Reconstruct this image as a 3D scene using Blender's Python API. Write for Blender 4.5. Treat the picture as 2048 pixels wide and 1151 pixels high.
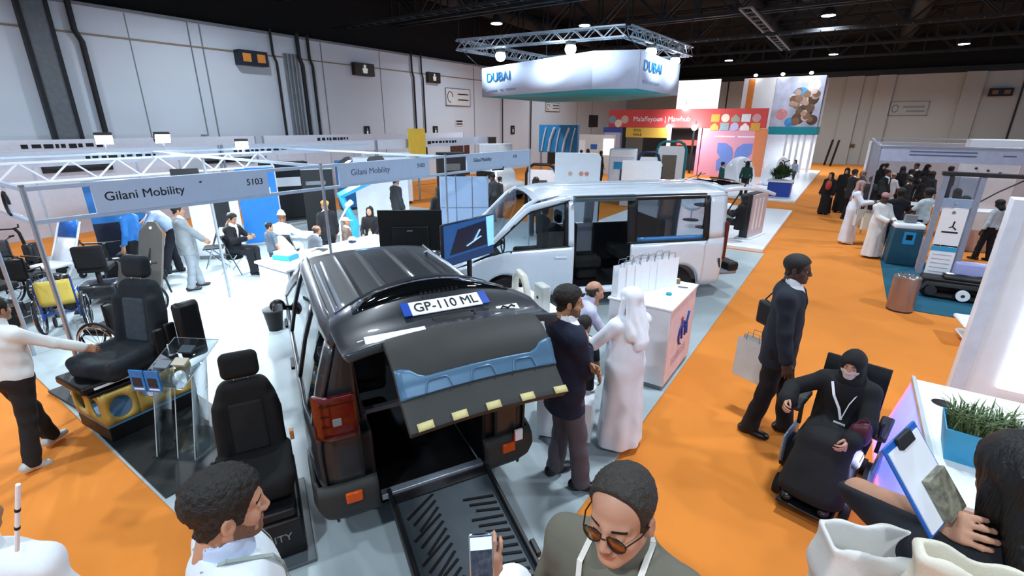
import bpy, bmesh, math, random
import numpy as np
from mathutils import Matrix, Vector
random.seed(7); np.random.seed(7)
scene = bpy.context.scene
COL = scene.collection
for _o in list(bpy.data.objects): bpy.data.objects.remove(_o)

# ------------------------------------------------------------------ camera
F_PX = 954.77; CAM_H = 3.1036
RW = np.array([[0.8250035, -0.18698096, 0.53329855],
               [0.5651135, 0.26628706, -0.78085718],
               [0.00399492, 0.94558412, 0.32535323]])
cam_d = bpy.data.cameras.new('camera'); cam_d.sensor_width = 36.0; cam_d.lens = 36.0*F_PX/2048.0
cam_d.clip_start = 0.05; cam_d.clip_end = 300
cam = bpy.data.objects.new('camera', cam_d); COL.objects.link(cam)
_m = Matrix.Identity(4)
for _i in range(3):
    for _j in range(3): _m[_i][_j] = RW[_i, _j]
_m[2][3] = CAM_H
cam.matrix_world = _m
scene.camera = cam

# ------------------------------------------------------------------ light, world, exposure
scene.view_settings.view_transform = 'Standard'
scene.view_settings.look = 'None'
scene.view_settings.exposure = 0.12
scene.view_settings.gamma = 1.0
scene.view_settings.use_curve_mapping = False
wd = bpy.data.worlds.new('world'); scene.world = wd; wd.use_nodes = True
_bg = wd.node_tree.nodes['Background']; _bg.inputs[0].default_value = (0.55, 0.74, 1.0, 1); _bg.inputs[1].default_value = 0.55

def area(name, loc, size, power, color=(0.80, 0.90, 1.0), spread=180, aim=None):
    l = bpy.data.lights.new(name, 'AREA'); l.shape = 'DISK'; l.size = size; l.energy = power; l.color = color
    l.spread = math.radians(spread)
    o = bpy.data.objects.new(name, l); COL.objects.link(o); o.location = loc
    if aim is not None:
        o.rotation_euler = (Vector(aim)-Vector(loc)).to_track_quat('-Z', 'Y').to_euler()
    return o
# the hall's high-bay lamps hang on a grid under the roof (fixtures are built with the ceiling further down)
LAMPS = [(-16, 1, 8.0), (-16, 9, 8.0), (-15.6, 21.4, 8.0), (-23.5+8, 33, 8.0), (-9.1, 42.8, 8.0),
         (-8, -3, 8.0), (-8, 5, 8.0), (-8, 13.5, 8.0), (-12.2, 24.2, 8.0), (-2.3, 43, 8.0),
         (-1.5, -3, 8.0), (-0.5, 5.5, 8.0), (-1.5, 15, 8.0), (-2.0, 28.1, 8.0),
         (5, -1, 8.0), (5.5, 8, 8.0), (5.5, 18, 8.0), (5, 29, 8.0), (4.4, 41.9, 8.0)]
LAMP_POWER = 300
for _i, _p in enumerate(LAMPS):
    area('hall_lamp_light', (_p[0], _p[1], _p[2]-0.32), 0.55, LAMP_POWER*(.8 if _p[0] < -14 else 1), spread=150)

# ------------------------------------------------------------------ helpers
def at(px, py, z=0.0):
    """point of the hall at height z under a pixel of the 2048 x 1151 photograph (used to survey positions)"""
    r = RW @ np.array([(px-1024)/F_PX, -(py-575.5)/F_PX, -1.0]); t = (z-CAM_H)/r[2]
    return Vector((t*r[0], t*r[1], z))
def on_plane(px, py, axis, val):
    r = RW @ np.array([(px-1024)/F_PX, -(py-575.5)/F_PX, -1.0]); o = np.array([0, 0, CAM_H])
    q = o + (val-o[axis])/r[axis]*r
    return Vector(q)
def srgb(h):
    if not isinstance(h, str): return h
    h = h.lstrip('#'); c = [int(h[i:i+2], 16)/255 for i in (0, 2, 4)]
    return tuple(x/12.92 if x <= .04045 else ((x+.055)/1.055)**2.4 for x in c)
MATS = {}
def mat(name, color=(.8, .8, .8), rough=.5, metal=0.0, var=.06, scale=8.0, bump=0.0, bscale=60.0, emit=0.0, trans=0.0, alpha=1.0, coat=0.0, spec=.5, ior=1.45):
    if name in MATS: return MATS[name]
    m = bpy.data.materials.new(name); m.use_nodes = True; nt = m.node_tree; b = nt.nodes['Principled BSDF']
    c = srgb(color)
    b.inputs['Roughness'].default_value = rough; b.inputs['Metallic'].default_value = metal
    b.inputs['IOR'].default_value = ior; b.inputs['Specular IOR Level'].default_value = spec
    b.inputs['Base Color'].default_value = (*c, 1)
    tc = nt.nodes.new('ShaderNodeTexCoord')
    if var:
        n = nt.nodes.new('ShaderNodeTexNoise'); n.inputs['Scale'].default_value = scale; n.inputs['Detail'].default_value = 3
        nt.links.new(tc.outputs['Object'], n.inputs['Vector'])
        r = nt.nodes.new('ShaderNodeValToRGB')
        r.color_ramp.elements[0].position = .3; r.color_ramp.elements[1].position = .7
        r.color_ramp.elements[0].color = (*[x*(1-var) for x in c], 1); r.color_ramp.elements[1].color = (*[min(1, x*(1+var)) for x in c], 1)
        nt.links.new(n.outputs['Fac'], r.inputs['Fac']); nt.links.new(r.outputs['Color'], b.inputs['Base Color'])
        if emit: nt.links.new(r.outputs['Color'], b.inputs['Emission Color'])
    if emit:
        b.inputs['Emission Color'].default_value = (*c, 1); b.inputs['Emission Strength'].default_value = emit
    if bump:
        n2 = nt.nodes.new('ShaderNodeTexNoise'); n2.inputs['Scale'].default_value = bscale; n2.inputs['Detail'].default_value = 4
        nt.links.new(tc.outputs['Object'], n2.inputs['Vector'])
        bp = nt.nodes.new('ShaderNodeBump'); bp.inputs['Strength'].default_value = bump; bp.inputs['Distance'].default_value = .01
        nt.links.new(n2.outputs['Fac'], bp.inputs['Height']); nt.links.new(bp.outputs['Normal'], b.inputs['Normal'])
    if trans: b.inputs['Transmission Weight'].default_value = trans
    if alpha < 1: b.inputs['Alpha'].default_value = alpha
    if coat: b.inputs['Coat Weight'].default_value = coat; b.inputs['Coat Roughness'].default_value = .04
    MATS[name] = m
    return m
def glass(name, tint=(.9, .95, 1), dark=0.15, rough=.02):
    """thin pane: clear or tinted transmission with a sharp reflection on top"""
    if name in MATS: return MATS[name]
    m = bpy.data.materials.new(name); m.use_nodes = True; nt = m.node_tree; nt.nodes.clear()
    out = nt.nodes.new('ShaderNodeOutputMaterial'); mix = nt.nodes.new('ShaderNodeMixShader')
    tr = nt.nodes.new('ShaderNodeBsdfTransparent'); gl = nt.nodes.new('ShaderNodeBsdfGlossy'); fr = nt.nodes.new('ShaderNodeLayerWeight'); pw = nt.nodes.new('ShaderNodeMath'); ml = nt.nodes.new('ShaderNodeMath')
    n = nt.nodes.new('ShaderNodeTexNoise'); n.inputs['Scale'].default_value = 3
    r = nt.nodes.new('ShaderNodeValToRGB'); t = [x*(1-dark) for x in tint]
    r.color_ramp.elements[0].color = (*[x*.96 for x in t], 1); r.color_ramp.elements[1].color = (*t, 1)
    nt.links.new(n.outputs['Fac'], r.inputs['Fac']); nt.links.new(r.outputs['Color'], tr.inputs['Color'])
    gl.inputs['Roughness'].default_value = rough
    fr.inputs['Blend'].default_value = .5; pw.operation = 'POWER'; pw.inputs[1].default_value = 4.0; ml.operation = 'MULTIPLY_ADD'; ml.inputs[1].default_value = .8; ml.inputs[2].default_value = .045
    nt.links.new(fr.outputs['Facing'], pw.inputs[0]); nt.links.new(pw.outputs[0], ml.inputs[0]); nt.links.new(ml.outputs[0], mix.inputs[0]); nt.links.new(tr.outputs[0], mix.inputs[1]); nt.links.new(gl.outputs[0], mix.inputs[2])
    nt.links.new(mix.outputs[0], out.inputs[0]); MATS[name] = m
    return m

def tag(o, label=None, cat=None, group=None, kind=None):
    if label: o['label'] = label
    if cat: o['category'] = cat
    if group: o['group'] = group
    if kind: o['kind'] = kind
    return o
def thing(name, label, cat, loc=(0, 0, 0), rotz=0.0, group=None, parent=None):
    o = bpy.data.objects.new(name, None); COL.objects.link(o); o.location = loc; o.rotation_euler = (0, 0, rotz)
    o.empty_display_size = .1
    return tag(o, label, cat, group)
def link(name, me, mats=(), parent=None, loc=None, rot=None):
    o = bpy.data.objects.new(name, me); COL.objects.link(o)
    if mats is not None:
        if not isinstance(mats, (list, tuple)): mats = [mats]
        if len(me.materials) == 0:
            for m in mats: me.materials.append(m)
    if parent is not None: o.parent = parent
    if loc is not None: o.location = loc
    if rot is not None: o.rotation_euler = rot
    return o
def dup(root, loc=None, rotz=None, label=None, group=None):
    r = root.copy(); COL.objects.link(r)
    if loc is not None: r.location = loc
    if rotz is not None: r.rotation_euler = (0, 0, rotz)
    if label: r['label'] = label
    if group: r['group'] = group
    for ch in list(root.children):
        c = ch.copy(); COL.objects.link(c); c.parent = r
        for g in list(ch.children):
            d = g.copy(); COL.objects.link(d); d.parent = c
    return r
def frame_of(d, up=(0, 0, 1)):
    d = Vector(d).normalized(); up = Vector(up)
    if abs(d.dot(up)) > .98: up = Vector((1, 0, 0))
    x = d.cross(up).normalized(); y = x.cross(d).normalized()
    return x, y, d
class MB:
    def __init__(s): s.v = []; s.f = []; s.m = []
    def add(s, vs, fs, m=0, M=None):
        k = len(s.v)
        s.v += [tuple(M @ Vector(v)) if M is not None else tuple(v) for v in vs]
        s.f += [tuple(i+k for i in f) for f in fs]; s.m += [m]*len(fs); return s
    def box(s, c, size, m=0, rz=0.0, M=None):
        x, y, z = [a/2 for a in size]
        vs = [(a*x, b*y, e*z) for e in (-1, 1) for b in (-1, 1) for a in (-1, 1)]
        fs = [(0, 2, 3, 1), (4, 5, 7, 6), (0, 1, 5, 4), (2, 6, 7, 3), (0, 4, 6, 2), (1, 3, 7, 5)]
        T = Matrix.Translation(c) @ Matrix.Rotation(rz, 4, 'Z')
        if M is not None: T = M @ T
        return s.add(vs, fs, m, T)
    def b2(s, lo, hi, m=0, M=None):
        return s.box([(a+b)/2 for a, b in zip(lo, hi)], [abs(b-a) for a, b in zip(lo, hi)], m, 0, M)
    def bar(s, p0, p1, w, h=None, m=0, up=(0, 0, 1)):
        h = h or w; p0 = Vector(p0); p1 = Vector(p1); x, y, d = frame_of(p1-p0, up)
        vs = [p+x*a*w/2+y*b*h/2 for p in (p0, p1) for a, b in ((-1, -1), (1, -1), (1, 1), (-1, 1))]
        return s.add(vs, [(0, 1, 2, 3), (7, 6, 5, 4), (0, 4, 5, 1), (1, 5, 6, 2), (2, 6, 7, 3), (3, 7, 4, 0)], m)
    def cyl(s, p0, p1, r0, r1=None, n=14, m=0, cap=True):
        r1 = r0 if r1 is None else r1; p0 = Vector(p0); p1 = Vector(p1); x, y, d = frame_of(p1-p0)
        vs = [p+x*r*math.cos(2*math.pi*i/n)+y*r*math.sin(2*math.pi*i/n) for p, r in ((p0, r0), (p1, r1)) for i in range(n)]
        fs = [(i, (i+1) % n, n+(i+1) % n, n+i) for i in range(n)]
        if cap: fs += [tuple(range(n))[::-1], tuple(range(n, 2*n))]
        return s.add(vs, fs, m)
    def tube(s, pts, r, n=8, m=0, closed=False):
        pts = [Vector(p) for p in pts]; N = len(pts); rr = r if isinstance(r, (list, tuple)) else [r]*N
        rings = []; px = None
        for i, p in enumerate(pts):
            if closed: d = pts[(i+1) % N]-pts[i-1]
            else: d = pts[min(i+1, N-1)]-pts[max(i-1, 0)]
            d.normalize()
            if px is None: x, y, _ = frame_of(d)
            else:
                x = px-d*px.dot(d); x.normalize(); y = d.cross(x)*1.0
            px = x.copy(); y = d.cross(x)
            rings.append([p+x*rr[i]*math.cos(2*math.pi*k/n)+y*rr[i]*math.sin(2*math.pi*k/n) for k in range(n)])
        vs = [v for q in rings for v in q]; fs = []
        for i in range(N if closed else N-1):
            a = i*n; b = ((i+1) % N)*n
            fs += [(a+k, a+(k+1) % n, b+(k+1) % n, b+k) for k in range(n)]
        if not closed: fs += [tuple(range(n))[::-1], tuple(range((N-1)*n, N*n))]
        return s.add(vs, fs, m)
    def lathe(s, prof, n=24, c=(0, 0, 0), m=0, M=None):
        vs = [(c[0]+r*math.cos(2*math.pi*i/n), c[1]+r*math.sin(2*math.pi*i/n), c[2]+z) for r, z in prof for i in range(n)]
        fs = [(j*n+i, j*n+(i+1) % n, (j+1)*n+(i+1) % n, (j+1)*n+i) for j in range(len(prof)-1) for i in range(n)]
        if prof[0][0] > 1e-5: fs.append(tuple(range(n))[::-1])
        if prof[-1][0] > 1e-5: fs.append(tuple(range((len(prof)-1)*n, len(prof)*n)))
        return s.add(vs, fs, m, M)
    def prism(s, poly, z0, z1, m=0, M=None):
        n = len(poly)
        vs = [(x, y, z0) for x, y in poly]+[(x, y, z1) for x, y in poly]
        fs = [tuple(range(n))[::-1], tuple(range(n, 2*n))]+[(i, (i+1) % n, n+(i+1) % n, n+i) for i in range(n)]
        return s.add(vs, fs, m, M)
    def grid(s, P, m=0, M=None, cu=False, cv=False):
        nu, nv = len(P), len(P[0]); vs = [p for r in P for p in r]; fs = []
        for i in range(nu if cu else nu-1):
            for j in range(nv if cv else nv-1):
                a, b = i, (i+1) % nu; c, d = j, (j+1) % nv
                fs.append((a*nv+c, b*nv+c, b*nv+d, a*nv+d))
        return s.add(vs, fs, m, M)
    def ell(s, c, r, m=0, nu=12, nv=8, M=None):
        P = [[(c[0]+r[0]*math.sin(math.pi*j/nv)*math.cos(2*math.pi*i/nu), c[1]+r[1]*math.sin(math.pi*j/nv)*math.sin(2*math.pi*i/nu), c[2]-r[2]*math.cos(math.pi*j/nv)) for j in range(nv+1)] for i in range(nu)]
        return s.grid(P, m, M, cu=True)
    def mesh(s, name, smooth=True, sharp=40):
        me = bpy.data.meshes.new(name); me.from_pydata(s.v, [], s.f)
        if s.m and max(s.m) > 0: me.polygons.foreach_set('material_index', s.m)
        if smooth:
            me.polygons.foreach_set('use_smooth', [True]*len(s.f)); me.set_sharp_from_angle(angle=math.radians(sharp))
        me.update(); return me
    def build(s, name, mats, parent=None, loc=None, rot=None, smooth=True, sharp=40, bevel=0.0, solid=0.0, subd=0):
        o = link(name, s.mesh(name, smooth, sharp), mats, parent, loc, rot)
        if solid:
            md = o.modifiers.new('solid', 'SOLIDIFY'); md.thickness = solid; md.offset = 0
        if bevel:
            md = o.modifiers.new('bevel', 'BEVEL'); md.width = bevel; md.segments = 2; md.limit_method = 'ANGLE'; md.angle_limit = math.radians(50)
        if subd:
            md = o.modifiers.new('subd', 'SUBSURF'); md.levels = md.render_levels = subd
        return o
def text(name, s, size, m, parent=None, loc=(0, 0, 0), M=None, depth=.002, align='LEFT', sx=1.0):
    c = bpy.data.curves.new(name, 'FONT'); c.body = s; c.size = size; c.extrude = depth; c.align_x = align; c.align_y = 'CENTER'
    tmp = bpy.data.objects.new(name, c); me = bpy.data.meshes.new_from_object(tmp); bpy.data.objects.remove(tmp); me.materials.clear(); me.materials.append(m)
    o = bpy.data.objects.new(name, me); COL.objects.link(o)
    if parent is not None: o.parent = parent
    mm = M if M is not None else Matrix.Translation(loc)
    o.matrix_local = mm @ Matrix.Diagonal((sx, 1, 1, 1))
    return o
def basis(o, x, y, z):
    m = Matrix.Identity(4)
    for i in range(3): m[i][0] = x[i]; m[i][1] = y[i]; m[i][2] = z[i]; m[i][3] = o[i]
    return m
# ------------------------------------------------------------------ implicit-surface modelling (bodies, clothing, upholstery)
def sn_mesh(fn, lo, hi, vox):
    lo = np.array(lo, float); hi = np.array(hi, float)
    n = np.maximum(np.ceil((hi-lo)/vox).astype(int)+1, 3)
    ax = [lo[i]+vox*np.arange(n[i]) for i in range(3)]
    P = np.stack(np.meshgrid(*ax, indexing='ij'), -1).astype(np.float32)
    V = fn(P.reshape(-1, 3)).reshape(n).astype(np.float32)
    V[0] = V[-1] = np.maximum(V[0], .5*vox); V[0] = np.maximum(V[0], .5*vox)
    for a in range(3):
        sl = [slice(None)]*3
        for e in (0, -1):
            sl[a] = e; V[tuple(sl)] = np.maximum(V[tuple(sl)], .3*vox)
    S = V < 0
    c = [(i, j, k) for i in (0, 1) for j in (0, 1) for k in (0, 1)]
    def cs(A, o): return A[o[0]:A.shape[0]-1+o[0], o[1]:A.shape[1]-1+o[1], o[2]:A.shape[2]-1+o[2]]
    cnt = sum(cs(S, o).astype(np.int8) for o in c)
    act = (cnt > 0) & (cnt < 8)
    idx = np.argwhere(act)
    if len(idx) == 0: return np.zeros((0, 3)), np.zeros((0, 4), int)
    acc = np.zeros((len(idx), 3)); num = np.zeros(len(idx))
    for a in c:
        for ax_ in range(3):
            if a[ax_] == 1: continue
            b = list(a); b[ax_] = 1
            va = V[tuple((idx+a).T)]; vb = V[tuple((idx+np.array(b)).T)]
            cr = (va < 0) != (vb < 0)
            t = np.where(cr, va/np.where(cr, va-vb, 1), 0)
            p = np.array(a, float)[None]+np.zeros((len(idx), 3)); p[:, ax_] += t
            acc += p*cr[:, None]; num += cr
    verts = lo+vox*(idx+acc/num[:, None])
    vid = -np.ones(act.shape, int); vid[tuple(idx.T)] = np.arange(len(idx))
    quads = []
    for a in range(3):
        b, d = [(1, 2), (2, 0), (0, 1)][a]
        sa = [slice(None)]*3; sb = [slice(None)]*3
        sa[a] = slice(0, -1); sb[a] = slice(1, None)
        A = S[tuple(sa)]; B = S[tuple(sb)]
        e = np.argwhere(A != B)
        e = e[(e[:, b] > 0) & (e[:, d] > 0) & (e[:, b] < act.shape[b]) & (e[:, d] < act.shape[d])]
        if len(e) == 0: continue
        ob = np.zeros(3, int); od = np.zeros(3, int); ob[b] = 1; od[d] = 1
        q = np.stack([vid[tuple((e-ob-od).T)], vid[tuple((e-od).T)], vid[tuple(e.T)], vid[tuple((e-ob).T)]], 1)
        fl = ~A[tuple(e.T)]
        q[fl] = q[fl][:, ::-1]
        quads.append(q)
    Q = np.concatenate(quads); Q = Q[(Q >= 0).all(1)]
    return verts, Q
def smin(a, b, k):
    h = np.clip(.5+.5*(b-a)/k, 0, 1); return b+(a-b)*h-k*h*(1-h)
def smax(a, b, k): return -smin(-a, -b, k)
def s_cap(p, a, b, ra, rb=None, sq=None):
    """tapered capsule; sq = (axis vector, factor) squashes the section along an axis"""
    rb = ra if rb is None else rb; a = np.asarray(a, np.float32); b = np.asarray(b, np.float32)
    q = p-a; ba = b-a; t = np.clip(q @ ba/max(ba @ ba, 1e-9), 0, 1); w = q-t[:, None]*ba
    if sq is not None:
        n = np.asarray(sq[0], np.float32); d = w @ n; w = w+(d*(1/sq[1]-1))[:, None]*n
    return np.linalg.norm(w, axis=1)-(ra+(rb-ra)*t)
def s_ell(p, c, r, R=None):
    q = p-np.asarray(c, np.float32)
    if R is not None: q = q @ np.asarray(R, np.float32)
    r = np.asarray(r, np.float32); k0 = np.linalg.norm(q/r, axis=1); k1 = np.linalg.norm(q/(r*r), axis=1)
    return k0*(k0-1)/np.maximum(k1, 1e-6)
def s_box(p, c, h, rad=0.0, R=None):
    q = p-np.asarray(c, np.float32)
    if R is not None: q = q @ np.asarray(R, np.float32)
    q = np.abs(q)-(np.asarray(h, np.float32)-rad)
    return np.linalg.norm(np.maximum(q, 0), axis=1)+np.minimum(q.max(1), 0)-rad
def np_mesh(name, v, f, smooth=True, mi=None):
    me = bpy.data.meshes.new(name)
    v = np.asarray(v, np.float32); f = np.asarray(f, np.int32)
    me.vertices.add(len(v)); me.vertices.foreach_set('co', v.ravel())
    me.loops.add(f.size); me.loops.foreach_set('vertex_index', f.ravel())
    me.polygons.add(len(f)); me.polygons.foreach_set('loop_start', np.arange(0, f.size, 4, dtype=np.int32))
    me.polygons.foreach_set('loop_total', np.full(len(f), 4, np.int32))
    if mi is not None: me.polygons.foreach_set('material_index', np.asarray(mi, np.int32))
    me.polygons.foreach_set('use_smooth', np.full(len(f), smooth))
    me.update(calc_edges=True); me.validate(); return me
def sdf_part(name, fn, lo, hi, vox, m, parent, M=None):
    v, f = sn_mesh(fn, lo, hi, vox)
    if M is not None and len(v): v = v @ np.array(M.to_3x3()).T+np.array(M.translation)
    return link(name, np_mesh(name, v, f), m, parent)

# ---- head, hands, shoes: built once per resolution, then placed
_cache = {}
def head_fn(p, ears=True, chub=0.0):
    X = p.copy(); X[:, 0] = np.abs(X[:, 0])
    d = s_ell(X, (0, -.014, .030), (.074, .095, .076))
    d = smin(d, s_ell(X, (0, .026, -.045), (.058+chub, .060, .078)), .03)
    d = smin(d, s_cap(X, (.046+chub, -.002, -.066), (.012, .062, -.104), .02), .03)
    d = smin(d, s_ell(X, (0, .072, -.106), (.022, .018, .016)), .015)
    d = smin(d, s_ell(X, (.040+chub*.5, .052, -.042), (.022, .024, .022)), .02)
    d = smin(d, s_cap(X, (0, .080, .010), (.042, .064, .010), .010, .008), .016)
    d = -smin(-d, s_ell(X, (.032, .092, -.011), (.018, .013, .011)), .010)
    d = smin(d, s_ell(X, (.031, .0715, -.012), (.0125, .0125, .0115)), .003)
    d = smin(d, s_cap(X, (0, .085, .000), (0, .102, -.041), .007, .0112), .012)
    d = smin(d, s_ell(X, (.012, .094, -.046), (.008, .010, .008)), .006)
    d = smin(d, s_ell(X, (0, .083, -.071), (.024, .0105, .0055)), .006)
    d = smin(d, s_ell(X, (0, .081, -.082), (.021, .011, .0065)), .006)
    if ears:
        e = s_ell(X, (.079, -.008, -.020), (.008, .019, .032)); e = -smin(-e, s_ell(X, (.089, -.004, -.016), (.008, .010, .018)), .005)
        d = smin(d, e, .008)
    d = smin(d, s_cap(X, (0, -.022, -.06), (0, -.045, -.20), .052+chub, .058+chub), .025)
    return d
def get_head(vox):
    k = ('head', vox)
    if k not in _cache:
        _cache[k] = sn_mesh(head_fn, (-.105, -.125, -.20), (.105, .13, .12), vox)
    return _cache[k]
def head_mats(v, f, beard, brow=True):
    """0 skin, 1 lips, 2 eye white, 3 pupil, 4 brow, 5 beard"""
    c = v[f].mean(1); ax = np.abs(c[:, 0]); mi = np.zeros(len(f), int)
    if beard:
        lim = -.066-.10*np.clip(.03-c[:, 1], 0, .04)
        b = (c[:, 1] > -.0) & (c[:, 2] > -.128) & ((c[:, 2] < -.088) & (c[:, 1] > .0) | (c[:, 2] < -.035-.6*np.clip(c[:, 1]-.02, 0, .1)) & (c[:, 1] < .062) & (c[:, 1] > .004))
        b |= (c[:, 2] < -.056) & (c[:, 2] > -.066) & (ax < .026) & (c[:, 1] > .07)
        b |= (c[:, 2] < -.06) & (ax > .02) & (ax < .034) & (c[:, 1] > .055)
        mi[b] = 5
    mi[((c[:, 0]/.023)**2+((c[:, 2]+.0765)/.0105)**2 < 1) & (c[:, 1] > .078)] = 1
    if brow:
        mi[(ax > .016) & (ax < .050) & (np.abs(c[:, 2]-.010+.10*np.maximum(ax-.036, 0)) < .0045) & (c[:, 1] > .05)] = 4
    e = np.stack([ax-.031, c[:, 1]-.0715, c[:, 2]+.012], 1); r = np.linalg.norm(e, axis=1)
    eye = (r < .0135) & (np.abs(e[:, 2]) < .0042) & (e[:, 1] > .004)
    mi[eye] = 2; mi[eye & (np.hypot(e[:, 0], e[:, 2]) < .0058)] = 3
    return mi
def hair_fn(style):
    def nz(p, s): return np.sin(p[:, 0]*s+np.sin(p[:, 1]*s*.8)*1.5)*np.sin(p[:, 1]*s*1.1+1.3)*np.sin(p[:, 2]*s*.9+.4)
    def f(p):
        X = p.copy(); X[:, 0] = np.abs(X[:, 0]); x, y, z = X.T
        h = head_fn(p, ears=False)
        if style in ('short', 'curly', 'fade', 'receding', 'bald_sides'):
            yy = [-.12, -.06, -.02, .0, .018, .03, .045, .062, .1]
            zz = [-.085, -.075, -.03, -.022, -.035, -.03, .018, .050, .062]
            if style == 'receding': zz = [-.085, -.075, -.03, -.022, -.030, .02, .072, .115, .13]
            if style == 'bald_sides': zz = [-.09, -.08, -.03, -.022, -.02, .2, .2, .2, .2]
            t = .011
            if style == 'curly': t = .020+.006*nz(p, 150)
            if style == 'short': t = .010+.0035*nz(p, 240)+.003*nz(p, 120)+.008*np.clip(z/.1, 0, 1)
            if style == 'receding': t = .007+.003*nz(p, 230)+.002*nz(p, 110)+.004*np.clip(z/.1, 0, 1)
            zl = np.interp(y, yy, zz)+(.55*np.clip(x-.028, 0, .03)*np.clip((y-.03)/.03, 0, 1) if style == 'receding' else 0)
            d = smax(h-t, (zl-z)*.7, .006)
            if style == 'bald_sides': d = smax(d, (z-.045), .01)
            return d
        if style == 'long':
            d = smax(h-.018, (np.interp(y, [-.12, 0, .03, .05, .075, .1], [-.2, -.2, -.12, .0, .055, .066])-z)*.7, .008)
            d = smin(d, s_cap(X, (.035, -.05, -.0), (.055, -.075, -.28), .055, .04, ((0, 1, 0), .7)), .03)
            d = smin(d, s_cap(X, (.070, .0, -.03), (.092, .03, -.25), .022, .018), .02)
            return d+.004*nz(p*np.array([1, 1, .2], np.float32), 160)
        if style == 'bob':
            d = smax(h-.022, (np.interp(y, [-.12, 0, .03, .05, .075, .1], [-.2, -.2, -.12, .0, .055, .066])-z)*.7, .008)
            d = smin(d, s_cap(X, (.03, -.04, -.02), (.055, -.05, -.13), .055, .05), .03)
            return d
        if style == 'hijab':
            d = s_ell(X, (0, -.012, .012), (.092, .115, .112))
            d = smin(d, s_cap(X, (0, .0, -.08), (0, -.01, -.20), .085, .12, ((0, 1, 0), .85)), .05)
            d = smin(d, s_cap(X, (0, -.06, -.05), (0, -.10, -.36), .085, .15, ((0, 1, 0), .5)), .05)
            d = smin(d, s_cap(X, (.02, .055, -.18), (.02, .075, -.30), .08, .09, ((0, 1, 0), .6)), .05)
            d = smax(d, -s_ell(X, (0, .125, -.030), (.056, .10, .074)), .012)
            return d+.003*np.sin(z*60+x*30)
        if style == 'ghutra':
            d = s_ell(X, (0, -.010, .024), (.090, .112, .094))
            d = smin(d, s_cap(X, (.045, -.045, .02), (.095, -.07, -.30), .062, .085, ((0, 1, 0), .6)), .05)
            d = smin(d, s_cap(X, (0, -.06, .0), (0, -.12, -.40), .08, .11, ((0, 1, 0), .45)), .05)
            d = smin(d, s_cap(X, (.085, .02, .0), (.115, .055, -.26), .022, .035), .03)
            d = smax(d, -s_ell(X, (0, .125, -.035), (.068, .10, .090)), .012)
            return d+.004*np.sin(x*70+np.sin(z*14)*1.5)*np.clip(.06-z, 0, .1)/.1
        if style == 'kufi':
            d = s_ell(X, (0, -.012, .030), (.085, .106, .078)); d = smin(d, s_cap(X, (0, -.01, .05), (0, -.012, .085), .072, .068), .02)
            return smax(d, .022+.12*(-y)-z, .006)
        if style == 'turban':
            d = s_ell(X, (0, -.015, .045), (.092, .112, .075))
            return smax(d, .016+.25*y-z, .01)+.003*np.sin(z*90+x*60)
        if style == 'cap':
            d = s_ell(X, (0, -.012, .034), (.085, .105, .082)); d = smax(d, .02-z, .006)
            return smin(d, smax(s_ell(X, (0, .115, .026), (.075, .085, .008)), .05-y, .004), .006)
        return h
    return f
HAIR_BOX = {'hijab': ((-.22, -.22, -.44), (.22, .16, .14)), 'ghutra': ((-.22, -.22, -.48), (.22, .14, .14)), 'long': ((-.16, -.15, -.34), (.16, .13, .15)), 'bob': ((-.14, -.14, -.22), (.14, .12, .15)), 'cap': ((-.12, -.13, 0), (.12, .22, .14))}
def get_hair(style, vox):
    k = ('hair', style, vox)
    if k not in _cache:
        lo, hi = HAIR_BOX.get(style, ((-.12, -.14, -.11), (.12, .12, .16)))
        _cache[k] = sn_mesh(hair_fn(style), lo, hi, vox)
    return _cache[k]
def get_hand(curl, vox):
    """right hand: wrist at origin, fingers along +x, back of the hand +z, thumb towards +y"""
    k = ('hand', curl, vox)
    if k not in _cache:
        segs = []
        for y0, L, r, sp in ((.030, .072, .0088, .10), (.010, .080, .0090, .02), (-.010, .074, .0086, -.06), (-.028, .058, .0078, -.14)):
            p = np.array([.088-abs(y0-.008)*.25, y0, 0.]); a = 0.
            for j, fr in enumerate((.45, .30, .25)):
                a += curl*(.55, 1.0, .75)[j]+(.10 if j == 0 else 0)
                q = p+L*fr*np.array([math.cos(a)*math.cos(sp), math.sin(sp)*math.cos(a), -math.sin(a)])
                segs.append((p, q, r*(1-.1*j), r*(1-.1*(j+1)))); p = q
        tp = [np.array([.022, .028, -.004]), np.array([.048, .050, -.014-.012*curl]), np.array([.076, .056-.02*curl, -.022-.02*curl]), np.array([.096, .050-.032*curl, -.028-.026*curl])]
        for i in range(3): segs.append((tp[i], tp[i+1], (.0145, .0105, .0092)[i], (.0105, .0092, .0080)[i]))
        def fn(p):
            d = s_box(p, (.050, .002, 0), (.044, .039, .0145), .013)
            d = smin(d, s_cap(p, (-.05, 0, 0), (.02, 0, 0), .026, .027, ((0, 0, 1), .72)), .02)
            d = smin(d, s_ell(p, (.030, .028, -.008), (.026, .016, .015)), .012)
            for a, b, ra, rb in segs: d = smin(d, s_cap(p, a, b, ra, rb), .0045)
            return d
        _cache[k] = sn_mesh(fn, (-.05, -.055, -.11), (.19, .085, .03), vox)
    return _cache[k]
def get_shoe(kind, vox):
    k = ('shoe', kind, vox)
    if k not in _cache:
        def fn(p):
            d = s_cap(p, (0, -.055, -.050), (0, .13, -.060), .042, .036, ((0, 0, 1), .85))
            d = smin(d, s_cap(p, (0, -.045, -.04), (0, -.02, .02), .042, .040), .04)
            d = smin(d, s_ell(p, (0, .10, -.058), (.047, .075, .030)), .02)
            return smax(d, -.087-p[:, 2], .006)
        _cache[k] = sn_mesh(fn, (-.06, -.11, -.095), (.06, .19, .07), vox)
    return _cache[k]
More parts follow.
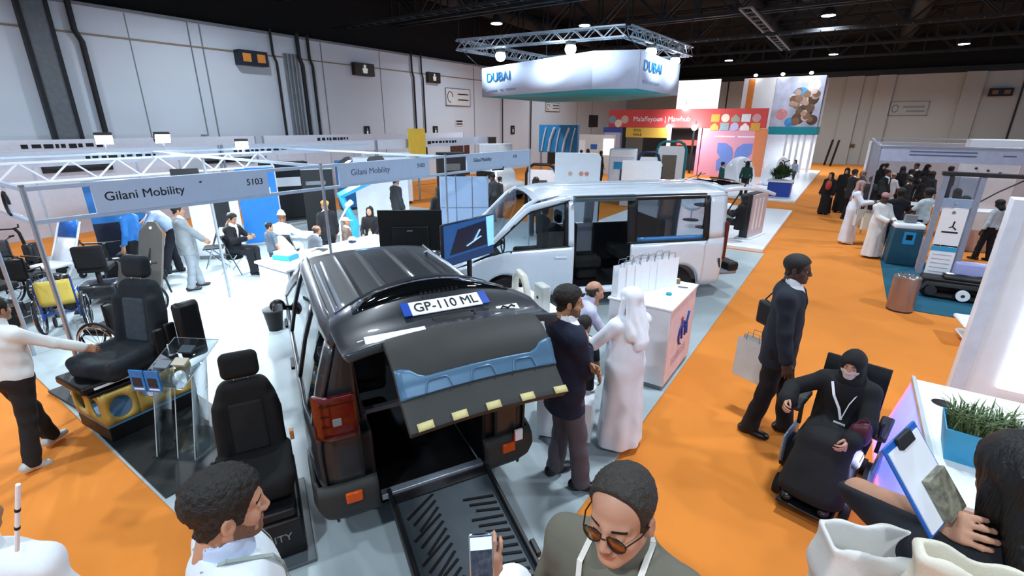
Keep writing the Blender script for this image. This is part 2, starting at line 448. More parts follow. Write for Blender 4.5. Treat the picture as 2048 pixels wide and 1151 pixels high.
def ik(S, W, l1, l2, hint):
    S = np.array(S, float); W = np.array(W, float); d = W-S; L = np.linalg.norm(d); L2 = min(L, (l1+l2)*.999)
    u = d/max(L, 1e-6); W = S+u*L2; a = (l1*l1-l2*l2+L2*L2)/(2*L2); h = math.sqrt(max(l1*l1-a*a, 0))
    n = np.array(hint, float); n = n-u*(n @ u); n /= max(np.linalg.norm(n), 1e-6)
    return S+u*a+n*h, W
def rotm(yaw=0, pitch=0, roll=0):
    """columns right/forward/up of a frame turned left by yaw, nodding down by pitch, tilting to its right by roll"""
    cy, sy, cp, sp, cr, sr = math.cos(yaw), math.sin(yaw), math.cos(pitch), math.sin(pitch), math.cos(roll), math.sin(roll)
    Z = np.array([[cy, -sy, 0], [sy, cy, 0], [0, 0, 1]]); X = np.array([[1, 0, 0], [0, cp, sp], [0, -sp, cp]]); Yr = np.array([[cr, 0, sr], [0, 1, 0], [-sr, 0, cr]])
    return Z @ X @ Yr
SKIN = {'light': '#b98a70', 'tan': '#a87c5e', 'brown': '#7d543b', 'dark': '#4a3025'}
def person(label, loc, yaw=0.0, H=1.75, vox=.012, skin='tan', top=('shirt', '#e8ebf0'), bottom='#20222a', shoes='#15151a', sole=None,
           hair=('short', '#17130f'), beard=False, pose=None, group=None, fine=None, girth=1.0, inner='#eef0f4', extra=None, glasses=None, lanyard=None, tie=None, belt=None, chub=0.0, coll=None, name='person', short_sleeve=False, legs_bare=False, z=0.0):
    """one figure: body mesh (head, neck, trunk, limbs, hands) with clothing and hair as its children.
    Local frame: x to its right, y forwards, z up; yaw turns it to its left from the hall's +y."""
    P = dict(hipz=.93, lean=0., twist=0., side=0., fl=(-.10, .0, 0), fr=(.10, .0, 0), fyl=.12, fyr=-.12, hl=None, hr=None, head=(0, 0, 0), el=(-.5, -.8, -.2), er=(.5, -.8, -.2),
             kl=(-.1, 1, 0), kr=(.1, 1, 0), curl=.45, curll=None, pl=None, pr=None, hipx=0., hipy=0., neck=0.0)
    P.update(pose or {}); S = H/1.75; fine = fine or max(vox*.55, .0045); hv = fine; handv = min(max(fine, .0045), .009)
    t = thing(name, label, 'person', (loc[0], loc[1], z), yaw, group); Rz0 = rotm(yaw)
    Hc = np.array([P['hipx'], P['hipy'], P['hipz']]); 
    R1 = rotm(P['twist']*.5, P['lean']*.55, P['side']*.5); R2 = rotm(P['twist'], P['lean'], P['side'])
    def up1(x, y, z_): return Hc+R1 @ np.array([x, y, z_])
    W_ = up1(0, 0, .20)
    def up2(x, y, z_): return W_+R2 @ np.array([x, y, z_-.20])
    g = girth
    sh = {s: up2(s*.166*(.5+.5*g), -.012, .440) for s in (-1, 1)}; nk = up2(0, -.015, .515)
    hd = nk+R2 @ np.array([0, .022+.05*P['neck'], .165-.02*P['neck']])
    Rh = rotm(P['twist']+P['head'][0], P['lean']*.4+P['head'][1], P['head'][2]+P['side']*.4)
    if P.get('headat') is not None:
        o_ = Rz0 @ hd*S; t.location.x = P['headat'][0]-o_[0]; t.location.y = P['headat'][1]-o_[1]
    for k_ in ('hl', 'hr'):
        if P.get(k_+'w') is not None: P[k_] = Rz0.T @ (np.array(P[k_+'w'])-np.array(t.location))/S
    hands = {}; elb = {}
    for s, key, ek in ((-1, 'hl', 'el'), (1, 'hr', 'er')):
        tgt = P[key]
        if tgt is None: tgt = sh[s]+np.array([s*.085, .07, -.515])
        elb[s], hands[s] = ik(sh[s], tgt, .285, .250, R2 @ np.array(P[ek], float))
    knee = {}; ank = {}; hip = {}
    for s, key, kk in ((-1, 'fl', 'kl'), (1, 'fr', 'kr')):
        f = P[key]; hip[s] = up1(s*.085, 0, -.01); a = np.array([f[0], f[1], (f[2] if len(f) > 2 else 0)+.088])
        knee[s], ank[s] = ik(hip[s], a, .422, .418, P[kk])
    fx = R2[:, 1]; fp = R1[:, 1]
    sgn = (-1, 1)
    def torso(p, o=0.0, k=.06):
        d = s_ell(p, up1(0, -.005, .02), (.160*g+o, .112*g+o, .13+o), R1)
        d = smin(d, s_ell(p, up1(0, .012*g, .17), (.142*g+o, .104*g*g+o, .17+o), R1), k)
        d = smin(d, s_ell(p, up2(0, 0, .36), (.160*g+o, .108*g+o, .185+o), R2), k)
        for s in sgn: d = smin(d, s_cap(p, up2(0, -.02, .468), sh[s], .060+o, .050+o), .05)
        return smin(d, s_cap(p, up2(0, -.02, .45), up2(0, -.02, .545), .078+o*.7, .056+o*.4), .05)
    def arm(p, s, o=0.0, upto=1.0, flare=0.0):
        d = s_cap(p, sh[s], elb[s], .050+o, .042+o)
        if upto > .5:
            w = elb[s]+(hands[s]-elb[s])*((upto-.5)*2)
            d = smin(d, s_cap(p, elb[s], w, .042+o, .034+(.031-.034)*upto+o+flare), .02)
        else:
            d = smax(d, (p-(sh[s]+(elb[s]-sh[s])*upto*2)) @ ((elb[s]-sh[s])/np.linalg.norm(elb[s]-sh[s])).astype(np.float32), .005)
        return d
    def leg(p, s, o=0.0, hem=None, oh=0.0):
        d = smin(s_cap(p, hip[s], knee[s], .088*(.6+.4*g)+o, .060+o), s_cap(p, knee[s], ank[s], .058+o, .040+o+oh), .025)
        return d
    allp = np.array([sh[-1], sh[1], elb[-1], elb[1], hands[-1], hands[1], Hc, nk, *knee.values(), *ank.values(), hip[-1], hip[1]])
    lo = allp.min(0)-.24; hi = allp.max(0)+.24; lo[2] = max(lo[2], -.02)
    def bb(pts, m): q = np.array(pts); return q.min(0)-m, q.max(0)+m
    def wr(p, a=.0035, f=26):
        return a*(np.sin(p[:, 0]*f+2.1*np.sin(p[:, 2]*f*.6+yaw*3))*np.sin(p[:, 1]*f*1.2+p[:, 2]*f*.5)+.6*np.sin(p[:, 2]*f*1.7+p[:, 0]*f+yaw))
    # ---- body: one continuous skin surface
    skn = mat('skin_'+skin, SKIN[skin], .5, var=.08, scale=14, bump=.05, bscale=220)
    def bare(p):
        d = torso(p, -.014)
        for s in sgn: d = smin(d, arm(p, s, -.002), .03)
        for s in sgn: d = smin(d, leg(p, s, -.016), .03)
        return smin(d, s_cap(p, nk, hd+Rh @ np.array([0, -.03, -.09]), .056+chub*.6, .052+chub*.6), .02)
    V, Fq = sn_mesh(bare, lo, hi, max(vox*1.15, .011)); VV = [V*S]; FF = [Fq]; MI = [np.zeros(len(Fq), int)]; k = len(V)
    hvv, hf = get_head(hv); hm = head_mats(hvv, hf, beard)
    hvv2 = hvv.copy()
    if chub: hvv2[:, 0] *= 1+chub*6
    VV.append((hvv2 @ Rh.T+hd)*S); FF.append(hf+k); MI.append(hm); k += len(hvv)
    for s, cu, pk in ((-1, P['curll'] if P['curll'] is not None else P['curl'], 'pl'), (1, P['curl'], 'pr')):
        a, f = get_hand(cu, handv)
        xd = hands[s]-elb[s]; xd /= np.linalg.norm(xd)
        zn = P[pk] if P[pk] is not None else np.array([s*1.0, .25, .1])
        zn = np.array(zn, float); zn = zn-xd*(zn @ xd); zn /= np.linalg.norm(zn); yd = np.cross(zn, xd)
        b = a.copy(); ff = f
        if s > 0: b = b*np.array([1, -1, 1]) if np.dot(yd, [0, 1, .2]) < -2 else b
        # right hand: thumb to +y of (x=fingers, z=back); the left hand is its mirror image
        if s < 0: b = b*np.array([1, -1, 1]); ff = f[:, ::-1]
        B = np.stack([xd, yd, zn], 1)
        VV.append((b @ B.T+hands[s])*S); FF.append(ff+k); MI.append(np.zeros(len(f), int)); k += len(b)
    hcol = hair[1] if hair else '#17130f'
    hm_ = mat('hair_'+str(hcol), hcol, .55, var=.25, scale=60, bump=.6, bscale=160)
    if hair and hair[0] in ('long', 'bob'):
        hm_ = mat('strand_'+str(hcol), hcol, .38, var=.3, scale=50, bump=.9, bscale=120)
        for nd in hm_.node_tree.nodes:
            if nd.type == 'TEX_NOISE' and not nd.inputs['Vector'].links[0].from_node.type == 'MAPPING':
                mp = hm_.node_tree.nodes.new('ShaderNodeMapping'); mp.inputs['Scale'].default_value = (1, 1, .07)
                hm_.node_tree.links.new(nd.inputs['Vector'].links[0].from_socket, mp.inputs['Vector']); hm_.node_tree.links.new(mp.outputs['Vector'], nd.inputs['Vector'])
    mats_ = [skn, mat('lips_'+skin, tuple(x*y for x, y in zip(srgb(SKIN[skin]), (.85, .6, .6))), .45), mat('eye_white', '#a9a39b', .3, var=.02), mat('pupil', '#1b120c', .2), mat('brow', '#1a130e' if hcol not in ('#8a8378',) else '#4a423a', .8),
             mat('stubble_'+skin, tuple(x*.38 for x in srgb(SKIN[skin])), .8, var=.2, scale=90, bump=.4, bscale=250)]
    body = link('body', np_mesh('body', np.concatenate(VV), np.concatenate(FF), True, np.concatenate(MI)), mats_, t)
    def part(nm, fn, l, h, vx, m):
        v, f = sn_mesh(fn, l, h, vx)
        return link(nm, np_mesh(nm, v*S, f), m, t)
    # ---- hair or headwear
    if hair:
        a, f = get_hair(hair[0], hv if hair[0] in ('short', 'curly', 'fade', 'receding', 'bald_sides', 'kufi') else max(hv, .007))
        if chub: a = a*np.array([1+chub*6, 1, 1])
        cloth_hair = hair[0] in ('hijab', 'ghutra', 'kufi', 'turban', 'cap')
        nm = {'hijab': 'headscarf', 'ghutra': 'headdress', 'kufi': 'skullcap', 'turban': 'turban', 'cap': 'cap'}.get(hair[0], 'hair')
        link(nm, np_mesh(nm, (a @ Rh.T+hd)*S, f), mat('cloth_'+hair[1], hair[1], .85, var=.05, bump=.25, bscale=300) if cloth_hair else hm_, t)
    # ---- clothing
    kind, tc = top[0], top[1]
    tm = mat('cloth_'+tc, tc, .85, var=.05, scale=5, bump=.25, bscale=300)
    hem = Hc[2]-.04
    Hn = R1[:, 2].astype(np.float32)
    robe = kind in ('thobe', 'abaya')
    if kind in ('shirt', 'tshirt', 'polo', 'jacket'):
        o = {'shirt': .014, 'tshirt': .012, 'polo': .014, 'jacket': .026}[kind]
        drop = {'shirt': .03, 'tshirt': .08, 'polo': .08, 'jacket': .20}[kind]
        upto = .42 if (kind in ('tshirt', 'polo') or short_sleeve) else (.93 if kind == 'jacket' else .95)
        def topf(p):
            d = torso(p, o)
            if drop > .05:
                d = smin(d, s_cap(p, up1(0, 0, .14), up1(0, .01, -drop-.25), .128*g+o, (.192 if kind == 'jacket' else .172)*g+o, (fp, .78)), .06)
            for s in sgn: d = smin(d, arm(p, s, o*.75, upto, .006), .035)
            d = d+wr(p)
            d = smax(d, -((p-up1(0, 0, -drop)) @ Hn), .008)
            nb = up2(0, -.02, .540)
            d = smax(d, (p-nb) @ (R2[:, 2]+.35*R2[:, 1]).astype(np.float32), .006)
            if kind == 'jacket':
                d = smax(d, -s_cap(p, up2(0, .155, .55), up2(0, .165, .17), .058, .010, (R2[:, 1], 2.2)), .006)
            d = smax(d, -s_cap(p, nk-R2[:, 2]*.02, hd+R2[:, 2]*.0, .062 if kind != 'jacket' else .066), .004)
            return d
        l, h = bb([sh[-1], sh[1], elb[-1], elb[1], hands[-1], hands[1], Hc, nk, up1(0, 0, -drop)], .22 if kind == 'jacket' else .19)
        part({'tshirt': 't_shirt', 'polo': 'polo_shirt'}.get(kind, kind), topf, l, h, vox, tm)
        if kind == 'jacket':
            im = mat('cloth_'+inner, inner, .8, var=.04, bump=.2, bscale=300)
            def inn(p):
                d = smax(torso(p, .010), -((p-up1(0, 0, .05)) @ Hn), .01)
                d = smax(d, .0-(p-up2(0, 0, .3)) @ R2[:, 1].astype(np.float32)-.02, .01)
                c = s_cap(p, up2(0, -.018, .50), up2(0, -.012, .565), .070, .064)
                c = smax(c, -s_cap(p, up2(0, -.015, .40), up2(0, -.015, .70), .054), .003)
                d = smin(d, c, .008)
                return smax(d, -s_cap(p, up2(0, .06, .57), up2(0, .10, .50), .030, .006), .004)
            l, h = bb([up1(0, 0, 0), nk, sh[-1], sh[1]], .16); part('shirt', inn, l, h, min(vox, .012), im)
        elif kind in ('shirt', 'polo'):
            cm = coll or tc
            def colf(p):
                c = s_cap(p, up2(0, -.018, .490), up2(0, -.012, .565), .084, .070)
                c = smax(c, -s_cap(p, up2(0, -.015, .38), up2(0, -.013, .72), .0585), .003)
                return smax(c, -s_cap(p, up2(0, .07, .60), up2(0, .115, .48), .045, .008), .004)
            l, h = bb([up2(0, 0, .49), up2(0, 0, .57)], .12); part('collar', colf, l, h, min(vox, .006), mat('cloth_'+cm, cm, .85, var=.05, scale=5, bump=.25, bscale=300))
    elif robe:
        o = .020 if kind == 'thobe' else .032
        low = min(ank[-1][2], ank[1][2])-.03
        sitting = Hc[2] < .75
        def robef(p):
            d = torso(p, o)
            if sitting:
                lg = smin(leg(p, -1, .035, oh=.06), leg(p, 1, .035, oh=.06), .22)
                d = smin(d, lg, .08)
            else:
                mid = (ank[-1]+ank[1])/2; mid[2] = low
                d = smin(d, s_cap(p, up1(0, 0, .10), mid, .150*g+o, .215*g+o, (fp, .82)), .08)
                for s in sgn: d = smin(d, s_cap(p, hip[s], ank[s], .09+o, .075+o), .06)
            for s in sgn: d = smin(d, arm(p, s, o*.8+.002, .96, .022 if kind == 'abaya' else .012), .035)
            th = np.arctan2(p[:, 1]-Hc[1], p[:, 0]-Hc[0])
            d = d+wr(p, .0015, 16)+.012*np.sin(th*7+1.3*np.sin(p[:, 2]*3+yaw))*np.clip((Hc[2]-p[:, 2])/.6, 0, 1)
            d = smax(d, low-p[:, 2], .006)
            d = smax(d, (p-up2(0, -.02, .54)) @ (R2[:, 2]+.3*R2[:, 1]).astype(np.float32), .006)
            return smax(d, -s_cap(p, nk, hd, .060), .004)
        part({'thobe': 'robe', 'abaya': 'abaya'}[kind], robef, lo, hi, vox, tm)
    if not robe and bottom:
        bm = mat('cloth_'+bottom, bottom, .85, var=.06, scale=5, bump=.25, bscale=300)
        hemz = {s: ank[s]+np.array([0, 0, -.035]) for s in sgn}
        def trf(p):
            d = smax(s_ell(p, up1(0, -.005, .0), (.168*g, .125*g, .13), R1), (p-up1(0, 0, .085)) @ Hn, .006)
            for s in sgn: d = smin(d, leg(p, s, .013, oh=.022), .03)
            d = d+wr(p, .0045, 22)
            for s in sgn:
                ax_ = ank[s]-knee[s]; ax_ = (ax_/np.linalg.norm(ax_)).astype(np.float32)
                far = s_cap(p, knee[s], ank[s]+ax_*.12, .13)
                d = np.where(far < 0, smax(d, (p-ank[s]) @ ax_-.045, .004), d)
            return d
        l, h = bb([Hc+[0, 0, .1], *knee.values(), *ank.values(), hip[-1], hip[1]], .15); part('trousers', trf, l, h, vox, bm)
        if belt:
            pass
    if shoes:
        shv, shf = get_shoe('shoe', min(max(vox*.7, .007), .014))
        for s, key, fk in ((-1, 'fl', 'fyl'), (1, 'fr', 'fyr')):
            yw = P[fk]; c, sn = math.cos(yw), math.sin(yw); Rz = np.array([[c, -sn, 0], [sn, c, 0], [0, 0, 1]])
            pit = P.get('toe'+('l' if s < 0 else 'r'), 0); Rx = rotm(0, pit, 0)
            vv = (shv @ (Rz @ Rx).T+ank[s])*S
            cz = shv[shf].mean(1)[:, 2]; mi = (cz < -.068).astype(int)
            link('shoe', np_mesh('shoe', vv, shf, True, mi), [mat('shoe_'+shoes, shoes, .35, var=.06), mat('sole_'+(sole or shoes), sole or '#0c0c0e', .6)], t)
    fr = dict(head=hd*S, Rh=Rh, nk=nk*S, R2=R2, up2=lambda x, y, z_: up2(x, y, z_)*S, up1=lambda x, y, z_: up1(x, y, z_)*S, hands={s: hands[s]*S for s in sgn}, elb={s: elb[s]*S for s in sgn}, S=S, Hc=Hc*S, knee={s: knee[s]*S for s in sgn}, ank={s: ank[s]*S for s in sgn})
    def hl(x, y, z_): return Vector((Rh @ np.array([x, y, z_])+hd)*S)
    if glasses:
        b = MB()
        for s in sgn:
            pts = [hl(s*.033+.026*math.cos(a), .100-.006*abs(math.cos(a)), -.014+.021*math.sin(a)) for a in [i*2*math.pi/14 for i in range(14)]]
            b.tube(pts, .0022*S, 6, closed=True)
            b.tube([hl(s*.059, .094, -.008), hl(s*.078, .05, -.004), hl(s*.083, -.01, -.006), hl(s*.080, -.03, -.024)], .0020*S, 6)
        b.tube([hl(-.008, .101, -.008), hl(0, .106, -.005), hl(.008, .101, -.008)], .002*S, 6)
        gl = b.build('spectacles', mat('glasses_frame', '#241a14', .3), t)
        lens = MB()
        for s in sgn: lens.add([hl(s*.033+.025*math.cos(a), .099-.006*abs(math.cos(a)), -.014+.020*math.sin(a)) for a in [i*2*math.pi/14 for i in range(14)]], [tuple(range(14))])
        lens.build('lens', glass('spectacle_lens', glasses if isinstance(glasses, tuple) else (1, .86, .7), .15), gl, solid=.001)
    if lanyard:
        b = MB(); col = lanyard if isinstance(lanyard, str) else '#e8e8e8'
        for s in sgn:
            oo = .032 if kind != 'jacket' else .045
            def front(x, z_):
                ys = np.linspace(.28, -.08, 73); d_ = torso(np.array([up2(x, y_, z_) for y_ in ys], np.float32), oo-.012); i_ = np.argmax(d_ < 0); return up2(x, ys[i_]+.008, z_)
            pts = [up2(s*.045, -.088, .535), up2(s*.078, -.03, .556), front(s*.080, .50), front(s*.068, .44), front(s*.035, .33), front(0, .20)]
            pts = [q*S for q in pts]
            for i in range(5): b.bar(pts[i], pts[i+1], .016*S, .0022*S, 0, up=R2[:, 1] if i > 1 else (R2[:, 2]))
        b.build('lanyard', mat('lanyard_'+col, col, .6), t)
        bd = MB(); c = (front(0, .165)+R2[:, 1]*.006)*S; bd.box((0, 0, 0), (.085*S, .004, .11*S), M=basis(c, R2[:, 0], R2[:, 1], R2[:, 2]))
        bd.build('badge', mat('badge_white', '#eef2f6', .4), t)
    return t, fr
# ------------------------------------------------------------------ hall: floor, walls, roof
def struct(name, mb, m, parent=None, **k):
    o = mb.build(name, m, parent, **k); o['kind'] = 'structure'; return o
XW, YW, ZC = -20.0, 50.0, 9.6
M_ORANGE = mat('carpet_orange', '#d8812e', .95, var=.05, scale=1.2, bump=.35, bscale=420)
M_TEAL = mat('carpet_teal', '#11566d', .95, var=.06, scale=2, bump=.35, bscale=420)
M_VINYL = mat('vinyl_grey_blue', '#a3b0b4', .4, var=.07, scale=1.5, bump=.03, bscale=80)
M_WALL = mat('wall_paint', '#cdd6e0', .8, var=.03, scale=.5)
M_BLACK = mat('roof_black', '#0b0c0e', .9, var=.2, scale=.6)
M_STEEL = mat('steel_dark', '#2a2c2f', .55, .4, var=.15)
M_ALU = mat('aluminium', '#aab4c0', .35, .7, var=.05)
M_WHITE = mat('panel_white', '#e6ebf2', .5, var=.02)
M_GLOSSW = mat('gloss_white', '#eef2f8', .25, var=.02)
M_BLK = mat('plastic_black', '#0d0d0f', .45, var=.15)
M_DKG = mat('plastic_dark_grey', '#2b2d30', .5, var=.1)
M_GRY = mat('plastic_grey', '#7d8288', .5, var=.06)
M_CHROME = mat('chrome', '#c9ced6', .12, 1.0, var=.02)
M_RUB = mat('rubber', '#101011', .8, var=.15)
M_RED = mat('paint_red', '#b3261f', .5)
M_BLUE = mat('paint_blue', '#1d5fb4', .4)
M_LBLUE = mat('paint_light_blue', '#2b93cc', .45)
M_NAVY = mat('paint_navy', '#10182c', .5)
M_YEL = mat('paint_yellow', '#c9a93a', .5)
M_INK = mat('print_ink', '#15161a', .7)
M_INKB = mat('print_blue', '#1c7fb8', .5)
def lampmat(name, col, e):
    return mat(name, col, .5, var=.01, emit=e)
M_LAMP = lampmat('lamp_white', '#ffffff', 18)

struct('floor', MB().b2((XW, -7, -.2), (16, YW, 0)), M_ORANGE)
struct('floor_car_booth', MB().b2((-15.6, 1.03, 0), (-1.34, 13.3, .012)), M_VINYL)
struct('floor_teal_booth', MB().b2((1.07, 10.5, 0), (7.5, 14.6, .012)), M_TEAL)
struct('floor_white_platform', MB().b2((-6.5, 13.43, 0), (-1.4, 20.6, .09)), M_GLOSSW, bevel=.01)
struct('floor_far_platform', MB().b2((-6.0, 23.2, 0), (-1.55, 40.5, .09)), M_GLOSSW, bevel=.01)
struct('wall_left', MB().b2((XW-.3, -7, 0), (XW, YW, 6.45)).b2((XW-.3, -7, 6.45), (XW-.25, YW+.3, ZC), 1), [M_WALL, M_BLACK])
struct('wall_back', MB().b2((XW, YW, 0), (16, YW+.3, 6.85)).b2((XW, YW+.25, 6.85), (16, YW+.3, ZC), 1), [mat('wall_paint_back', '#adafaa', .8, var=.03, scale=.5), M_BLACK])
struct('ceiling', MB().b2((XW-.3, -7, ZC), (16, YW+.3, ZC+.15)), M_BLACK)
# wall panels: seams, pilasters, top band
def wl(px, py): p = on_plane(px, py, 0, XW); return p.y, p.z
n_ = 1
for px0, py0, px1, py1, w in [(405, 81, 443, 296, .05), (300, 75, 310, 300, .03), (640, 90, 662, 280, .05), (760, 120, 772, 290, .04), (941, 128, 950, 300, .06), (1180, 205, 1182, 260, .06), (1150, 205, 1152, 270, .06)]:
    y, z = wl(px1, py1); o = struct('trim_%d' % n_, MB().b2((XW, y-w/2, .2), (XW+.012, y+w/2, 6.4)), M_GRY); n_ += 1
struct('trim_%d' % n_, MB().b2((XW, -7, 5.62), (XW+.03, 38, 5.67)), mat('conduit_copper', '#8d7a63', .5)); n_ += 1
struct('trim_%d' % n_, MB().b2((XW, -7, 6.42), (XW+.10, YW, 6.5)), M_GRY); n_ += 1
for px in (1690, 1750, 1920):
    p = on_plane(px, 260, 1, YW); struct('trim_%d' % n_, MB().b2((p.x-.55, YW-.25, 0), (p.x+.55, YW, 6.8)), mat('pilaster', '#a9aaa5', .8, var=.03)); n_ += 1
for px in (1445, 2018):
    p = on_plane(px, 260, 1, YW); struct('trim_%d' % n_, MB().b2((p.x-.05, YW-.06, 0 if px < 1500 else 1.5), (p.x+.05, YW, 6.8)), M_STEEL); n_ += 1
struct('trim_%d' % n_, MB().b2((XW, YW-.06, 6.78), (16, YW, 7.2)), M_STEEL); n_ += 1
# service ducts and pipes that come down the left wall
def wall_run(name, label, cat, pxs, w, d, m, top=6.6, bottom=None, group=None):
    y, z = wl(*pxs); b = MB(); z = bottom if bottom is not None else z
    b.b2((XW+.01, y-w/2, z), (XW+.01+d, y+w/2, top)); o = b.build(name, m, bevel=.01); tag(o, label, cat, group)
    return o
def duct(label, px, py, w, side):
    y, z = wl(px, py); t = thing('wall_duct', label, 'duct', (XW+.012, y, z))
    MB().b2((0, -w/2, 0), (.22, w/2, 6.55-z)).build('casing', mat('duct_grey', '#6d7378', .5, .3, var=.1), t)
    for s in (-1, 1): MB().b2((0, s*w/2-.05, -.1), (.26, s*w/2+.05, 6.55-z)).build('edge_channel', M_STEEL, t)
    MB().b2((.0, -w/2-.05, -.35), (.3, w/2+.05, -.10)).build('foot_plate', M_STEEL, t)
duct('wide grey riser duct with black edges near the red fire sign', 138, 290, .62, 1)
for lab, px, py, w in [('black riser pipe standing free to the right of the wide grey duct', 219, 303, .16), ('black riser pipe left of the grouped grey conduits', 574, 289, .10), ('dark thick riser pipe right of the grouped grey conduits', 622, 287, .16), ('second dark riser pipe, bending at the top, beside the grouped conduits', 641, 285, .12),
                       ('black pipe left of the small dark sign box', 833, 296, .10), ('black pipe just left of the square dark sign box', 850, 280, .09), ('thin black pipe under the left half of the hanging sign', 1003, 285, .08), ('blue-black pipe under the middle of the hanging sign', 1059, 270, .09)]:
    y, z = wl(px, py); b = MB(); b.tube([(XW+.10, y, max(z-1.0, .8)), (XW+.10, y, 5.4), (XW+.12, y-.12, 5.7), (XW+.12, y-.12, 6.6)], w/2, 10); tag(b.build('riser_pipe', M_STEEL), lab, 'pipe')
y, z = wl(600, 265); t = thing('conduit_rack', 'grey recessed rack of three vertical conduits on the left wall', 'conduit', (XW+.01, y, 2.4))
MB().b2((0, -.32, 0), (.03, .32, 3.4)).build('back_plate', M_GRY, t)
for k in (-1, 0, 1): MB().cyl((.07, k*.17, 0), (.07, k*.17, 3.4), .04).build('conduit', mat('conduit_grey', '#8b9196', .5, .3), t)
b = MB(); y, z = wl(416, 269); b.tube([(XW+.03, y, 6.4), (XW+.03, y, z), (XW+.03, y-.25, z)], .018, 6); tag(b.build('cable_drop', M_GRY), 'thin grey cable dropping down the left wall to a small hook', 'cable')
# boxes, signs and doors on the left wall
def wall_box(name, label, cat, x0, y0, x1, y1, m, d=.12, parts=None, group=None):
    a = wl(x0, y0); c = wl(x1, y1); ya, yb = a[0], c[0]; zt, zb = a[1], c[1]
    zt = (wl((x0+x1)/2, y0)[1]); zb = wl((x0+x1)/2, y1)[1]
    t = thing(name, label, cat, (XW+.012, (ya+yb)/2, zb), 0, group); w = abs(yb-ya); h = zt-zb
    MB().b2((0, -w/2, 0), (d, w/2, h)).build('housing', m, t, bevel=.01)
    if parts: parts(t, w, h, d)
    return t
def two_orange(t, w, h, d):
    for s in (-1, 1): MB().b2((d, s*w*.25-w*.14, h*.22), (d+.012, s*w*.25+w*.14, h*.78)).build('lit_panel', mat('amber_panel', '#b8742c', .5, emit=.25), t)
wall_box('sign_box', 'dark blue wall box with two amber panels high on the left wall', 'sign', 466, 103, 527, 132, M_NAVY, .4, two_orange)
def figure(t, w, h, d):
    b = MB(); b.ell((d+.004, 0, h*.74), (.004, w*.07, w*.07)); b.prism([(-w*.10, h*.2), (w*.10, h*.2), (w*.14, h*.6), (-w*.14, h*.6)], d, d+.008, M=basis((0, 0, 0), (0, 1, 0), (0, 0, 1), (1, 0, 0)))
    b.build('figure_symbol', mat('symbol_pale', '#bfc7c2', .5, emit=.4), t)
wall_box('sign_box', 'dark brown pictogram box with pale figure, wider of the two on the left wall', 'sign', 702, 127, 743, 152, mat('sign_brown', '#2a1e18', .5), .25, figure)
wall_box('sign_box', 'square dark pictogram box with pale bar, beside the black pipes', 'sign', 851, 145, 876, 166, mat('sign_brown', '#2a1e18', .5), .2, figure)
wall_box('toilet_sign', 'small dark blue pictogram plate below the wider brown sign box', 'sign', 727, 252, 740, 275, M_NAVY, .05, figure)
wall_box('toilet_sign', 'small black pictogram plate left of the two brown doors', 'sign', 865, 252, 875, 271, M_BLK, .05, figure)
wall_box('toilet_sign', 'small black pictogram plate under the hanging sign', 'sign', 1021, 251, 1028, 268, M_BLK, .05, figure)
def framed(t, w, h, d):
    b = MB()
    for y0, y1, z0, z1 in ((-w/2, w/2, 0, .03), (-w/2, w/2, h-.03, h), (-w/2, -w/2+.03, 0, h), (w/2-.03, w/2, 0, h)): b.b2((d, y0, z0), (d+.01, y1, z1))
    b.build('border', M_INK, t)
    b = MB(); b.tube([(d+.01, -w*.33+.10*w*math.cos(a), h*.5+.3*h*math.sin(a)) for a in [i*.45 for i in range(12)]], .02, 6)
    b.build('swirl_mark', M_INK, t)
    b = MB()
    for q in (.68, .36): b.b2((d, -w*.02, h*q-.03), (d+.01, w*.42, h*q+.03))
    b.build('text_lines', M_INK, t)
M_SIGNW = mat('sign_white', '#d9dbda', .5)
wall_box('framed_sign', 'white framed sign with swirl mark and two dark lines on the left wall', 'sign', 889, 177, 939, 212, M_SIGNW, .06, framed)
wall_box('framed_sign', 'pale framed sign below the hanging sign, right of the blue-black pipe', 'sign', 1090, 205, 1118, 223, M_SIGNW, .06, framed)
def leaf2(t, w, h, d):
    MB().b2((d, -.012, 0), (d+.005, .012, h)).build('door_gap', M_BLK, t)
    for s in (-1, 1): MB().b2((d, s*.12-.02, h*.42), (d+.06, s*.12+.02, h*.55)).build('handle', M_CHROME, t)
for i, (x0, x1, c) in enumerate([(900, 937, '#4a2c24'), (958, 991, '#35302e'), (1096, 1114, '#2c2a2b')]):
    a = wl(x0, 279)[0]; c_ = wl(x1, 279)[0]; t = struct('door_%d' % (i+1), MB().b2((XW, a, 0), (XW+.06, c_, 2.25)), mat('door_'+c, c, .5, var=.1)); 
    hb = MB(); hb.b2((XW+.06, (a+c_)/2-.2, .95), (XW+.10, (a+c_)/2-.12, 1.2)); hb.b2((XW+.06, (a+c_)/2+.12, .95), (XW+.10, (a+c_)/2+.2, 1.2)); hb.build('door_handle', M_CHROME, t)
wall_box('exit_sign', 'dark blue exit light over the tall black door', 'sign', 1092, 264, 1115, 271, M_NAVY, .2)
wall_box('notice', 'small white notices stacked above the brown doors', 'notice', 910, 238, 926, 252, M_SIGNW, .02, lambda t, w, h, d: MB().b2((d, -w*.4, h*.55), (d+.005, w*.4, h*.8)).b2((d, -w*.4, h*.2), (d+.005, w*.4, h*.4)).build('print', M_INK, t))
wall_box('louvre_panel', 'dark grey louvre panel on the wall left of the red booth', 'vent', 1178, 230, 1194, 254, M_DKG, .06)
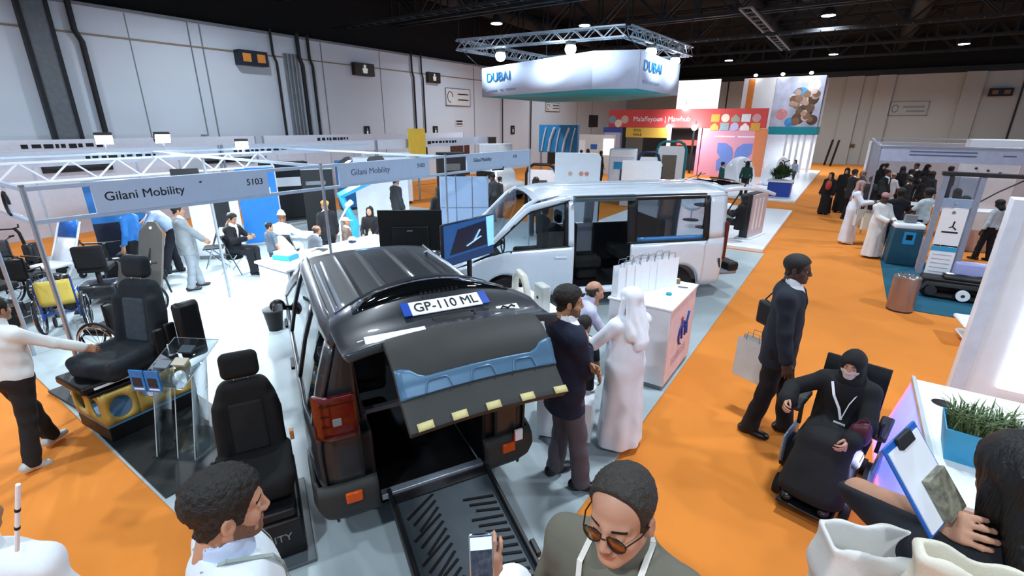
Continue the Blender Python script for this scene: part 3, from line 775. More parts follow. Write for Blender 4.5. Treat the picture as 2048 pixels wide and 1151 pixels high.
def hose(t, w, h, d):
    b = MB(); b.tube([(d+.02, w*.32*math.cos(a)*(.5+.5*math.cos(2*a)), h*.5+h*.3*math.sin(a*1.0)-.1*h) for a in [i*.4-.2 for i in range(9)]], .03, 6); b.box((d+.01, -w*.15, h*.5), (.02, w*.35, h*.16)); b.build('hose_symbol', M_SIGNW, t)
    b = MB()
    for y0, y1, z0, z1 in ((-w/2-.06, w/2+.06, -.06, 0), (-w/2-.06, w/2+.06, h, h+.06), (-w/2-.06, -w/2, 0, h), (w/2, w/2+.06, 0, h)): b.b2((0, y0, z0), (d, y1, z1))
    b.build('border', M_SIGNW, t)
wall_box('fire_sign', 'red fire hose sign with white border on the far left wall', 'sign', 24, 300, 56, 326, M_RED, .05, hose)
# back wall signs
def back_box(name, label, x0, y0, x1, y1, m, d, fn):
    a = on_plane(x0, y0, 1, YW); c = on_plane(x1, y1, 1, YW); t = thing(name, label, 'sign', ((a.x+c.x)/2, YW-.012, c.z)); w = c.x-a.x; h = a.z-c.z
    MB().b2((-w/2, -d, 0), (w/2, 0, h)).build('housing', m, t); fn(t, w, h, d); return t
def bf(t, w, h, d):
    b = MB()
    for x0, x1, z0, z1 in ((-w/2, w/2, 0, .06), (-w/2, w/2, h-.06, h), (-w/2, -w/2+.06, 0, h), (w/2-.06, w/2, 0, h)): b.b2((x0, -d-.01, z0), (x1, -d, z1))
    b.build('border', M_GRY, t); b = MB(); b.tube([(-w*.35+w*.08*math.cos(a), -d-.01, h*.5+h*.25*math.sin(a)) for a in [i*.5 for i in range(13)]], .04, 6); b.b2((-w*.15, -d-.01, h*.55), (w*.4, -d, h*.68)); b.b2((-w*.05, -d-.01, h*.25), (w*.42, -d, h*.38)); b.build('emblem_and_text', M_GRY, t)
back_box('framed_sign', 'pale framed sign with round emblem on the back wall', 1782, 203, 1853, 231, mat('sign_pale', '#a7a9a4', .6), .05, bf)
def bo(t, w, h, d):
    for s in (-1, 1): MB().b2((s*w*.25-w*.13, -d-.02, h*.25), (s*w*.25+w*.13, -d, h*.75)).build('lit_panel', mat('amber_dim', '#7a5b3a', .5), t)
back_box('sign_box', 'dark box with two dim amber panels on the back wall', 1979, 177, 2022, 192, M_BLK, .35, bo)
# roof trusses (run across the hall), air ducts and cable trays
def truss_mb(L, h, w, n, r):
    a = MB(); wbs = MB()
    for y in (-w/2, w/2):
        for z in (0, h): a.bar((0, y, z), (L, y, z), r*2)
    for i in range(n):
        x0 = L*i/n; x1 = L*(i+1)/n
        for y in (-w/2, w/2): wbs.bar((x0, y, 0 if i % 2 else h), (x1, y, h if i % 2 else 0), r*1.2); wbs.bar((x0, y, 0), (x0, y, h), r*1.2)
        wbs.bar((x0, -w/2, 0), (x1, w/2, 0), r)
    return a, wbs
_t0 = None
for i, y in enumerate((6.0, 12.4, 18.8, 25.2, 31.6, 38.0, 44.4)):
    lab = ['black roof truss crossing the hall nearest overhead', 'black roof truss second from the viewer', 'black roof truss third from the viewer', 'black roof truss fourth from the viewer, over the hanging sign', 'black roof truss fifth from the viewer', 'black roof truss sixth from the viewer', 'black roof truss next to the back wall'][i]
    if _t0 is None:
        _t0 = thing('roof_truss', lab, 'roof truss', (XW+.1, y, 7.7), 0, 'roof trusses across the hall')
        a, wbs = truss_mb(35.5, 1.55, .5, 22, .055); a.build('chords', M_STEEL, _t0); wbs.build('web', M_STEEL, _t0)
    else: dup(_t0, (XW+.1, y, 7.7), 0, lab)
for i, (x, r) in enumerate([(-17.5, .42), (-5.5, .35), (1.6, .42), (8.2, .4)]):
    b = MB(); b.cyl((x, -6, 8.9), (x, 49.5, 8.9), r, n=16)
    for k in range(10): b.cyl((x, -5+6*k, 8.9), (x, -4.9+6*k, 8.9), r+.03, n=16)
    tag(b.build('air_duct', M_BLACK if i % 2 else mat('duct_black', '#17191b', .6, .3)), ['round black air duct under the roof along the left wall', 'slim black air duct above the hanging sign', 'round black air duct above the orange aisle', 'black air duct over the right hand booths'][i], 'air duct')
for i, (x0, y0, x1, y1, z) in enumerate([(-20, 15.2, 14, 15.2, 7.0), (-20, 28.4, 14, 28.4, 7.2), (-20, 41.2, 14, 41.2, 7.3)]):
    b = MB(); b.b2((x0, y0-.18, z), (x1, y0-.15, z+.1)); b.b2((x0, y0+.15, z), (x1, y0+.18, z+.1))
    for k in range(60): b.b2((x0+.4+k*.56, y0-.16, z), (x0+.44+k*.56, y0+.16, z+.03))
    tag(b.build('cable_tray', M_STEEL), ['dark cable tray crossing under the roof, nearest of three', 'dark cable tray crossing behind the hanging sign truss', 'dark cable tray crossing close to the back wall'][i], 'cable tray')
b = MB(); p0 = on_plane(1500, 25, 2, 7.6); p1 = on_plane(1562, 100, 2, 7.6)
for s in (-.22, .22): b.bar((p0.x+s, p0.y-1, 7.6), (p0.x+s, p0.y+13, 7.6), .08)
for k in range(14): b.bar((p0.x-.22, p0.y-1+k, 7.6), (p0.x+.22, p0.y-1+k, 7.6), .05)
tag(b.build('lighting_rail', M_GRY), 'twin grey lighting rail hanging right of the sign truss', 'rail')
# high-bay lamps
_l0 = None
for i, (x, y, z) in enumerate(LAMPS):
    if _l0 is None:
        _l0 = thing('hall_lamp', 'round white high-bay hall lamp under the black roof', 'ceiling lamp', (x, y, z), 0, 'high-bay lamps under the roof')
        MB().cyl((0, 0, .1), (0, 0, ZC-z), .018, n=8).build('rod', M_STEEL, _l0)
        MB().lathe([(.06, .16), (.12, .12), (.28, -.1), (.30, -.24), (.27, -.24)], 20).build('shade', M_DKG, _l0)
        MB().cyl((0, 0, -.26), (0, 0, -.20), .27, n=20).build('diffuser', M_LAMP, _l0)
    else: dup(_l0, (x, y, z), 0)
# ------------------------------------------------------------------ vehicles
M_CARG = mat('car_paint_dark_grey', '#262a2f', .38, .15, var=.05, coat=.3)
M_VANW = mat('van_paint_pale', '#d3deea', .25, .1, var=.02, coat=.6)
M_CGLS = glass('car_glass_dark', (.35, .42, .48), .35)
M_VGLS = glass('van_glass_tinted', (.45, .52, .58), .3)
M_CGLD = mat('car_glass_black', '#07090b', .05, var=.1, coat=.5)
M_SEAT = mat('seat_fabric_black', '#111214', .95, var=.2, scale=20, bump=.3, bscale=400)
M_SEATG = mat('seat_fabric_slate', '#39424a', .95, var=.15, scale=20, bump=.3, bscale=400)
M_LAMPR = mat('lamp_red', '#560a09', .25, var=.25, scale=30, coat=.3)
M_LAMPO = mat('reflector_orange', '#c84f14', .2, var=.1, scale=40)
M_SKID = mat('skid_blue_grey', '#4c6f8b', .4, .2, var=.06)
M_BUMP = mat('bumper_plastic', '#2b2d2c', .6, var=.08, bump=.1, bscale=500)
def itp(x, xs, ys): return float(np.interp(x, xs, ys))
def patch(f, u0, u1, v0, v1, nu, nv):
    """grid of points f(u, v); v0 and v1 may be functions of u"""
    P = []
    for i in range(nu+1):
        u = u0+(u1-u0)*i/nu; a = v0(u) if callable(v0) else v0; b = v1(u) if callable(v1) else v1
        P.append([f(u, a+(b-a)*j/nv) for j in range(nv+1)])
    return P
def wheel(t, c, R, w, s=1):
    """wheel standing in the x-z plane, axle along y; s = side its face looks to"""
    b = MB(); b.lathe([(R*.62, -w/2), (R*.93, -w/2), (R, -w*.3), (R, w*.3), (R*.93, w/2), (R*.62, w/2)], 28, M=Matrix.Translation(c) @ Matrix.Rotation(math.pi/2, 4, 'X'))
    o = b.build('wheel', M_RUB, t)
    b = MB(); b.lathe([(R*.63, -w*.3), (R*.63, w*.42), (R*.58, w*.42), (R*.56, w*.2)], 28, M=Matrix.Translation(c) @ Matrix.Rotation(-s*math.pi/2, 4, 'X'))
    for k in range(7):
        a = 2*math.pi*k/7; b.bar((c[0]+R*.1*math.cos(a), c[1]+s*w*.34, c[2]+R*.1*math.sin(a)), (c[0]+R*.6*math.cos(a), c[1]+s*w*.34, c[2]+R*.6*math.sin(a)), R*.13, .02, up=(0, 1, 0))
    b.cyl((c[0], c[1]+s*w*.2, c[2]), (c[0], c[1]+s*w*.40, c[2]), R*.16); b.build('rim', M_ALU, o)
def car_seat_sdf(name, parent, loc, rz, m1, m2, vox=.014, scale=1.0, recline=.20, headrest=True):
    """automotive bucket seat: returns seat cushion, backrest and headrest as separate meshes (faces +y)"""
    R = Matrix.Translation(loc) @ Matrix.Rotation(rz, 4, 'Z') @ Matrix.Scale(scale, 4)
    def cush(p):
        X = p.copy(); X[:, 0] = np.abs(X[:, 0])
        d = s_box(X, (0, .24, .06), (.25, .27, .085), .07)
        d = smin(d, s_cap(X, (.215, .02, .13), (.215, .45, .115), .055), .03)
        d = -smin(-d, s_cap(X, (0, .06, .20), (0, .5, .21), .075, None, ((1, 0, 0), 1.9)), .03)
        return d+.003*np.maximum(0, np.cos(p[:, 1]*34))*(np.abs(p[:, 0]) < .14)
    sdf_part('seat_cushion', cush, (-.34, -.08, -.06), (.34, .56, .22), vox, m1, parent, R)
    c, s = math.cos(recline), math.sin(recline)
    Rb = np.array([[1, 0, 0], [0, c, -s], [0, s, c]])
    def back(p):
        q = (p-np.array([0, -.02, .08], np.float32)) @ Rb.astype(np.float32); X = q.copy(); X[:, 0] = np.abs(X[:, 0]); z = X[:, 2]
        w = np.interp(z, [0, .1, .35, .5, .62, .66], [.20, .235, .245, .215, .17, .15])
        d = s_box(X*np.stack([.24/w, np.ones_like(w), np.ones_like(w)], 1).astype(np.float32), (0, -.02, .31), (.24, .075, .34), .065)
        d = smin(d, s_cap(X, (.20, .05, .06), (.185, .045, .46), .045), .035)
        return d
    sdf_part('backrest', back, (-.34, -.45, -.02), (.34, .2, .82), vox, m1, parent, R)
    def ins(p):
        q = (p-np.array([0, -.02, .08], np.float32)) @ Rb.astype(np.float32)
        return s_box(q, (0, .045, .27), (.125, .022, .21), .02)
    sdf_part('centre_panel', ins, (-.2, -.3, .0), (.2, .2, .62), vox, m2, parent, R)
    if headrest:
        def hr(p):
            q = (p-np.array([0, -.02, .08], np.float32)) @ Rb.astype(np.float32)
            d = s_box(q, (0, -.01, .765), (.135, .055, .105), .05); return smin(d, s_cap(q, (-.06, -.01, .62), (-.06, -.01, .74), .009), .01) if False else d
        sdf_part('headrest', hr, (-.2, -.4, .6), (.2, .15, 1.05), vox, m1, parent, R)
        b = MB()
        for sx in (-.05, .05):
            p0 = Vector((sx, -.02-.03*c*0-.62*s, .08+.62*c)); p1 = Vector((sx, -.02-.74*s, .08+.74*c)); b.cyl(R @ p0, R @ p1, .007, n=8)
        b.build('headrest_post', M_CHROME, parent)

# ======== dark grey wheelchair-access car, tailgate up, ramp down
CARANG = math.radians(151.3)
car = thing('car', 'dark grey people carrier with its tailgate raised and a black wheelchair ramp let down', 'car', (-2.29, 2.26, .012), CARANG)
def cw(z): return itp(z, [.2, .5, .85, 1.05, 1.4, 1.72, 1.80], [.80, .865, .875, .862, .775, .665, .60])
def cx_(x): return itp(x, [-.05, .0, .12, .4, 3.4, 4.0, 4.35, 4.45], [.90, .925, .965, 1, 1, .95, .80, .6])
def cside(s, off=0.0): return lambda x, z: (x+itp(z, [.9, 1.8], [0, .05])*(1 if x < .5 else 0), s*(cw(z)*cx_(x)+off), z)
def carch(x):
    for c in (.88, 3.55):
        if abs(x-c) < .38: return max(.26, .32+math.sqrt(.38**2-(x-c)**2))
    return .26
ctop = lambda x: itp(x, [0, 2.05, 3.1, 3.3, 4.45], [1.66, 1.66, 1.14, 1.05, .80])
cbelt = lambda x: itp(x, [0, 3.1, 4.45], [1.06, 1.04, .78])
for s in (1, -1):
    nm = 'left' if s > 0 else 'right'
    b = MB(); b.grid(patch(cside(s), 0, 4.44, carch, cbelt, 74, 7)); 
    for x0, x1 in ((0, .16), (.92, 1.02), (1.98, 2.10)): b.grid(patch(cside(s), x0, x1, cbelt, ctop, 4, 6))
    b.grid(patch(cside(s), 0, 2.10, ctop, 1.785, 20, 4))
    b.grid(patch(cside(s), 2.10, 3.1, lambda x: ctop(x)-.07, lambda x: ctop(x)+.05+.09*(2.1-x+1)/1, 12, 2))
    b.build('body_side', M_CARG, car, solid=.02)
    g = MB()
    for x0, x1 in ((.16, .92), (1.02, 1.98), (2.10, 3.0)): g.grid(patch(cside(s, -.006), x0, x1, cbelt, lambda x: ctop(x)-(.06 if x > 2.1 else 0), 10, 5))
    g.build('side_window', M_CGLS, car)
    h = MB()
    for x in (1.25, 2.3): h.bar((x, s*.90, .98), (x+.2, s*.90, .99), .03, .03)
    h.build('door_handle', M_BLK, car, bevel=.006)
    m_ = MB(); m_.ell((2.75, s*.965, 1.08), (.07, .085, .08), nu=14, nv=10); m_.bar((2.8, s*.84, 1.03), (2.76, s*.92, 1.05), .05)
    mo = m_.build('wing_mirror', M_BLK, car); MB().box((2.685, s*.965, 1.08), (.012, .11, .09)).build('mirror_glass', M_CHROME, mo, bevel=.004)
    tr = MB(); tr.grid(patch(lambda x, z: (x, s*(cw(.6)*cx_(x)+.006), z), .0, 4.3, lambda x: max(carch(x), .5), lambda x: max(carch(x)+.05, .62), 60, 2)); tr.build('side_moulding', M_BUMP, car, solid=.012)
    rr = MB(); rr.tube([(.30, s*.53, 1.79), (.36, s*.53, 1.835), (1.0, s*.53, 1.85), (1.6, s*.52, 1.835), (1.72, s*.52, 1.785)], .016, 8)
    rr.tube([(.30, s*.57, 1.785), (1.0, s*.575, 1.80), (1.75, s*.57, 1.785)], .010, 6); rr.build('roof_rail', M_ALU, car)
    wheel(car, (.88, s*.77, .31), .31, .2, s); wheel(car, (3.55, s*.77, .31), .31, .2, s)
def croof(x, y):
    yy = abs(y)/.62; z = 1.775+.05*(1-yy**2.4)-.02*max(0, x-1.2)**2-.012*(1-min(1, x/.4))
    for r in (.14, .36): z += .012*math.exp(-((abs(y)-r)/.014)**2)*(1 if .2 < x < 1.9 else 0)
    return (x, y, z)
MB().grid(patch(croof, -.03, 2.08, -.615, .615, 22, 88)).build('roof', M_CARG, car, solid=.02)
MB().grid(patch(lambda u, y: (2.06+1.06*u, y*(.615+.24*u)/.66, 1.80-.035*(y/.66)**2-.76*u-.03*u*u+.05*math.sin(math.pi*u)), 0, 1, -.66, .66, 10, 12)).build('windscreen', M_CGLS, car)
MB().grid(patch(lambda x, y: (x, y*cx_(x), itp(x, [3.05, 3.3, 4.1, 4.45], [1.10, 1.06, .95, .78])-.03*(y/.8)**2), 3.05, 4.44, -.80, .80, 14, 12)).build('bonnet', M_CARG, car, solid=.02)
MB().b2((4.36, -.62, .25), (4.46, .62, .8)).build('front_bumper', M_BUMP, car, bevel=.04)
# rear face around the opening
def rear_face(s, y_in, z0, z1, d0=0.0):
    def f(z, k):
        yo = cw(z)*cx_(0.0); y = y_in+(yo-y_in)*k; x = d0+itp(z, [.9, 1.8], [0, .05])+.10*max(0, k-.55)**2*2.2
        return (x, s*y, z)
    return patch(f, z0, z1, 0, 1, 14, 8)
b = MB(); b.grid(rear_face(1, .53, .58, 1.73)); b.build('rear_pillar', M_CARG, car, solid=.03)
b = MB(); b.grid(rear_face(-1, .53, .58, 1.73)); b.build('rear_pillar', M_CARG, car, solid=.03)
b = MB(); b.b2((0.0, -.56, 1.72), (.14, .56, 1.80)); b.build('rear_header', M_BLK, car, bevel=.02)
for s in (1, -1):
    b = MB()
    def lf(z, k, s=s):
        y = .545+(.815-.545)*k; bul = .03*math.sin(math.pi*min(max((z-1.0)/.34, 0), 1))*.5
        return (-.035-bul+.15*max(0, k-.6)**2*3, s*y, z)
    b.grid(patch(lf, 1.00, 1.34, 0, 1, 8, 8)); 
    lo_ = b.build('tail_lamp', M_LAMPR, car, solid=.04, bevel=.008)
    MB().b2((-.075, s*.65, 1.125), (-.045, s*.71, 1.185)).build('reversing_lens', M_GRY, lo_, bevel=.006)
    lines = MB()
    for k in range(4): lines.b2((-.066, s*.56, 1.045+.08*k), (-.05, s*.78, 1.053+.08*k))
    lines.build('lens_ribs', mat('lamp_red_dark', '#2c0806', .2), lo_)
    # bumper corner piece
    yi = .45 if s > 0 else .42
    def bf_(z, k, s=s, yi=yi):
        yo = itp(z, [.28, .45, .75], [.80, .875, .86]); y = yi+(yo-yi)*min(k/.7, 1); prot = itp(z, [.30, .36, .50, .56, .60], [.0, .045, .055, .045, .0])
        if k <= .7: return (-prot+.10*max(0, k-.45)**2*4, s*y, z)
        q = (k-.7)/.3; return (-prot*(1-q)+.025+q*.5, s*(yo+.01), z)
    bo_ = MB().grid(patch(bf_, .30, .60, 0, 1, 14, 16)).build('bumper_corner', M_BUMP, car, solid=.03)
    MB().b2((-.085, s*.57, .46), (-.055, s*.69, .55)).build('reflector', M_LAMPO, bo_, bevel=.012)
st = MB().b2((-.078, -.76, .55), (-.058, -.69, .65)).build('sticker', M_GLOSSW, car); MB().b2((-.078, -.69, .55), (-.058, -.675, .61)).build('red_tab', M_RED, st)
# interior: lowered floor channel, side trims, rear seats, bench bars
b = MB(); b.b2((0, -.43, .27), (2.6, .43, .30)); b.build('floor_channel', M_BLK, car)
for s in (1, -1):
    b = MB(); b.b2((.03, s*.44, .28), (2.4, s*.60, .95)); b.b2((.05, s*.60, .9), (2.4, s*.76, 1.05)); b.build('boot_side_trim', M_BLK, car, bevel=.03)
    b = MB(); b.b2((.10, s*.46, 1.0), (.5, s*.62, 1.06)); b.build('trim_ledge', M_DKG, car, bevel=.015)
    b = MB(); b.cyl((.06, s*.50, 1.05), (.02, s*.55, 1.80), .012, n=8); b.build('gas_strut', M_BLK, car)
MB().b2((-.02, -.42, .34), (.05, .43, .39)).build('sill_plate', M_ALU, car, bevel=.006)
MB().b2((.5, -.46, .80), (.55, .46, .84)).build('cross_bar', M_GRY, car)
for y in (.30, -.30): 
    b = MB(); b.b2((1.25, y-.22, .55), (1.75, y+.22, .75)); b.b2((1.2, y-.22, .7), (1.36, y+.22, 1.32)); b.b2((1.22, y-.12, 1.34), (1.32, y+.12, 1.52)); b.build('rear_seat', M_SEAT, car, bevel=.05)
MB().b2((2.6, -.75, .6), (3.1, .75, 1.05)).build('dashboard', M_BLK, car, bevel=.06)
MB().b2((.9, -.8, .2), (4.3, .8, .27)).build('underbody', M_BLK, car)
# tailgate, raised: profile in (x, z) swept across the car
tg = [(.10, 1.85), (.02, 2.00), (-.05, 2.055), (-.19, 2.05), (-.33, 2.015), (-.48, 1.955), (-.62, 1.955), (-.74, 1.985)]
def tdrop(u, k): return itp(u, [0, 2, 4, 5, 7], [.02, .15, .07, .03, .02])*k*k+.03*abs(k)**4
def tgf(i, k):
    u = i*(len(tg)-1); j = min(int(u), len(tg)-2); f = u-j; x = tg[j][0]+(tg[j+1][0]-tg[j][0])*f; z = tg[j][1]+(tg[j+1][1]-tg[j][1])*f
    hw = itp(u, [0, 2, 4, 7], [.60, .64, .665, .64]); return (x, k*hw, z-tdrop(u, k))
gate = MB().grid(patch(tgf, 0, 1, -1, 1, 14, 24)).build('tailgate', M_CARG, car, solid=.05, bevel=.01)
MB().grid(patch(lambda i, k: tuple(Vector(tgf(i, k))+Vector((0, 0, .030))), .24, .50, -.80, .80, 6, 12)).build('rear_window', M_CGLD, gate, solid=.006)
sp = MB(); sp.tube([(-.02+.10*(1-abs(k)**2)*.6, k*.60, 2.07-.16*k*k) for k in [i/8-1 for i in range(17)]], .018, 8); sp.build('spoiler_lip', M_CARG, gate)
wp = MB(); wp.tube([(-.30, .0, 2.03), (-.26, -.2, 2.02), (-.22, -.40, 2.0)], .008, 6); wp.build('rear_wiper', M_BLK, gate)
def gp(x, y, h=.035): 
    z = float(np.interp(-x, [-p[0] for p in tg], [p[1] for p in tg])); u = float(np.interp(-x, [-p[0] for p in tg], list(range(len(tg))))); return Vector((x, y, z+h-tdrop(u, y/.65)))
gx = Vector((0, -1, 0)); gy = Vector((.91, 0, .40)).normalized(); gz = gx.cross(gy)
def gM(x, y, h=.035): return basis(gp(x, y, h), gx, gy, gz)
pl = MB().box((0, 0, 0), (.56, .115, .010), M=gM(-.405, -.02)).build('number_plate', M_GLOSSW, gate, bevel=.004)
for s in (-1, 1): MB().box((s*.255, 0, .003), (.05, .115, .010), M=gM(-.405, -.02)).build('blue_band', mat('plate_blue', '#1747a6', .4), pl)
text('plate_lettering', 'GP-110 ML', .105, M_INK, pl, M=gM(-.405, -.02) @ Matrix.Translation((0, -.004, .007)), align='CENTER', sx=.86)
MB().box((0, 0, 0), (.26, .05, .02), M=gM(-.54, -.02, .022)).build('handle_recess', M_BLK, gate, bevel=.006)
MB().box((0, 0, 0), (.035, .03, .015), M=gM(-.525, -.15, .035)).build('latch', M_CHROME, gate, bevel=.004)
MB().box((0, 0, 0), (.34, .055, .006), M=gM(-.66, .36, .03)).build('paper_label', M_GLOSSW, gate)
bd = MB().box((0, 0, 0), (.15, .07, .004), M=gM(-.52, -.40, .022)).build('model_badge', M_GLOSSW, gate)
b = MB(); b.tube([(x, y, 0) for x, y in [(-.05, .0), (-.03, .02), (0, .0), (.03, .02), (.05, .0)]], .006, 6); 
b.v = [tuple(gM(-.52, -.40, .03) @ Vector(v)) for v in b.v]; b.build('badge_mark', M_INK, bd)
lt = MB()
for k in range(9): lt.box((.03*k-.12, 0, 0), (.018, .022, .006), M=gM(-.27+.004*k*0, -.02, .042))
lt.build('chrome_lettering', M_CHROME, gate)
# cut-out bumper section that lifts with the tailgate
sec = [(-.70, 1.985), (-.76, 2.0), (-.86, 1.975), (-.93, 1.93), (-.965, 1.885), (-.985, 1.845), (-1.02, 1.80), (-1.05, 1.775), (-1.10, 1.735), (-1.16, 1.69)]
def bpf(u, k):
    j = min(int(u), len(sec)-2); f = u-j; return (sec[j][0]+(sec[j+1][0]-sec[j][0])*f, k*itp(u, [0, 1, 9], [.43, .455, .44]), sec[j][1]+(sec[j+1][1]-sec[j][1])*f-.02*k*k)
bp_ = MB().grid(patch(bpf, 0, 9, -1, 1, 18, 16)).build('bumper_section', M_BUMP, car, solid=.05, bevel=.008)
def nrm(u, k, h): 
    p = Vector(bpf(u, k)); q = Vector(bpf(u+.02, k))-p; n = Vector((0, 1, 0)).cross(q).normalized(); n = n if n.z > 0 or n.x < 0 else -n
    if n.x > 0: n = -n
    return tuple(p+n*h)
MB().grid(patch(lambda k, u: nrm(u, k, .031), -1, 1, lambda k: itp(abs(k), [0, .72, .86, 1], [4.1, 4.1, 3.1, 3.0]), 6.1, 24, 8)).build('skid_plate', M_SKID, bp_, solid=.008)
for kc in (-.55, 0.0, .55):
    e = MB(); pts = [nrm(u, kc+dk, .038) for dk, u in ((-.16, 5.9), (-.13, 4.9), (-.09, 4.65), (.09, 4.65), (.13, 4.9), (.16, 5.9))]
    e.tube(pts, .006, 6); e.build('embossed_arch', M_SKID, bp_)
for k in (-.92, -.45, 0.0, .42, .82):
    MB().grid(patch(lambda q, u: nrm(u, q, .03), k-.09, k+.09, 8.45, 8.98, 3, 2)).build('tape_strip', mat('tape_pale_yellow', '#c9bf86', .6), bp_, solid=.006)
# ramp
rp = Vector((.02, 0, .36)); re = Vector((-1.5, 0, .03)); rd = (re-rp); rl = rd.length; rdn = rd.normalized()
RM = basis(rp, (0, -1, 0), tuple(rdn), tuple(Vector((0, 1, 0)).cross(rdn)))
rmp = MB().b2((-.36, 0, -.03), (.44, rl, 0), M=RM).build('ramp', mat('ramp_dark', '#3a4248', .5, .4, var=.1), car, bevel=.004)
for x in (-.37, .43): MB().b2((x-.014, .0, -.03), (x+.014, rl, .055), M=RM).build('side_rail', M_BLK, rmp, bevel=.006)
sl = MB()
for k in range(19):
    y = .28+.062*k
    for x0, x1, dy in ((-.30, -.06, -.14), (.14, .38, .05)):
        q = 1.0 if k % 7 != 6 else .4
        sl.bar(RM @ Vector((x0+.03*(k % 3), y, .002)), RM @ Vector((x1, y+dy, .004)), .020, .008)
sl.build('grip_grooves', M_BLK, rmp)['kind'] = 'stuff'
rv = MB()
for x, y in ((.1, .9), (.02, .93), (.30, 1.36), (.36, 1.30), (.40, 1.38), (.27, 1.42), (.33, 1.44), (.42, 1.28)): rv.cyl(RM @ Vector((x, y, 0)), RM @ Vector((x, y, .008)), .008, n=8)
rv.build('rivets', M_GLOSSW, rmp)['kind'] = 'stuff'
MB().b2((.46, .78, -.03), (.50, .90, .03), M=RM).build('ramp_latch', M_BLK, rmp, bevel=.008)
MB().b2((-.36, 0, 0), (.44, .12, .012), M=RM).build('hinge_plate', M_BLK, rmp)

# ======== pale van, sliding door open
van = thing('van', 'pale blue-white passenger van with its side door slid open, behind the dark grey car', 'van', (-2.19, 9.79, .012), math.radians(226.2))
VZ = 2.06
def vw(z): return itp(z, [.2, .35, .6, 1.0, 1.18, 1.92, 1.98, 2.06], [.84, .90, .935, .94, .925, .83, .78, .60])
def vx_(x): return itp(x, [.05, .12, .3, .7, 4.0, 4.7, 5.0], [.93, .955, .985, 1, 1, .93, .78])
def vside(s, off=0.0): return lambda x, z: (x, s*(vw(z)*vx_(x)+off), z)
def varch(x):
    for c in (.95, 4.10):
        if abs(x-c) < .40: return max(.30, .33+math.sqrt(.40**2-(x-c)**2))
    return .30
vbelt = lambda x: itp(x, [.05, 2.0, 2.95, 3.6, 4.1, 4.4, 5.0], [1.17, 1.16, 1.14, 1.12, 1.10, 1.02, .78])
vtop = lambda x: itp(x, [.05, 2.9, 3.1, 3.7, 4.3, 4.35], [1.90, 1.90, 1.88, 1.74, 1.22, 1.14])
vroofz = lambda x: itp(x, [.05, .5, 3.2, 3.7, 4.35, 4.5], [2.02, 2.06, 2.05, 1.95, 1.26, 1.08])
def pil(b, s, x0, x1): b.grid(patch(vside(s), x0, x1, vbelt, vtop, 4, 6))
for s in (1, -1):
    b = MB()
    segs = [(.06, 1.86), (2.93, 4.98)] if s > 0 else [(.06, 2.95), (4.0, 4.98)]
    for x0, x1 in segs: b.grid(patch(vside(s), x0, x1, varch, vbelt, int((x1-x0)*22), 8))
    if s > 0:
        b.grid(patch(vside(s, -.03), 1.86, 2.93, .30, .40, 8, 2))
        for x0, x1 in ((.06, .45), (2.93, 3.03)): pil(b, s, x0, x1)
    else:
        for x0, x1 in ((.06, .45), (1.9, 2.1), (2.90, 3.0), (4.0, 4.1)): pil(b, s, x0, x1)
    b.grid(patch(vside(s), .06, 3.0, vtop, lambda x: 1.975, 30, 3))
    b.grid(patch(vside(s), 3.0, 4.35, vtop, lambda x: min(vtop(x)+.10, 1.975), 16, 2))
    b.build('body_side', M_VANW, van, solid=.03)
    wheel(van, (.95, s*.80, .33), .33, .22, s); wheel(van, (4.10, s*.80, .33), .33, .22, s)
# left side glass: quarter window band, front door window
g = MB().grid(patch(vside(1, .036), .50, 1.98, 1.17, 1.90, 16, 6)).build('rear_side_window', M_VGLS, van)
g = MB().grid(patch(vside(1, -.004), 3.03, 4.26, lambda x: vbelt(x)+.01, lambda x: vtop(x)-.005, 18, 6)).build('front_side_window', M_VGLS, van)
MB().grid(patch(vside(-1, -.004), .45, 2.90, 1.17, 1.90, 16, 6)).build('far_side_window', M_VGLS, van)
b = MB(); b.grid(patch(vside(1, .012), 3.0, 4.3, lambda x: vtop(x)-.03, lambda x: vtop(x)+.02, 18, 1)); b.grid(patch(vside(1, .012), 3.0, 4.3, lambda x: vbelt(x)-.02, lambda x: vbelt(x)+.02, 18, 1)); b.grid(patch(vside(1, .012), 2.99, 3.10, 1.13, 1.88, 2, 5)); b.build('window_surround', M_BLK, van, solid=.006)
# sliding door, parked back along the side
sd = MB().grid(patch(vside(1, .055), .50, 1.93, lambda x: max(varch(x)+.02 if abs(x-.95) < .42 else .36, .36), 1.15, 34, 8)).build('sliding_door', M_VANW, van, solid=.03)
b = MB(); b.grid(patch(vside(1, .050), .46, 2.0, 1.15, 1.19, 14, 1)); b.grid(patch(vside(1, .050), .46, 2.0, 1.88, 1.93, 14, 1)); b.grid(patch(vside(1, .050), .44, .56, 1.17, 1.90, 2, 5)); b.grid(patch(vside(1, .050), 1.82, 2.0, 1.17, 1.90, 2, 5)); b.build('window_frame', M_BLK, sd, solid=.012)
MB().grid(patch(vside(1, .048), .56, 1.82, 1.17, 1.26, 8, 1)).build('blue_film', mat('film_blue', '#2c6ea6', .3), sd, solid=.004)
for x in (1.66, 3.16):
    hb = MB(); hb.bar((x-.11, .95 if x > 2 else 1.005, .965), (x+.11, .95 if x > 2 else 1.005, .975), .035, .035); hb.build('door_handle', M_VANW, van if x > 2 else sd, bevel=.01)
MB().b2((.60, .935, 1.955), (2.95, .985, 1.985)).build('door_rail', M_DKG, van)
MB().b2((1.86, .80, 1.88), (2.94, .90, 1.975)).build('door_header', mat('header_teal_grey', '#5b7480', .5), van)
MB().b2((1.84, .72, .30), (2.96, .95, .37)).build('door_sill', M_WHITE, van, bevel=.01)
bl = MB(); bl.bar((.10, .90, .62), (.16, .945, .80), .03, .02); bl.build('fuel_flap_edge', M_DKG, van)
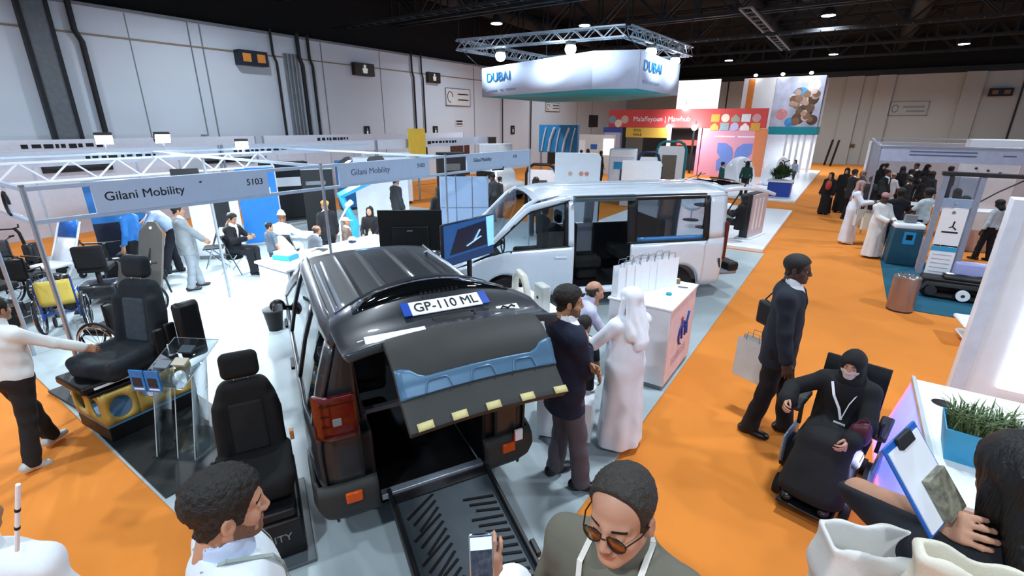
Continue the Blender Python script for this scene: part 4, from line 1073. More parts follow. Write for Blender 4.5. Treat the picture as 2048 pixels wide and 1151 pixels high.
# roof, windscreen, bonnet, front
def vroof(x, y): return (x, y*vx_(x)*itp(x, [3.2, 4.35], [1, 1.04]), vroofz(x)-.075*(abs(y)/.78)**2.6+.006*math.cos(y*22)*(1 if .4 < x < 3 else 0))
MB().grid(patch(vroof, .06, 3.62, -.78, .78, 28, 30)).build('roof', M_VANW, van, solid=.03)
MB().grid(patch(vroof, 3.60, 4.46, -.74, .74, 10, 14)).build('windscreen', M_VGLS, van)
for s in (1, -1):
    b = MB(); b.tube([(3.55, s*.80, 1.93), (3.75, s*.81, 1.82), (4.05, s*.84, 1.52), (4.42, s*.88, 1.12)], .035, 8); b.build('a_pillar', M_VANW, van)
MB().grid(patch(lambda x, y: (x, y*vx_(x), itp(x, [4.35, 4.6, 4.9, 5.0], [1.12, 1.02, .88, .75])-.05*(y/.85)**2), 4.35, 5.0, -.88, .88, 10, 14)).build('bonnet', M_VANW, van, solid=.02)
MB().b2((4.9, -.75, .28), (5.06, .75, .74)).build('front_bumper', M_VANW, van, bevel=.06)
# tail: frame, lifted tailgate, lamps
b = MB()
for s in (1, -1): b.grid(patch(lambda z, k: (.06+.02*k, s*(vw(z)*.93*(.86+.14*k)), z), .4, 1.98, 0, 1, 14, 3))
b.build('rear_pillar', M_VANW, van, solid=.03)
for s in (1, -1): MB().b2((.0, s*.80, .75), (.07, s*.90, 1.45)).build('tail_lamp', M_LAMPR, van, bevel=.02)
tgv = MB().grid(patch(lambda u, k: (.12-1.12*u, k*(.80-.10*u*u), 2.03+.05*math.sin(u*2.6)-.14*u*u-.04*k*k), 0, 1, -1, 1, 12, 14)).build('tailgate', M_VANW, van, solid=.06, bevel=.015)
MB().grid(patch(lambda u, k: (.12-1.12*u, k*(.66-.08*u*u), 2.065+.05*math.sin(u*2.6)-.14*u*u-.04*k*k), .08, .62, -1, 1, 8, 10)).build('rear_window', M_CGLD, tgv, solid=.008)
wpv = MB(); wpv.tube([(-.62, .0, 2.06), (-.45, -.2, 2.09), (-.35, -.42, 2.09)], .012, 6); wpv.build('rear_wiper', M_BLK, tgv)
for s in (1, -1): MB().cyl((.08, s*.78, 1.5), (-.35, s*.74, 2.16), .012, n=8).build('gas_strut', M_BLK, van)
lb = MB(); lb.b2((-.52, -.55, .36), (-.06, .60, .44)); lbo = lb.build('lowered_bumper', M_GRY, van, bevel=.03); MB().b2((-.54, -.56, .42), (-.30, .62, .60)).build('bumper_skin', M_BLK, lbo, bevel=.05)
an = MB(); an.tube([(.55, .0, 2.05), (.35, .05, 2.16), (.10, .10, 2.22)], .006, 6); an.build('roof_aerial', M_BLK, van)
# interior
MB().b2((.1, -.85, .32), (4.6, .85, .40)).build('floor_pan', M_BLK, van)
MB().b2((.3, -.88, .4), (1.9, -.80, 1.17)).build('inner_lining', M_DKG, van)
MB().b2((4.1, -.8, .7), (4.5, .8, 1.04)).build('dashboard', M_DKG, van, bevel=.08)
b = MB(); b.tube([(4.05, .40+.17*math.cos(a), 1.15+.17*math.sin(a)) for a in [i*2*math.pi/16 for i in range(16)]], .014, 6, closed=True); b.bar((4.05, .24, 1.15), (4.05, .56, 1.15), .03); b.cyl((4.05, .4, 1.15), (4.25, .4, 1.05), .03); b.build('steering_wheel', M_BLK, van)
for x, y in ((3.15, .42), (3.15, -.42)):
    q = MB(); q.b2((x-.05, y-.25, .62), (x+.5, y+.25, .80)); q.b2((x-.14, y-.24, .75), (x+.02, y+.24, 1.42)); q.b2((x-.13, y-.13, 1.46), (x-.03, y+.13, 1.68)); q.build('front_seat', M_SEAT, van, bevel=.05)
q = MB(); q.b2((2.25, .0, .62), (2.78, .55, .82)); q.b2((2.72, .02, .78), (2.86, .52, 1.45)); q.b2((2.74, .14, 1.48), (2.84, .40, 1.68)); q.b2((2.3, .05, .40), (2.7, .5, .62)); so = q.build('swivel_seat', M_SEAT, van, bevel=.05)
k_ = MB(); k_.tube([(2.24, .20+.035*math.cos(a), .78+.035*math.sin(a)) for a in [i*2*math.pi/10 for i in range(10)]], .008, 6, closed=True); k_.bar((2.24, .23, .78), (2.24, .34, .83), .012); k_.build('seat_badge', M_CHROME, so)
q = MB(); q.b2((1.2, -.7, .6), (1.7, .6, .80)); q.b2((1.1, -.7, .75), (1.25, .6, 1.45)); q.build('rear_bench', M_SEAT, van, bevel=.05)
b = MB(); b.tube([(2.88, .72, .75), (2.9, .74, .9), (2.9, .74, 1.2), (2.88, .72, 1.35)], .016, 6); b.build('grab_handle', M_WHITE, van)
# ======== monitor on a stand between the two vehicles
_l = at(886, 500, 1.5); _r = at(988, 470, 1.5); _z = lambda z: 1.5+(z-1.25)*.865
mon = thing('monitor', 'blue lit monitor showing a car door picture, between dark car and white van', 'monitor', ((_l.x+_r.x)/2, (_l.y+_r.y)/2, .012), math.atan2(_r.y-_l.y, _r.x-_l.x))
_w = (_r-_l).length/2
MB().b2((-_w, 0, _z(.93)), (_w, .05, _z(1.62))).build('casing', mat('monitor_blue_black', '#0d1c30', .3, coat=.3), mon, bevel=.01)
def _glow(n, c, e): return mat(n, c, .3, var=.08, scale=6, emit=e)
pic_ = MB().b2((-_w+.02, -.006, _z(1.08)), (_w-.02, 0, _z(1.60))).build('screen', _glow('screen_deep_blue', '#1c4f86', .35), mon)
MB().b2((-_w+.02, -.006, _z(.94)), (_w-.02, 0, _z(1.08))).build('lower_band', _glow('screen_navy', '#123a66', .25), mon)
MB().prism([(_w-.16, _z(1.08)), (_w-.02, _z(1.08)), (_w-.02, _z(1.60)), (_w-.20, _z(1.60))], 0, .004, M=basis((0, -.006, 0), (1, 0, 0), (0, 0, 1), (0, -1, 0))).build('pictured_pillar', _glow('screen_sky', '#7fc0f0', .7), pic_)
MB().prism([(-_w+.12, _z(1.12)), (_w-.18, _z(1.12)), (_w-.22, _z(1.54)), (-_w+.30, _z(1.50))], 0, .004, M=basis((0, -.007, 0), (1, 0, 0), (0, 0, 1), (0, -1, 0))).build('pictured_window', _glow('screen_dark', '#0c2038', .12), pic_)
q = MB(); q.bar((-.10, -.014, _z(1.20)), (.22, -.014, _z(1.30)), .004, .05, up=(0, 1, 0)); q.bar((.06, -.014, _z(1.25)), (.20, -.014, _z(1.42)), .004, .05, up=(0, 1, 0)); q.build('pictured_wheel', _glow('screen_pale', '#9fc4ea', .6), pic_)
MB().b2((-.03, .0, .03), (.03, .05, 1.24)).b2((-.30, -.2, 0), (.30, .25, .03)).build('stand', M_BLK, mon, bevel=.006)
# ------------------------------------------------------------------ left side: shell-scheme stands and mobility aids
XF = -6.6
def post(label, x, y, h=2.5, group='aluminium stand posts'):
    t = thing('stand_post', label, 'post', (x, y, 0), 0, group)
    MB().prism([(.024*math.cos(a), .024*math.sin(a)) for a in [math.pi/8+i*math.pi/4 for i in range(8)]], .012, h).build('profile', M_ALU, t)
    MB().cyl((0, 0, h), (0, 0, h+.02), .026, n=8).build('end_cap', M_GRY, t)
    return t
post('aluminium corner post of the stand, beside the swivel seat', XF, 1.19)
post('aluminium stand post standing behind the white desk', XF, 4.50)
post('aluminium stand post right of the television', XF, 7.30)
post('last aluminium stand post before the white van', XF, 10.42)
post('pale aluminium post inside the stand, right of the black folding chair', -9.1, 3.96)
post('short-looking post at the far left edge, behind the wheelchairs', -8.9, 1.19)
def beam(label, p0, p1, z, h=.045):
    b = MB(); b.bar((*p0, z), (*p1, z), .04, h); tag(b.build('stand_beam', mat('beam_blue_white', '#b9cbe0', .4, .3), bevel=.004), label, 'beam')
beam('upper aluminium beam above the first name board, along the car side', (XF, 1.2), (XF, 4.5), 2.48)
beam('lower aluminium beam under the first name board', (XF, 1.2), (XF, 4.5), 2.15)
beam('upper beam above the second name board', (XF, 4.5), (XF, 7.3), 2.48)
beam('lower beam under the second name board', (XF, 4.5), (XF, 7.3), 2.15)
beam('upper beam above the third name board, ending near the van roof', (XF, 7.3), (XF, 10.4), 2.48)
beam('lower beam under the third name board', (XF, 7.3), (XF, 10.4), 2.15)
beam('upper beam running left from the corner post', (XF, 1.19), (-12.6, 1.19), 2.48)
beam('lower beam running left from the corner post', (XF, 1.19), (-12.6, 1.19), 2.15)
beam('cross beam going back from the post behind the white desk', (XF, 4.5), (-12.6, 4.5), 2.48)
beam('cross beam going back from the post right of the television', (XF, 7.3), (-12.6, 7.3), 2.48)
beam('back beam of the nearer stands, parallel to the name boards', (-12.6, 1.19), (-12.6, 10.4), 2.48)
M_FASC = mat('fascia_blue_white', '#b4c7e2', .5, var=.02)
TX = lambda y, z, x=XF+.036: basis((x, y, z), (0, 1, 0), (0, 0, 1), (1, 0, 0))
def name_board(label, y0, y1, lines, m=M_FASC, x=XF, z0=2.165, z1=2.495):
    t = thing('name_board', label, 'sign', (x, (y0+y1)/2, z0))
    MB().b2((-.012, (y0-y1)/2, 0), (.024, (y1-y0)/2, z1-z0)).build('panel', m, t)
    for s, y, z, sz, mm in lines:
        o = text('lettering', s, sz, mm, None, M=Matrix.Identity(4)); o.parent = t; o.matrix_local = basis((.026, y-(y0+y1)/2, z-z0), (0, 1, 0), (0, 0, 1), (1, 0, 0))
M_INKL = mat('print_grey_blue', '#5d6a86', .6)
name_board('pale blue name board reading Gilani Mobility, the nearest, with stand number', 1.71, 3.64, [('Gilani Mobility', 1.80, 2.335, .135, M_INK), ('5103', 3.34, 2.345, .115, M_INK)])
name_board('second pale name board along the car side, lettering fainter', 4.80, 6.82, [('Gilani Mobility', 5.02, 2.345, .14, M_INKL), ('5103', 6.50, 2.36, .10, M_INK)])
name_board('third pale name board, nearest to the white van, small dark lettering', 7.95, 10.38, [('Gilani Mobility', 8.15, 2.36, .11, M_INK), ('A B', 9.65, 2.37, .10, M_INK)])
t = thing('name_board', 'white name board on the beam going left, partly cut by the frame', 'sign', (-7.6, 1.19, 2.165)); MB().b2((-.9, -.024, 0), (.25, .012, .33)).build('panel', M_GLOSSW, t); 
b = MB(); b.tube([(.35+.1*math.cos(a), -.03, .12+.12*math.sin(a)) for a in [i*.6 for i in range(9)]], .015, 6); b.build('number_mark', M_INK, t)
# white end panel with rounded corner, next to the van's windscreen
def rounded_panel(label, x, y, rz, w, h, m, extra=None, d=.06, name='display_board'):
    t = thing(name, label, 'panel', (x, y, .012), rz); r = .18
    poly = [(-w/2, 0), (w/2, 0), (w/2, h-r)]+[(w/2-r+r*math.cos(a), h-r+r*math.sin(a)) for a in [i*math.pi/12 for i in range(1, 7)]]+[(-w/2, h)]
    MB().prism(poly, -d/2, d/2, M=basis((0, 0, 0), (1, 0, 0), (0, 0, 1), (0, -1, 0))).build('board', m, t, bevel=.006)
    MB().b2((w/2-.01, -d/2-.01, .0), (w/2+.02, d/2+.01, h-r)).build('edge_strip', M_NAVY, t)
    if extra: extra(t)
    return t
def mk(t):
    for k, c in ((-.2, '#c9b7a8'), (.1, '#d49a7c'), (.25, '#d08a88')): MB().cyl((k, -.035, 1.8), (k, -.04, 1.8), .06, n=14).build('printed_dot', mat('dot_'+c, c, .6), t)
p = at(1070, 330, 1.4); rounded_panel('white rounded display panel with faint round prints, just above the white van', -6.1, 12.1, math.radians(25), 1.25, 2.35, M_WHITE, mk)
# folding screen of three pale blue panels right of the television
sc = thing('folding_screen', 'tall screen of three pale blue panels beyond the van windscreen', 'screen', (-7.42, 7.98, .012), math.atan2(.62, .82))
for k in range(3): MB().b2((.02+.36*k, -.02, 0), (.36+.36*k, .02, 1.98)).build('panel', mat('panel_light_blue', '#a9c4e6', .45, var=.02), sc, bevel=.005)
for k in range(2): MB().b2((.0, -.028, .6+.7*k), (1.1, -.018, .606+.7*k)).build('seam', M_GRY, sc)
for k in range(4): MB().cyl((.015+.355*k, 0, 0), (.015+.355*k, 0, 2.0), .012, n=8).build('hinge_post', M_ALU, sc)
# television on a stand
tv = thing('television', 'large black television seen from behind on a stand, above the dark car roof', 'television', (-5.75, 5.45, .012), math.atan2(.57, .75))
MB().b2((-.52, -.025, 1.08), (.52, .02, 1.76)).build('casing', M_BLK, tv, bevel=.012); MB().b2((-.30, -.06, 1.15), (.30, -.025, 1.5)).build('rear_hump', M_BLK, tv, bevel=.02)
MB().b2((-.05, -.04, .05), (.05, .0, 1.2)).b2((-.35, -.25, 0), (.35, .25, .03)).build('stand', M_DKG, tv, bevel=.008)
b = MB(); b.b2((-.05, -.066, 1.42), (.04, -.061, 1.435)); b.build('maker_mark', M_GRY, tv); MB().b2((-.50, .02, 1.10), (.50, .024, 1.74)).build('screen', M_CGLD, tv)
# white reception desk
dk = thing('reception_desk', 'white desk with bright front, seen over the dark car roof at left', 'desk', (-7.3, 5.1, .012))
MB().b2((-.42, -1.22, 0), (.42, -1.18, .90)).b2((-.42, -1.2, 0), (-.38, 1.2, .90)).b2((-.42, 1.18, 0), (.42, 1.22, .90)).build('carcass', M_GLOSSW, dk, bevel=.004)
MB().b2((.36, -1.2, .0), (.42, 1.2, .55)).build('front_panel', M_WHITE, dk); MB().b2((-.46, -1.26, .90), (.46, 1.26, .94)).build('desk_top', M_GLOSSW, dk, bevel=.008); MB().b2((-.36, -1.15, .5), (.36, 1.15, .52)).build('inner_shelf', M_DKG, dk)
def simple(name, label, cat, loc, fn, rz=0, group=None):
    t = thing(name, label, cat, loc, rz, group); fn(t); return t
def bx(nm, lo, hi, m, t, bv=.006, **k): return MB().b2(lo, hi).build(nm, m, t, bevel=bv, **k)
simple('storage_box', 'open light blue and white box on the left end of the white desk', 'box', (-7.45, 4.22, .955), lambda t: (bx('tub', (-.17, -.12, 0), (.17, .12, .08), M_LBLUE, t), bx('contents', (-.15, -.10, .08), (.15, .10, .14), M_WHITE, t)), .3)
simple('folded_jacket', 'crumpled beige jacket lying on the white desk', 'jacket', (-7.2, 4.65, .955), lambda t: sdf_part('cloth', lambda p: s_ell(p, (0, 0, .03), (.20, .14, .04))+.012*np.sin(p[:, 0]*30+p[:, 1]*18), (-.25, -.2, -.01), (.25, .2, .12), .018, mat('cloth_beige', '#b9ad97', .9), t))
simple('bottle', 'slim white bottle with gold cap on the white desk', 'bottle', (-7.15, 5.75, .955), lambda t: (MB().lathe([(.035, 0), (.037, .02), (.037, .19), (.02, .24)], 14).build('flask', M_WHITE, t), MB().cyl((0, 0, .24), (0, 0, .28), .02).build('cap', mat('gold', '#b49a55', .3, .8), t)))
simple('ball', 'white and blue ball on the white desk by the bottle', 'ball', (-7.3, 5.45, 1.045), lambda t: (MB().ell((0, 0, 0), (.085, .085, .085), nu=18, nv=12).build('shell', M_GLOSSW, t), MB().ell((.02, -.01, 0), (.07, .08, .05), nu=18, nv=12).build('blue_band', M_NAVY, t)))
simple('desk_lamp', 'thin white angled lamp pole on the white desk', 'lamp', (-7.5, 5.35, .955), lambda t: (MB().cyl((0, 0, 0), (0, 0, .02), .08).build('base', M_WHITE, t), MB().tube([(0, 0, 0), (0, .02, .45), (0, .25, .72)], .012, 8).build('arm', M_WHITE, t), MB().cyl((0, .2, .70), (0, .32, .76), .04, .05).build('lamp_head', M_WHITE, t)))
for i, (x, y, rz, c, lab) in enumerate([(-7.05, 4.9, .2, '#e8edf2', 'white paper stack near the middle of the white desk'), (-7.45, 4.85, .5, '#2a2c30', 'dark tablet lying on the white desk'), (-7.1, 5.2, -.3, '#d8dde2', 'pale leaflet pile nearer the far end of the white desk'), (-7.0, 6.1, .1, '#9aa4ad', 'grey folder at the far end of the white desk')]):
    simple(['papers', 'tablet', 'leaflets', 'folder'][i], lab, 'paper' if i != 1 else 'tablet', (x, y, .955), lambda t: bx('sheets', (-.10, -.14, 0), (.10, .14, .02), mat('flat_'+c, c, .6), t, .002), rz)
# waste bin
def lat(nm, prof, m, t, n=24, **k): return MB().lathe(prof, n).build(nm, m, t, **k)
simple('waste_bin', 'small black waste bin on the pale floor beside the dark car', 'bin', (-7.0, 3.62, .012), lambda t: (lat('bucket', [(.10, 0), (.15, .34), (.135, .33), (.09, .02)], M_BLK, t), lat('liner_rim', [(.152, .32), (.157, .345), (.148, .35)], M_DKG, t)))
# black mats
struct('floor_black_mat', MB().b2((-6.55, 1.05, .012), (-4.35, 2.0, .024)), mat('mat_black', '#1a1d1d', .5, var=.15), bevel=.003)
ms = thing('display_mat', 'dark mat with light blue oval print and white back edge at the carpet corner', 'mat', (-7.05, 1.22, .012), .1)
bx('pad', (-.42, -.18, 0), (.42, .2, .03), mat('mat_dark', '#2c3031', .7), ms); bx('white_edge', (-.42, .2, 0), (.42, .42, .035), M_WHITE, ms)
MB().lathe([(.0, .036), (.2, .036), (.2, .03)], 28, M=Matrix.Diagonal((1, .45, 1, 1))).build('blue_oval', mat('oval_blue', '#7fb5dd', .5), ms)
# swivel seat on its cut-out plinth
ss = thing('swivel_seat', 'slate grey car seat with headrest on a gold cut-out plinth, at left', 'car seat', (-6.04, 1.44, .024), math.radians(6))
bx('black_base', (-.30, -.40, 0), (.36, .46, .16), M_BLK, ss); bx('blue_trim', (-.305, -.405, .16), (.365, .465, .185), mat('trim_blue', '#3f7fae', .4), ss, .003)
M_GOLD = mat('plinth_gold', '#b79b4e', .45, .2, var=.1)
def cut_face(w, h, holes):
    """panel with round-ended openings, built as a ring of quads around each hole"""
    b = MB(); n = len(holes); 
    for (x0, x1, hx, hz, rx, rz_) in holes:
        N = 24; ring = [(hx+rx*math.cos(2*math.pi*i/N), hz+rz_*math.sin(2*math.pi*i/N)) for i in range(N)]
        out = []
        for i in range(N):
            c, s_ = math.cos(2*math.pi*i/N), math.sin(2*math.pi*i/N); k = 1/max(abs(c), abs(s_)); 
            X = hx+(x1-hx if c > 0 else hx-x0)*c*k; Z = hz+(h-hz if s_ > 0 else hz)*s_*k
            out.append((min(max(X, x0), x1), min(max(Z, 0), h)))
        vs = [(x, 0, z) for x, z in ring]+[(x, 0, z) for x, z in out]
        b.add(vs, [(i, (i+1) % N, N+(i+1) % N, N+i) for i in range(N)])
    return b
b = cut_face(.86, .34, [(0, .30, .15, .16, .10, .12), (.30, .60, .46, .20, .11, .08), (.60, .86, .72, .17, .08, .12)])
b.v = [tuple(Matrix.Translation((.355, -.40, .185)) @ Matrix.Rotation(math.pi/2, 4, 'Z') @ Vector(v)) for v in b.v]; b.build('cut_out_side', M_GOLD, ss, solid=.025)
b = cut_face(.66, .34, [(0, .33, .17, .17, .11, .13), (.33, .66, .49, .17, .11, .13)])
b.v = [tuple(Matrix.Translation((-.30, -.395, .185)) @ Vector(v)) for v in b.v]; b.build('cut_out_front', M_GOLD, ss, solid=.025)
b = cut_face(.86, .34, [(0, .43, .21, .17, .14, .13), (.43, .86, .64, .17, .14, .13)])
b.v = [tuple(Matrix.Translation((-.295, -.40, .185)) @ Matrix.Rotation(math.pi/2, 4, 'Z') @ Vector(v)) for v in b.v]; b.build('cut_out_side', M_GOLD, ss, solid=.025)
MB().cyl((.372, .06, .36), (.385, .06, .36), .045, n=18).build('round_badge', M_GLOSSW, ss)
bx('swivel_plate', (-.30, -.46, .525), (.34, .44, .56), M_BLK, ss); bx('slide_frame', (-.26, -.50, .56), (.30, .40, .64), M_BLK, ss, .02)
b = MB(); b.bar((.31, -.40, .60), (.31, -.1, .60), .015, .02); b.build('white_label', M_GLOSSW, ss)
car_seat_sdf('s', ss, (.0, .20, .645), math.pi+.30, mat('seat_fabric_graphite', '#1d242a', .95, var=.15, scale=20, bump=.3, bscale=400), M_SEATG, vox=.014, scale=1.16, recline=.14)
for k in (1, 2, 3): bx('side_bolster_unit', (.335, .05+.12*k, .68), (.375, .16+.12*k, .98+.03*k), M_BLK, ss, .02)
bx('left_side_unit', (-.46, .28, .66), (-.33, .52, 1.28), M_BLK, ss, .05); bx('right_side_unit', (.40, .36, .60), (.52, .62, 1.26), M_BLK, ss, .05)
# second demo seat, all black, on a black box base
s2 = thing('demo_seat', 'all black high-back car seat with headrest on a black lettered base', 'car seat', (-3.36, 1.40, .012), math.radians(-118))
bx('base_plate', (-.32, -.42, 0), (.32, .56, .03), mat('plate_grey', '#50585c', .5), s2); bx('base_box', (-.27, -.36, .03), (.27, .46, .36), M_BLK, s2, .02)
text('base_lettering', 'MOBILITY', .085, M_GRY, s2, M=basis((.0, .462, .22), (-1, 0, 0), (0, 0, 1), (0, 1, 0)), align='CENTER')
bx('swivel_rail', (-.24, -.3, .36), (.24, .44, .44), M_BLK, s2, .02); bx('plate_label', (-.09, .49, .03), (.09, .545, .034), M_ALU, s2, .001)
car_seat_sdf('d', s2, (0, -.16, .48), 0, mat('seat_fabric_jet', '#0a0a0b', .9, var=.2, scale=20, bump=.3, bscale=400), mat('seat_insert_dark', '#191a1b', .95, var=.15, bump=.3, bscale=400), vox=.012, scale=1.0, recline=.13)
b = MB(); b.ell((.275, -.06, .62), (.03, .06, .04)); b.build('recline_knob', M_BLK, s2); bx('belt_buckle', (-.30, -.05, .72), (-.27, .0, .80), mat('buckle_tan', '#b7794c', .5), s2, .005)
# clear acrylic lectern with leaflets
ac = thing('acrylic_stand', 'clear acrylic brochure stand in front of the swivel seat', 'stand', (-4.88, 1.42, .024), math.radians(28))
M_ACR = glass('acrylic_clear', (.88, .93, .95), .06)
bx('base_sheet', (-.24, -.12, 0), (.26, .42, .012), M_ACR, ac, .002)
for x in (-.20, .2): 
    b = MB(); b.add([(x, -.10, .012), (x, .10, .012), (x, .30, .90), (x, .10, .90)], [(0, 1, 2, 3)]); b.build('upright', M_ACR, ac, solid=.010)
b = MB(); b.add([(-.24, -.08, .78), (.24, -.08, .78), (.24, .46, 1.02), (-.24, .46, 1.02)], [(0, 1, 2, 3)]); b.build('sloping_top', M_ACR, ac, solid=.010)
b = MB()
for x in (-.2, .02, .2): b.tube([(x, -.10, .012), (x, .10, .90)], .005, 6)
b.tube([(-.24, -.08, .78), (.24, -.08, .78), (.24, .46, 1.02), (-.24, .46, 1.02)], .005, 6, closed=True); b.build('polished_edges', mat('acrylic_edge', '#b9c4c8', .15, var=.02), ac)
lf = thing('leaflet_holder', 'blue leaflets in a clear holder on the front of the acrylic stand', 'leaflets', (-4.86, 1.30, .82), math.radians(28))
for k in (-1, 1): 
    q = bx('leaflet', (-.07+.075*k, -.045, -.02), (.07+.075*k-.005, -.03, .19), mat('leaflet_blue', '#1f74b8', .4, var=.15, scale=30), lf, .001); bx('printed_picture', (-.05+.075*k, -.048, .03), (.04+.075*k, -.045, .12), mat('leaflet_pic', '#1b2632', .5, var=.4, scale=60), q, .0005); bx('printed_bar', (-.05+.075*k, -.048, .0), (.05+.075*k, -.045, .015), M_GLOSSW, q, .0005)
bx('clear_tray', (-.16, -.03, -.03), (.16, .02, -.022), M_ACR, lf, .001)
for i, (dx, dy, c, lab) in enumerate([(-.1, .12, '#6f7a80', 'grey business cards on the acrylic stand top, left pile'), (.05, .16, '#b9b3a2', 'beige cards in the middle of the acrylic stand top'), (.02, .30, '#2c3a44', 'dark booklet at the back of the acrylic stand top')]):
    a = math.radians(28); X = -4.88+dx*math.cos(a)-dy*math.sin(a); Y = 1.42+dx*math.sin(a)+dy*math.cos(a); z = .024+.80+(dy+.08)*.444
    t = thing('cards', lab, 'cards', (X, Y, z)); o = bx('pile', (-.07, -.045, 0), (.07, .045, .025), mat('card_'+c, c, .5), t, .002); o.rotation_euler = (math.atan(.444), 0, a)

# ---- wheelchairs and other aids inside the stand
def arc(c, r, a0, a1, n, pl='yz', x=0):
    P = []
    for i in range(n+1):
        a = a0+(a1-a0)*i/n
        P.append((x, c[0]+r*math.cos(a), c[1]+r*math.sin(a)) if pl == 'yz' else (c[0]+r*math.cos(a), c[1]+r*math.sin(a), x))
    return P
def spoked(t, x, y, R, m=M_RUB, tilt=.04):
    b = MB(); b.tube(arc((y, R), R-.018, 0, 2*math.pi, 30, x=x)[:-1], .018, 8, closed=True); w = b.build('rear_wheel', m, t)
    s = 1 if x > 0 else -1; b = MB(); b.tube(arc((y, R), R-.05, 0, 2*math.pi, 26, x=x+s*.035)[:-1], .010, 6, closed=True); b.build('push_rim', M_CHROME, w)
    b = MB()
    for k in range(12): a = 2*math.pi*k/12; b.cyl((x, y, R), (x, y+(R-.03)*math.cos(a), R+(R-.03)*math.sin(a)), .004, n=5, cap=False)
    b.cyl((x-.03, y, R), (x+.03, y, R), .03, n=10); b.build('spokes_and_hub', M_ALU, w)
def wheelchair(label, x, y, rz, fm=M_BLK, seatm=M_SEAT, R=.30, sporty=False):
    t = thing('wheelchair', label, 'wheelchair', (x, y, .012), rz, None)
    for s in (-1, 1): spoked(t, s*.26, -.02, R)
    f = MB()
    for s in (-1, 1):
        f.tube([(s*.21, -.15, .46), (s*.21, .22, .46), (s*.20, .33, .38), (s*.17, .42, .14)], .014, 8); f.tube([(s*.21, -.15, .25), (s*.21, -.15, .88), (s*.21, -.25, .93)], .013, 8); f.tube([(s*.21, -.15, .28), (s*.21, .25, .28), (s*.2, .30, .40)], .012, 8)
        if not sporty: f.tube([(s*.22, -.13, .66), (s*.22, .12, .66), (s*.22, .16, .47)], .012, 8)
    f.tube([(-.22, -.02, .31), (.22, -.02, .31)], .014, 8); f.build('frame', fm, t)
    bx('seat', (-.20, -.14, .46), (.20, .26, .52), seatm, t, .02); q = MB(); q.grid(patch(lambda u, v: (u, -.16-.03*math.cos(u*6), v), -.2, .2, .5, .86, 8, 6)); q.build('backrest', seatm, t, solid=.03)
    for s in (-1, 1):
        MB().cyl((s*.18-.012, .27, .09), (s*.18+.012, .27, .09), .085, n=16).build('castor', M_RUB, t); bx('footplate', (s*.12-.075, .38, .12), (s*.12+.06, .52, .14), M_BLK, t)
        MB().cyl((s*.21, -.30, .935), (s*.21, -.22, .93), .018, n=8).build('push_handle', M_RUB, t)
    return t
wheelchair('black sports wheelchair with large wheel, behind the swivel seat and corner post', -7.75, 1.85, math.radians(118), M_BLK, M_SEAT, .33, True)
wheelchair('blue framed wheelchair with yellow cushion, left of the corner post', -9.6, 1.75, math.radians(70), mat('frame_blue', '#1a3f8a', .35), mat('cushion_yellow', '#b6a44a', .8), .30)
wheelchair('black wheelchair half hidden at the far left edge of the stand', -11.6, 1.75, math.radians(40))
wheelchair('black wheelchair with grey seat at the back left of the stand', -13.6, 1.75, math.radians(200), M_BLK, mat('fabric_grey', '#585d62', .9))
def scooter(label, x, y, rz, c):
    t = thing('mobility_scooter', label, 'scooter', (x, y, .012), rz); m = mat('scooter_'+c, c, .35, coat=.4)
    q = MB(); q.b2((-.25, -.5, .14), (.25, .55, .22)); q.build('deck', m, t, bevel=.03); bx('rear_shroud', (-.27, -.62, .16), (.27, -.15, .42), m, t, .06); bx('seat', (-.22, -.55, .62), (.22, -.12, .72), M_SEAT, t, .03); bx('backrest', (-.22, -.60, .70), (.22, -.50, 1.10), M_SEAT, t, .04); MB().cyl((0, -.35, .4), (0, -.35, .62), .04).build('seat_post', M_STEEL, t)
    q = MB(); q.tube([(0, .50, .2), (0, .42, .85), (0, .36, .95)], .03, 8); q.tube([(-.28, .28, .98), (-.1, .38, .95), (.1, .38, .95), (.28, .28, .98)], .016, 8); q.build('tiller', M_BLK, t); bx('front_cowl', (-.16, .44, .2), (.16, .64, .62), m, t, .06)
    for a, b_ in ((-.25, -.42), (.25, -.42), (-.2, .48), (.2, .48)): MB().cyl((a-.035, b_, .12), (a+.035, b_, .12), .12, n=16).build('wheel', M_RUB, t)
    return t
scooter('black mobility scooter with handlebar near the far left edge', -10.7, 1.55, math.radians(20), '#141416')
scooter('dark mobility scooter standing further back among the wheelchairs', -14.6, 2.0, math.radians(-40), '#26282b')
wheelchair('black wheelchair with low back standing behind the blue framed one', -8.95, 2.55, math.radians(150), M_BLK, M_SEAT, .31, True)
scooter('charcoal mobility scooter behind the yellow cushioned wheelchair', -10.9, 2.15+.55, math.radians(60), '#1b1c20')
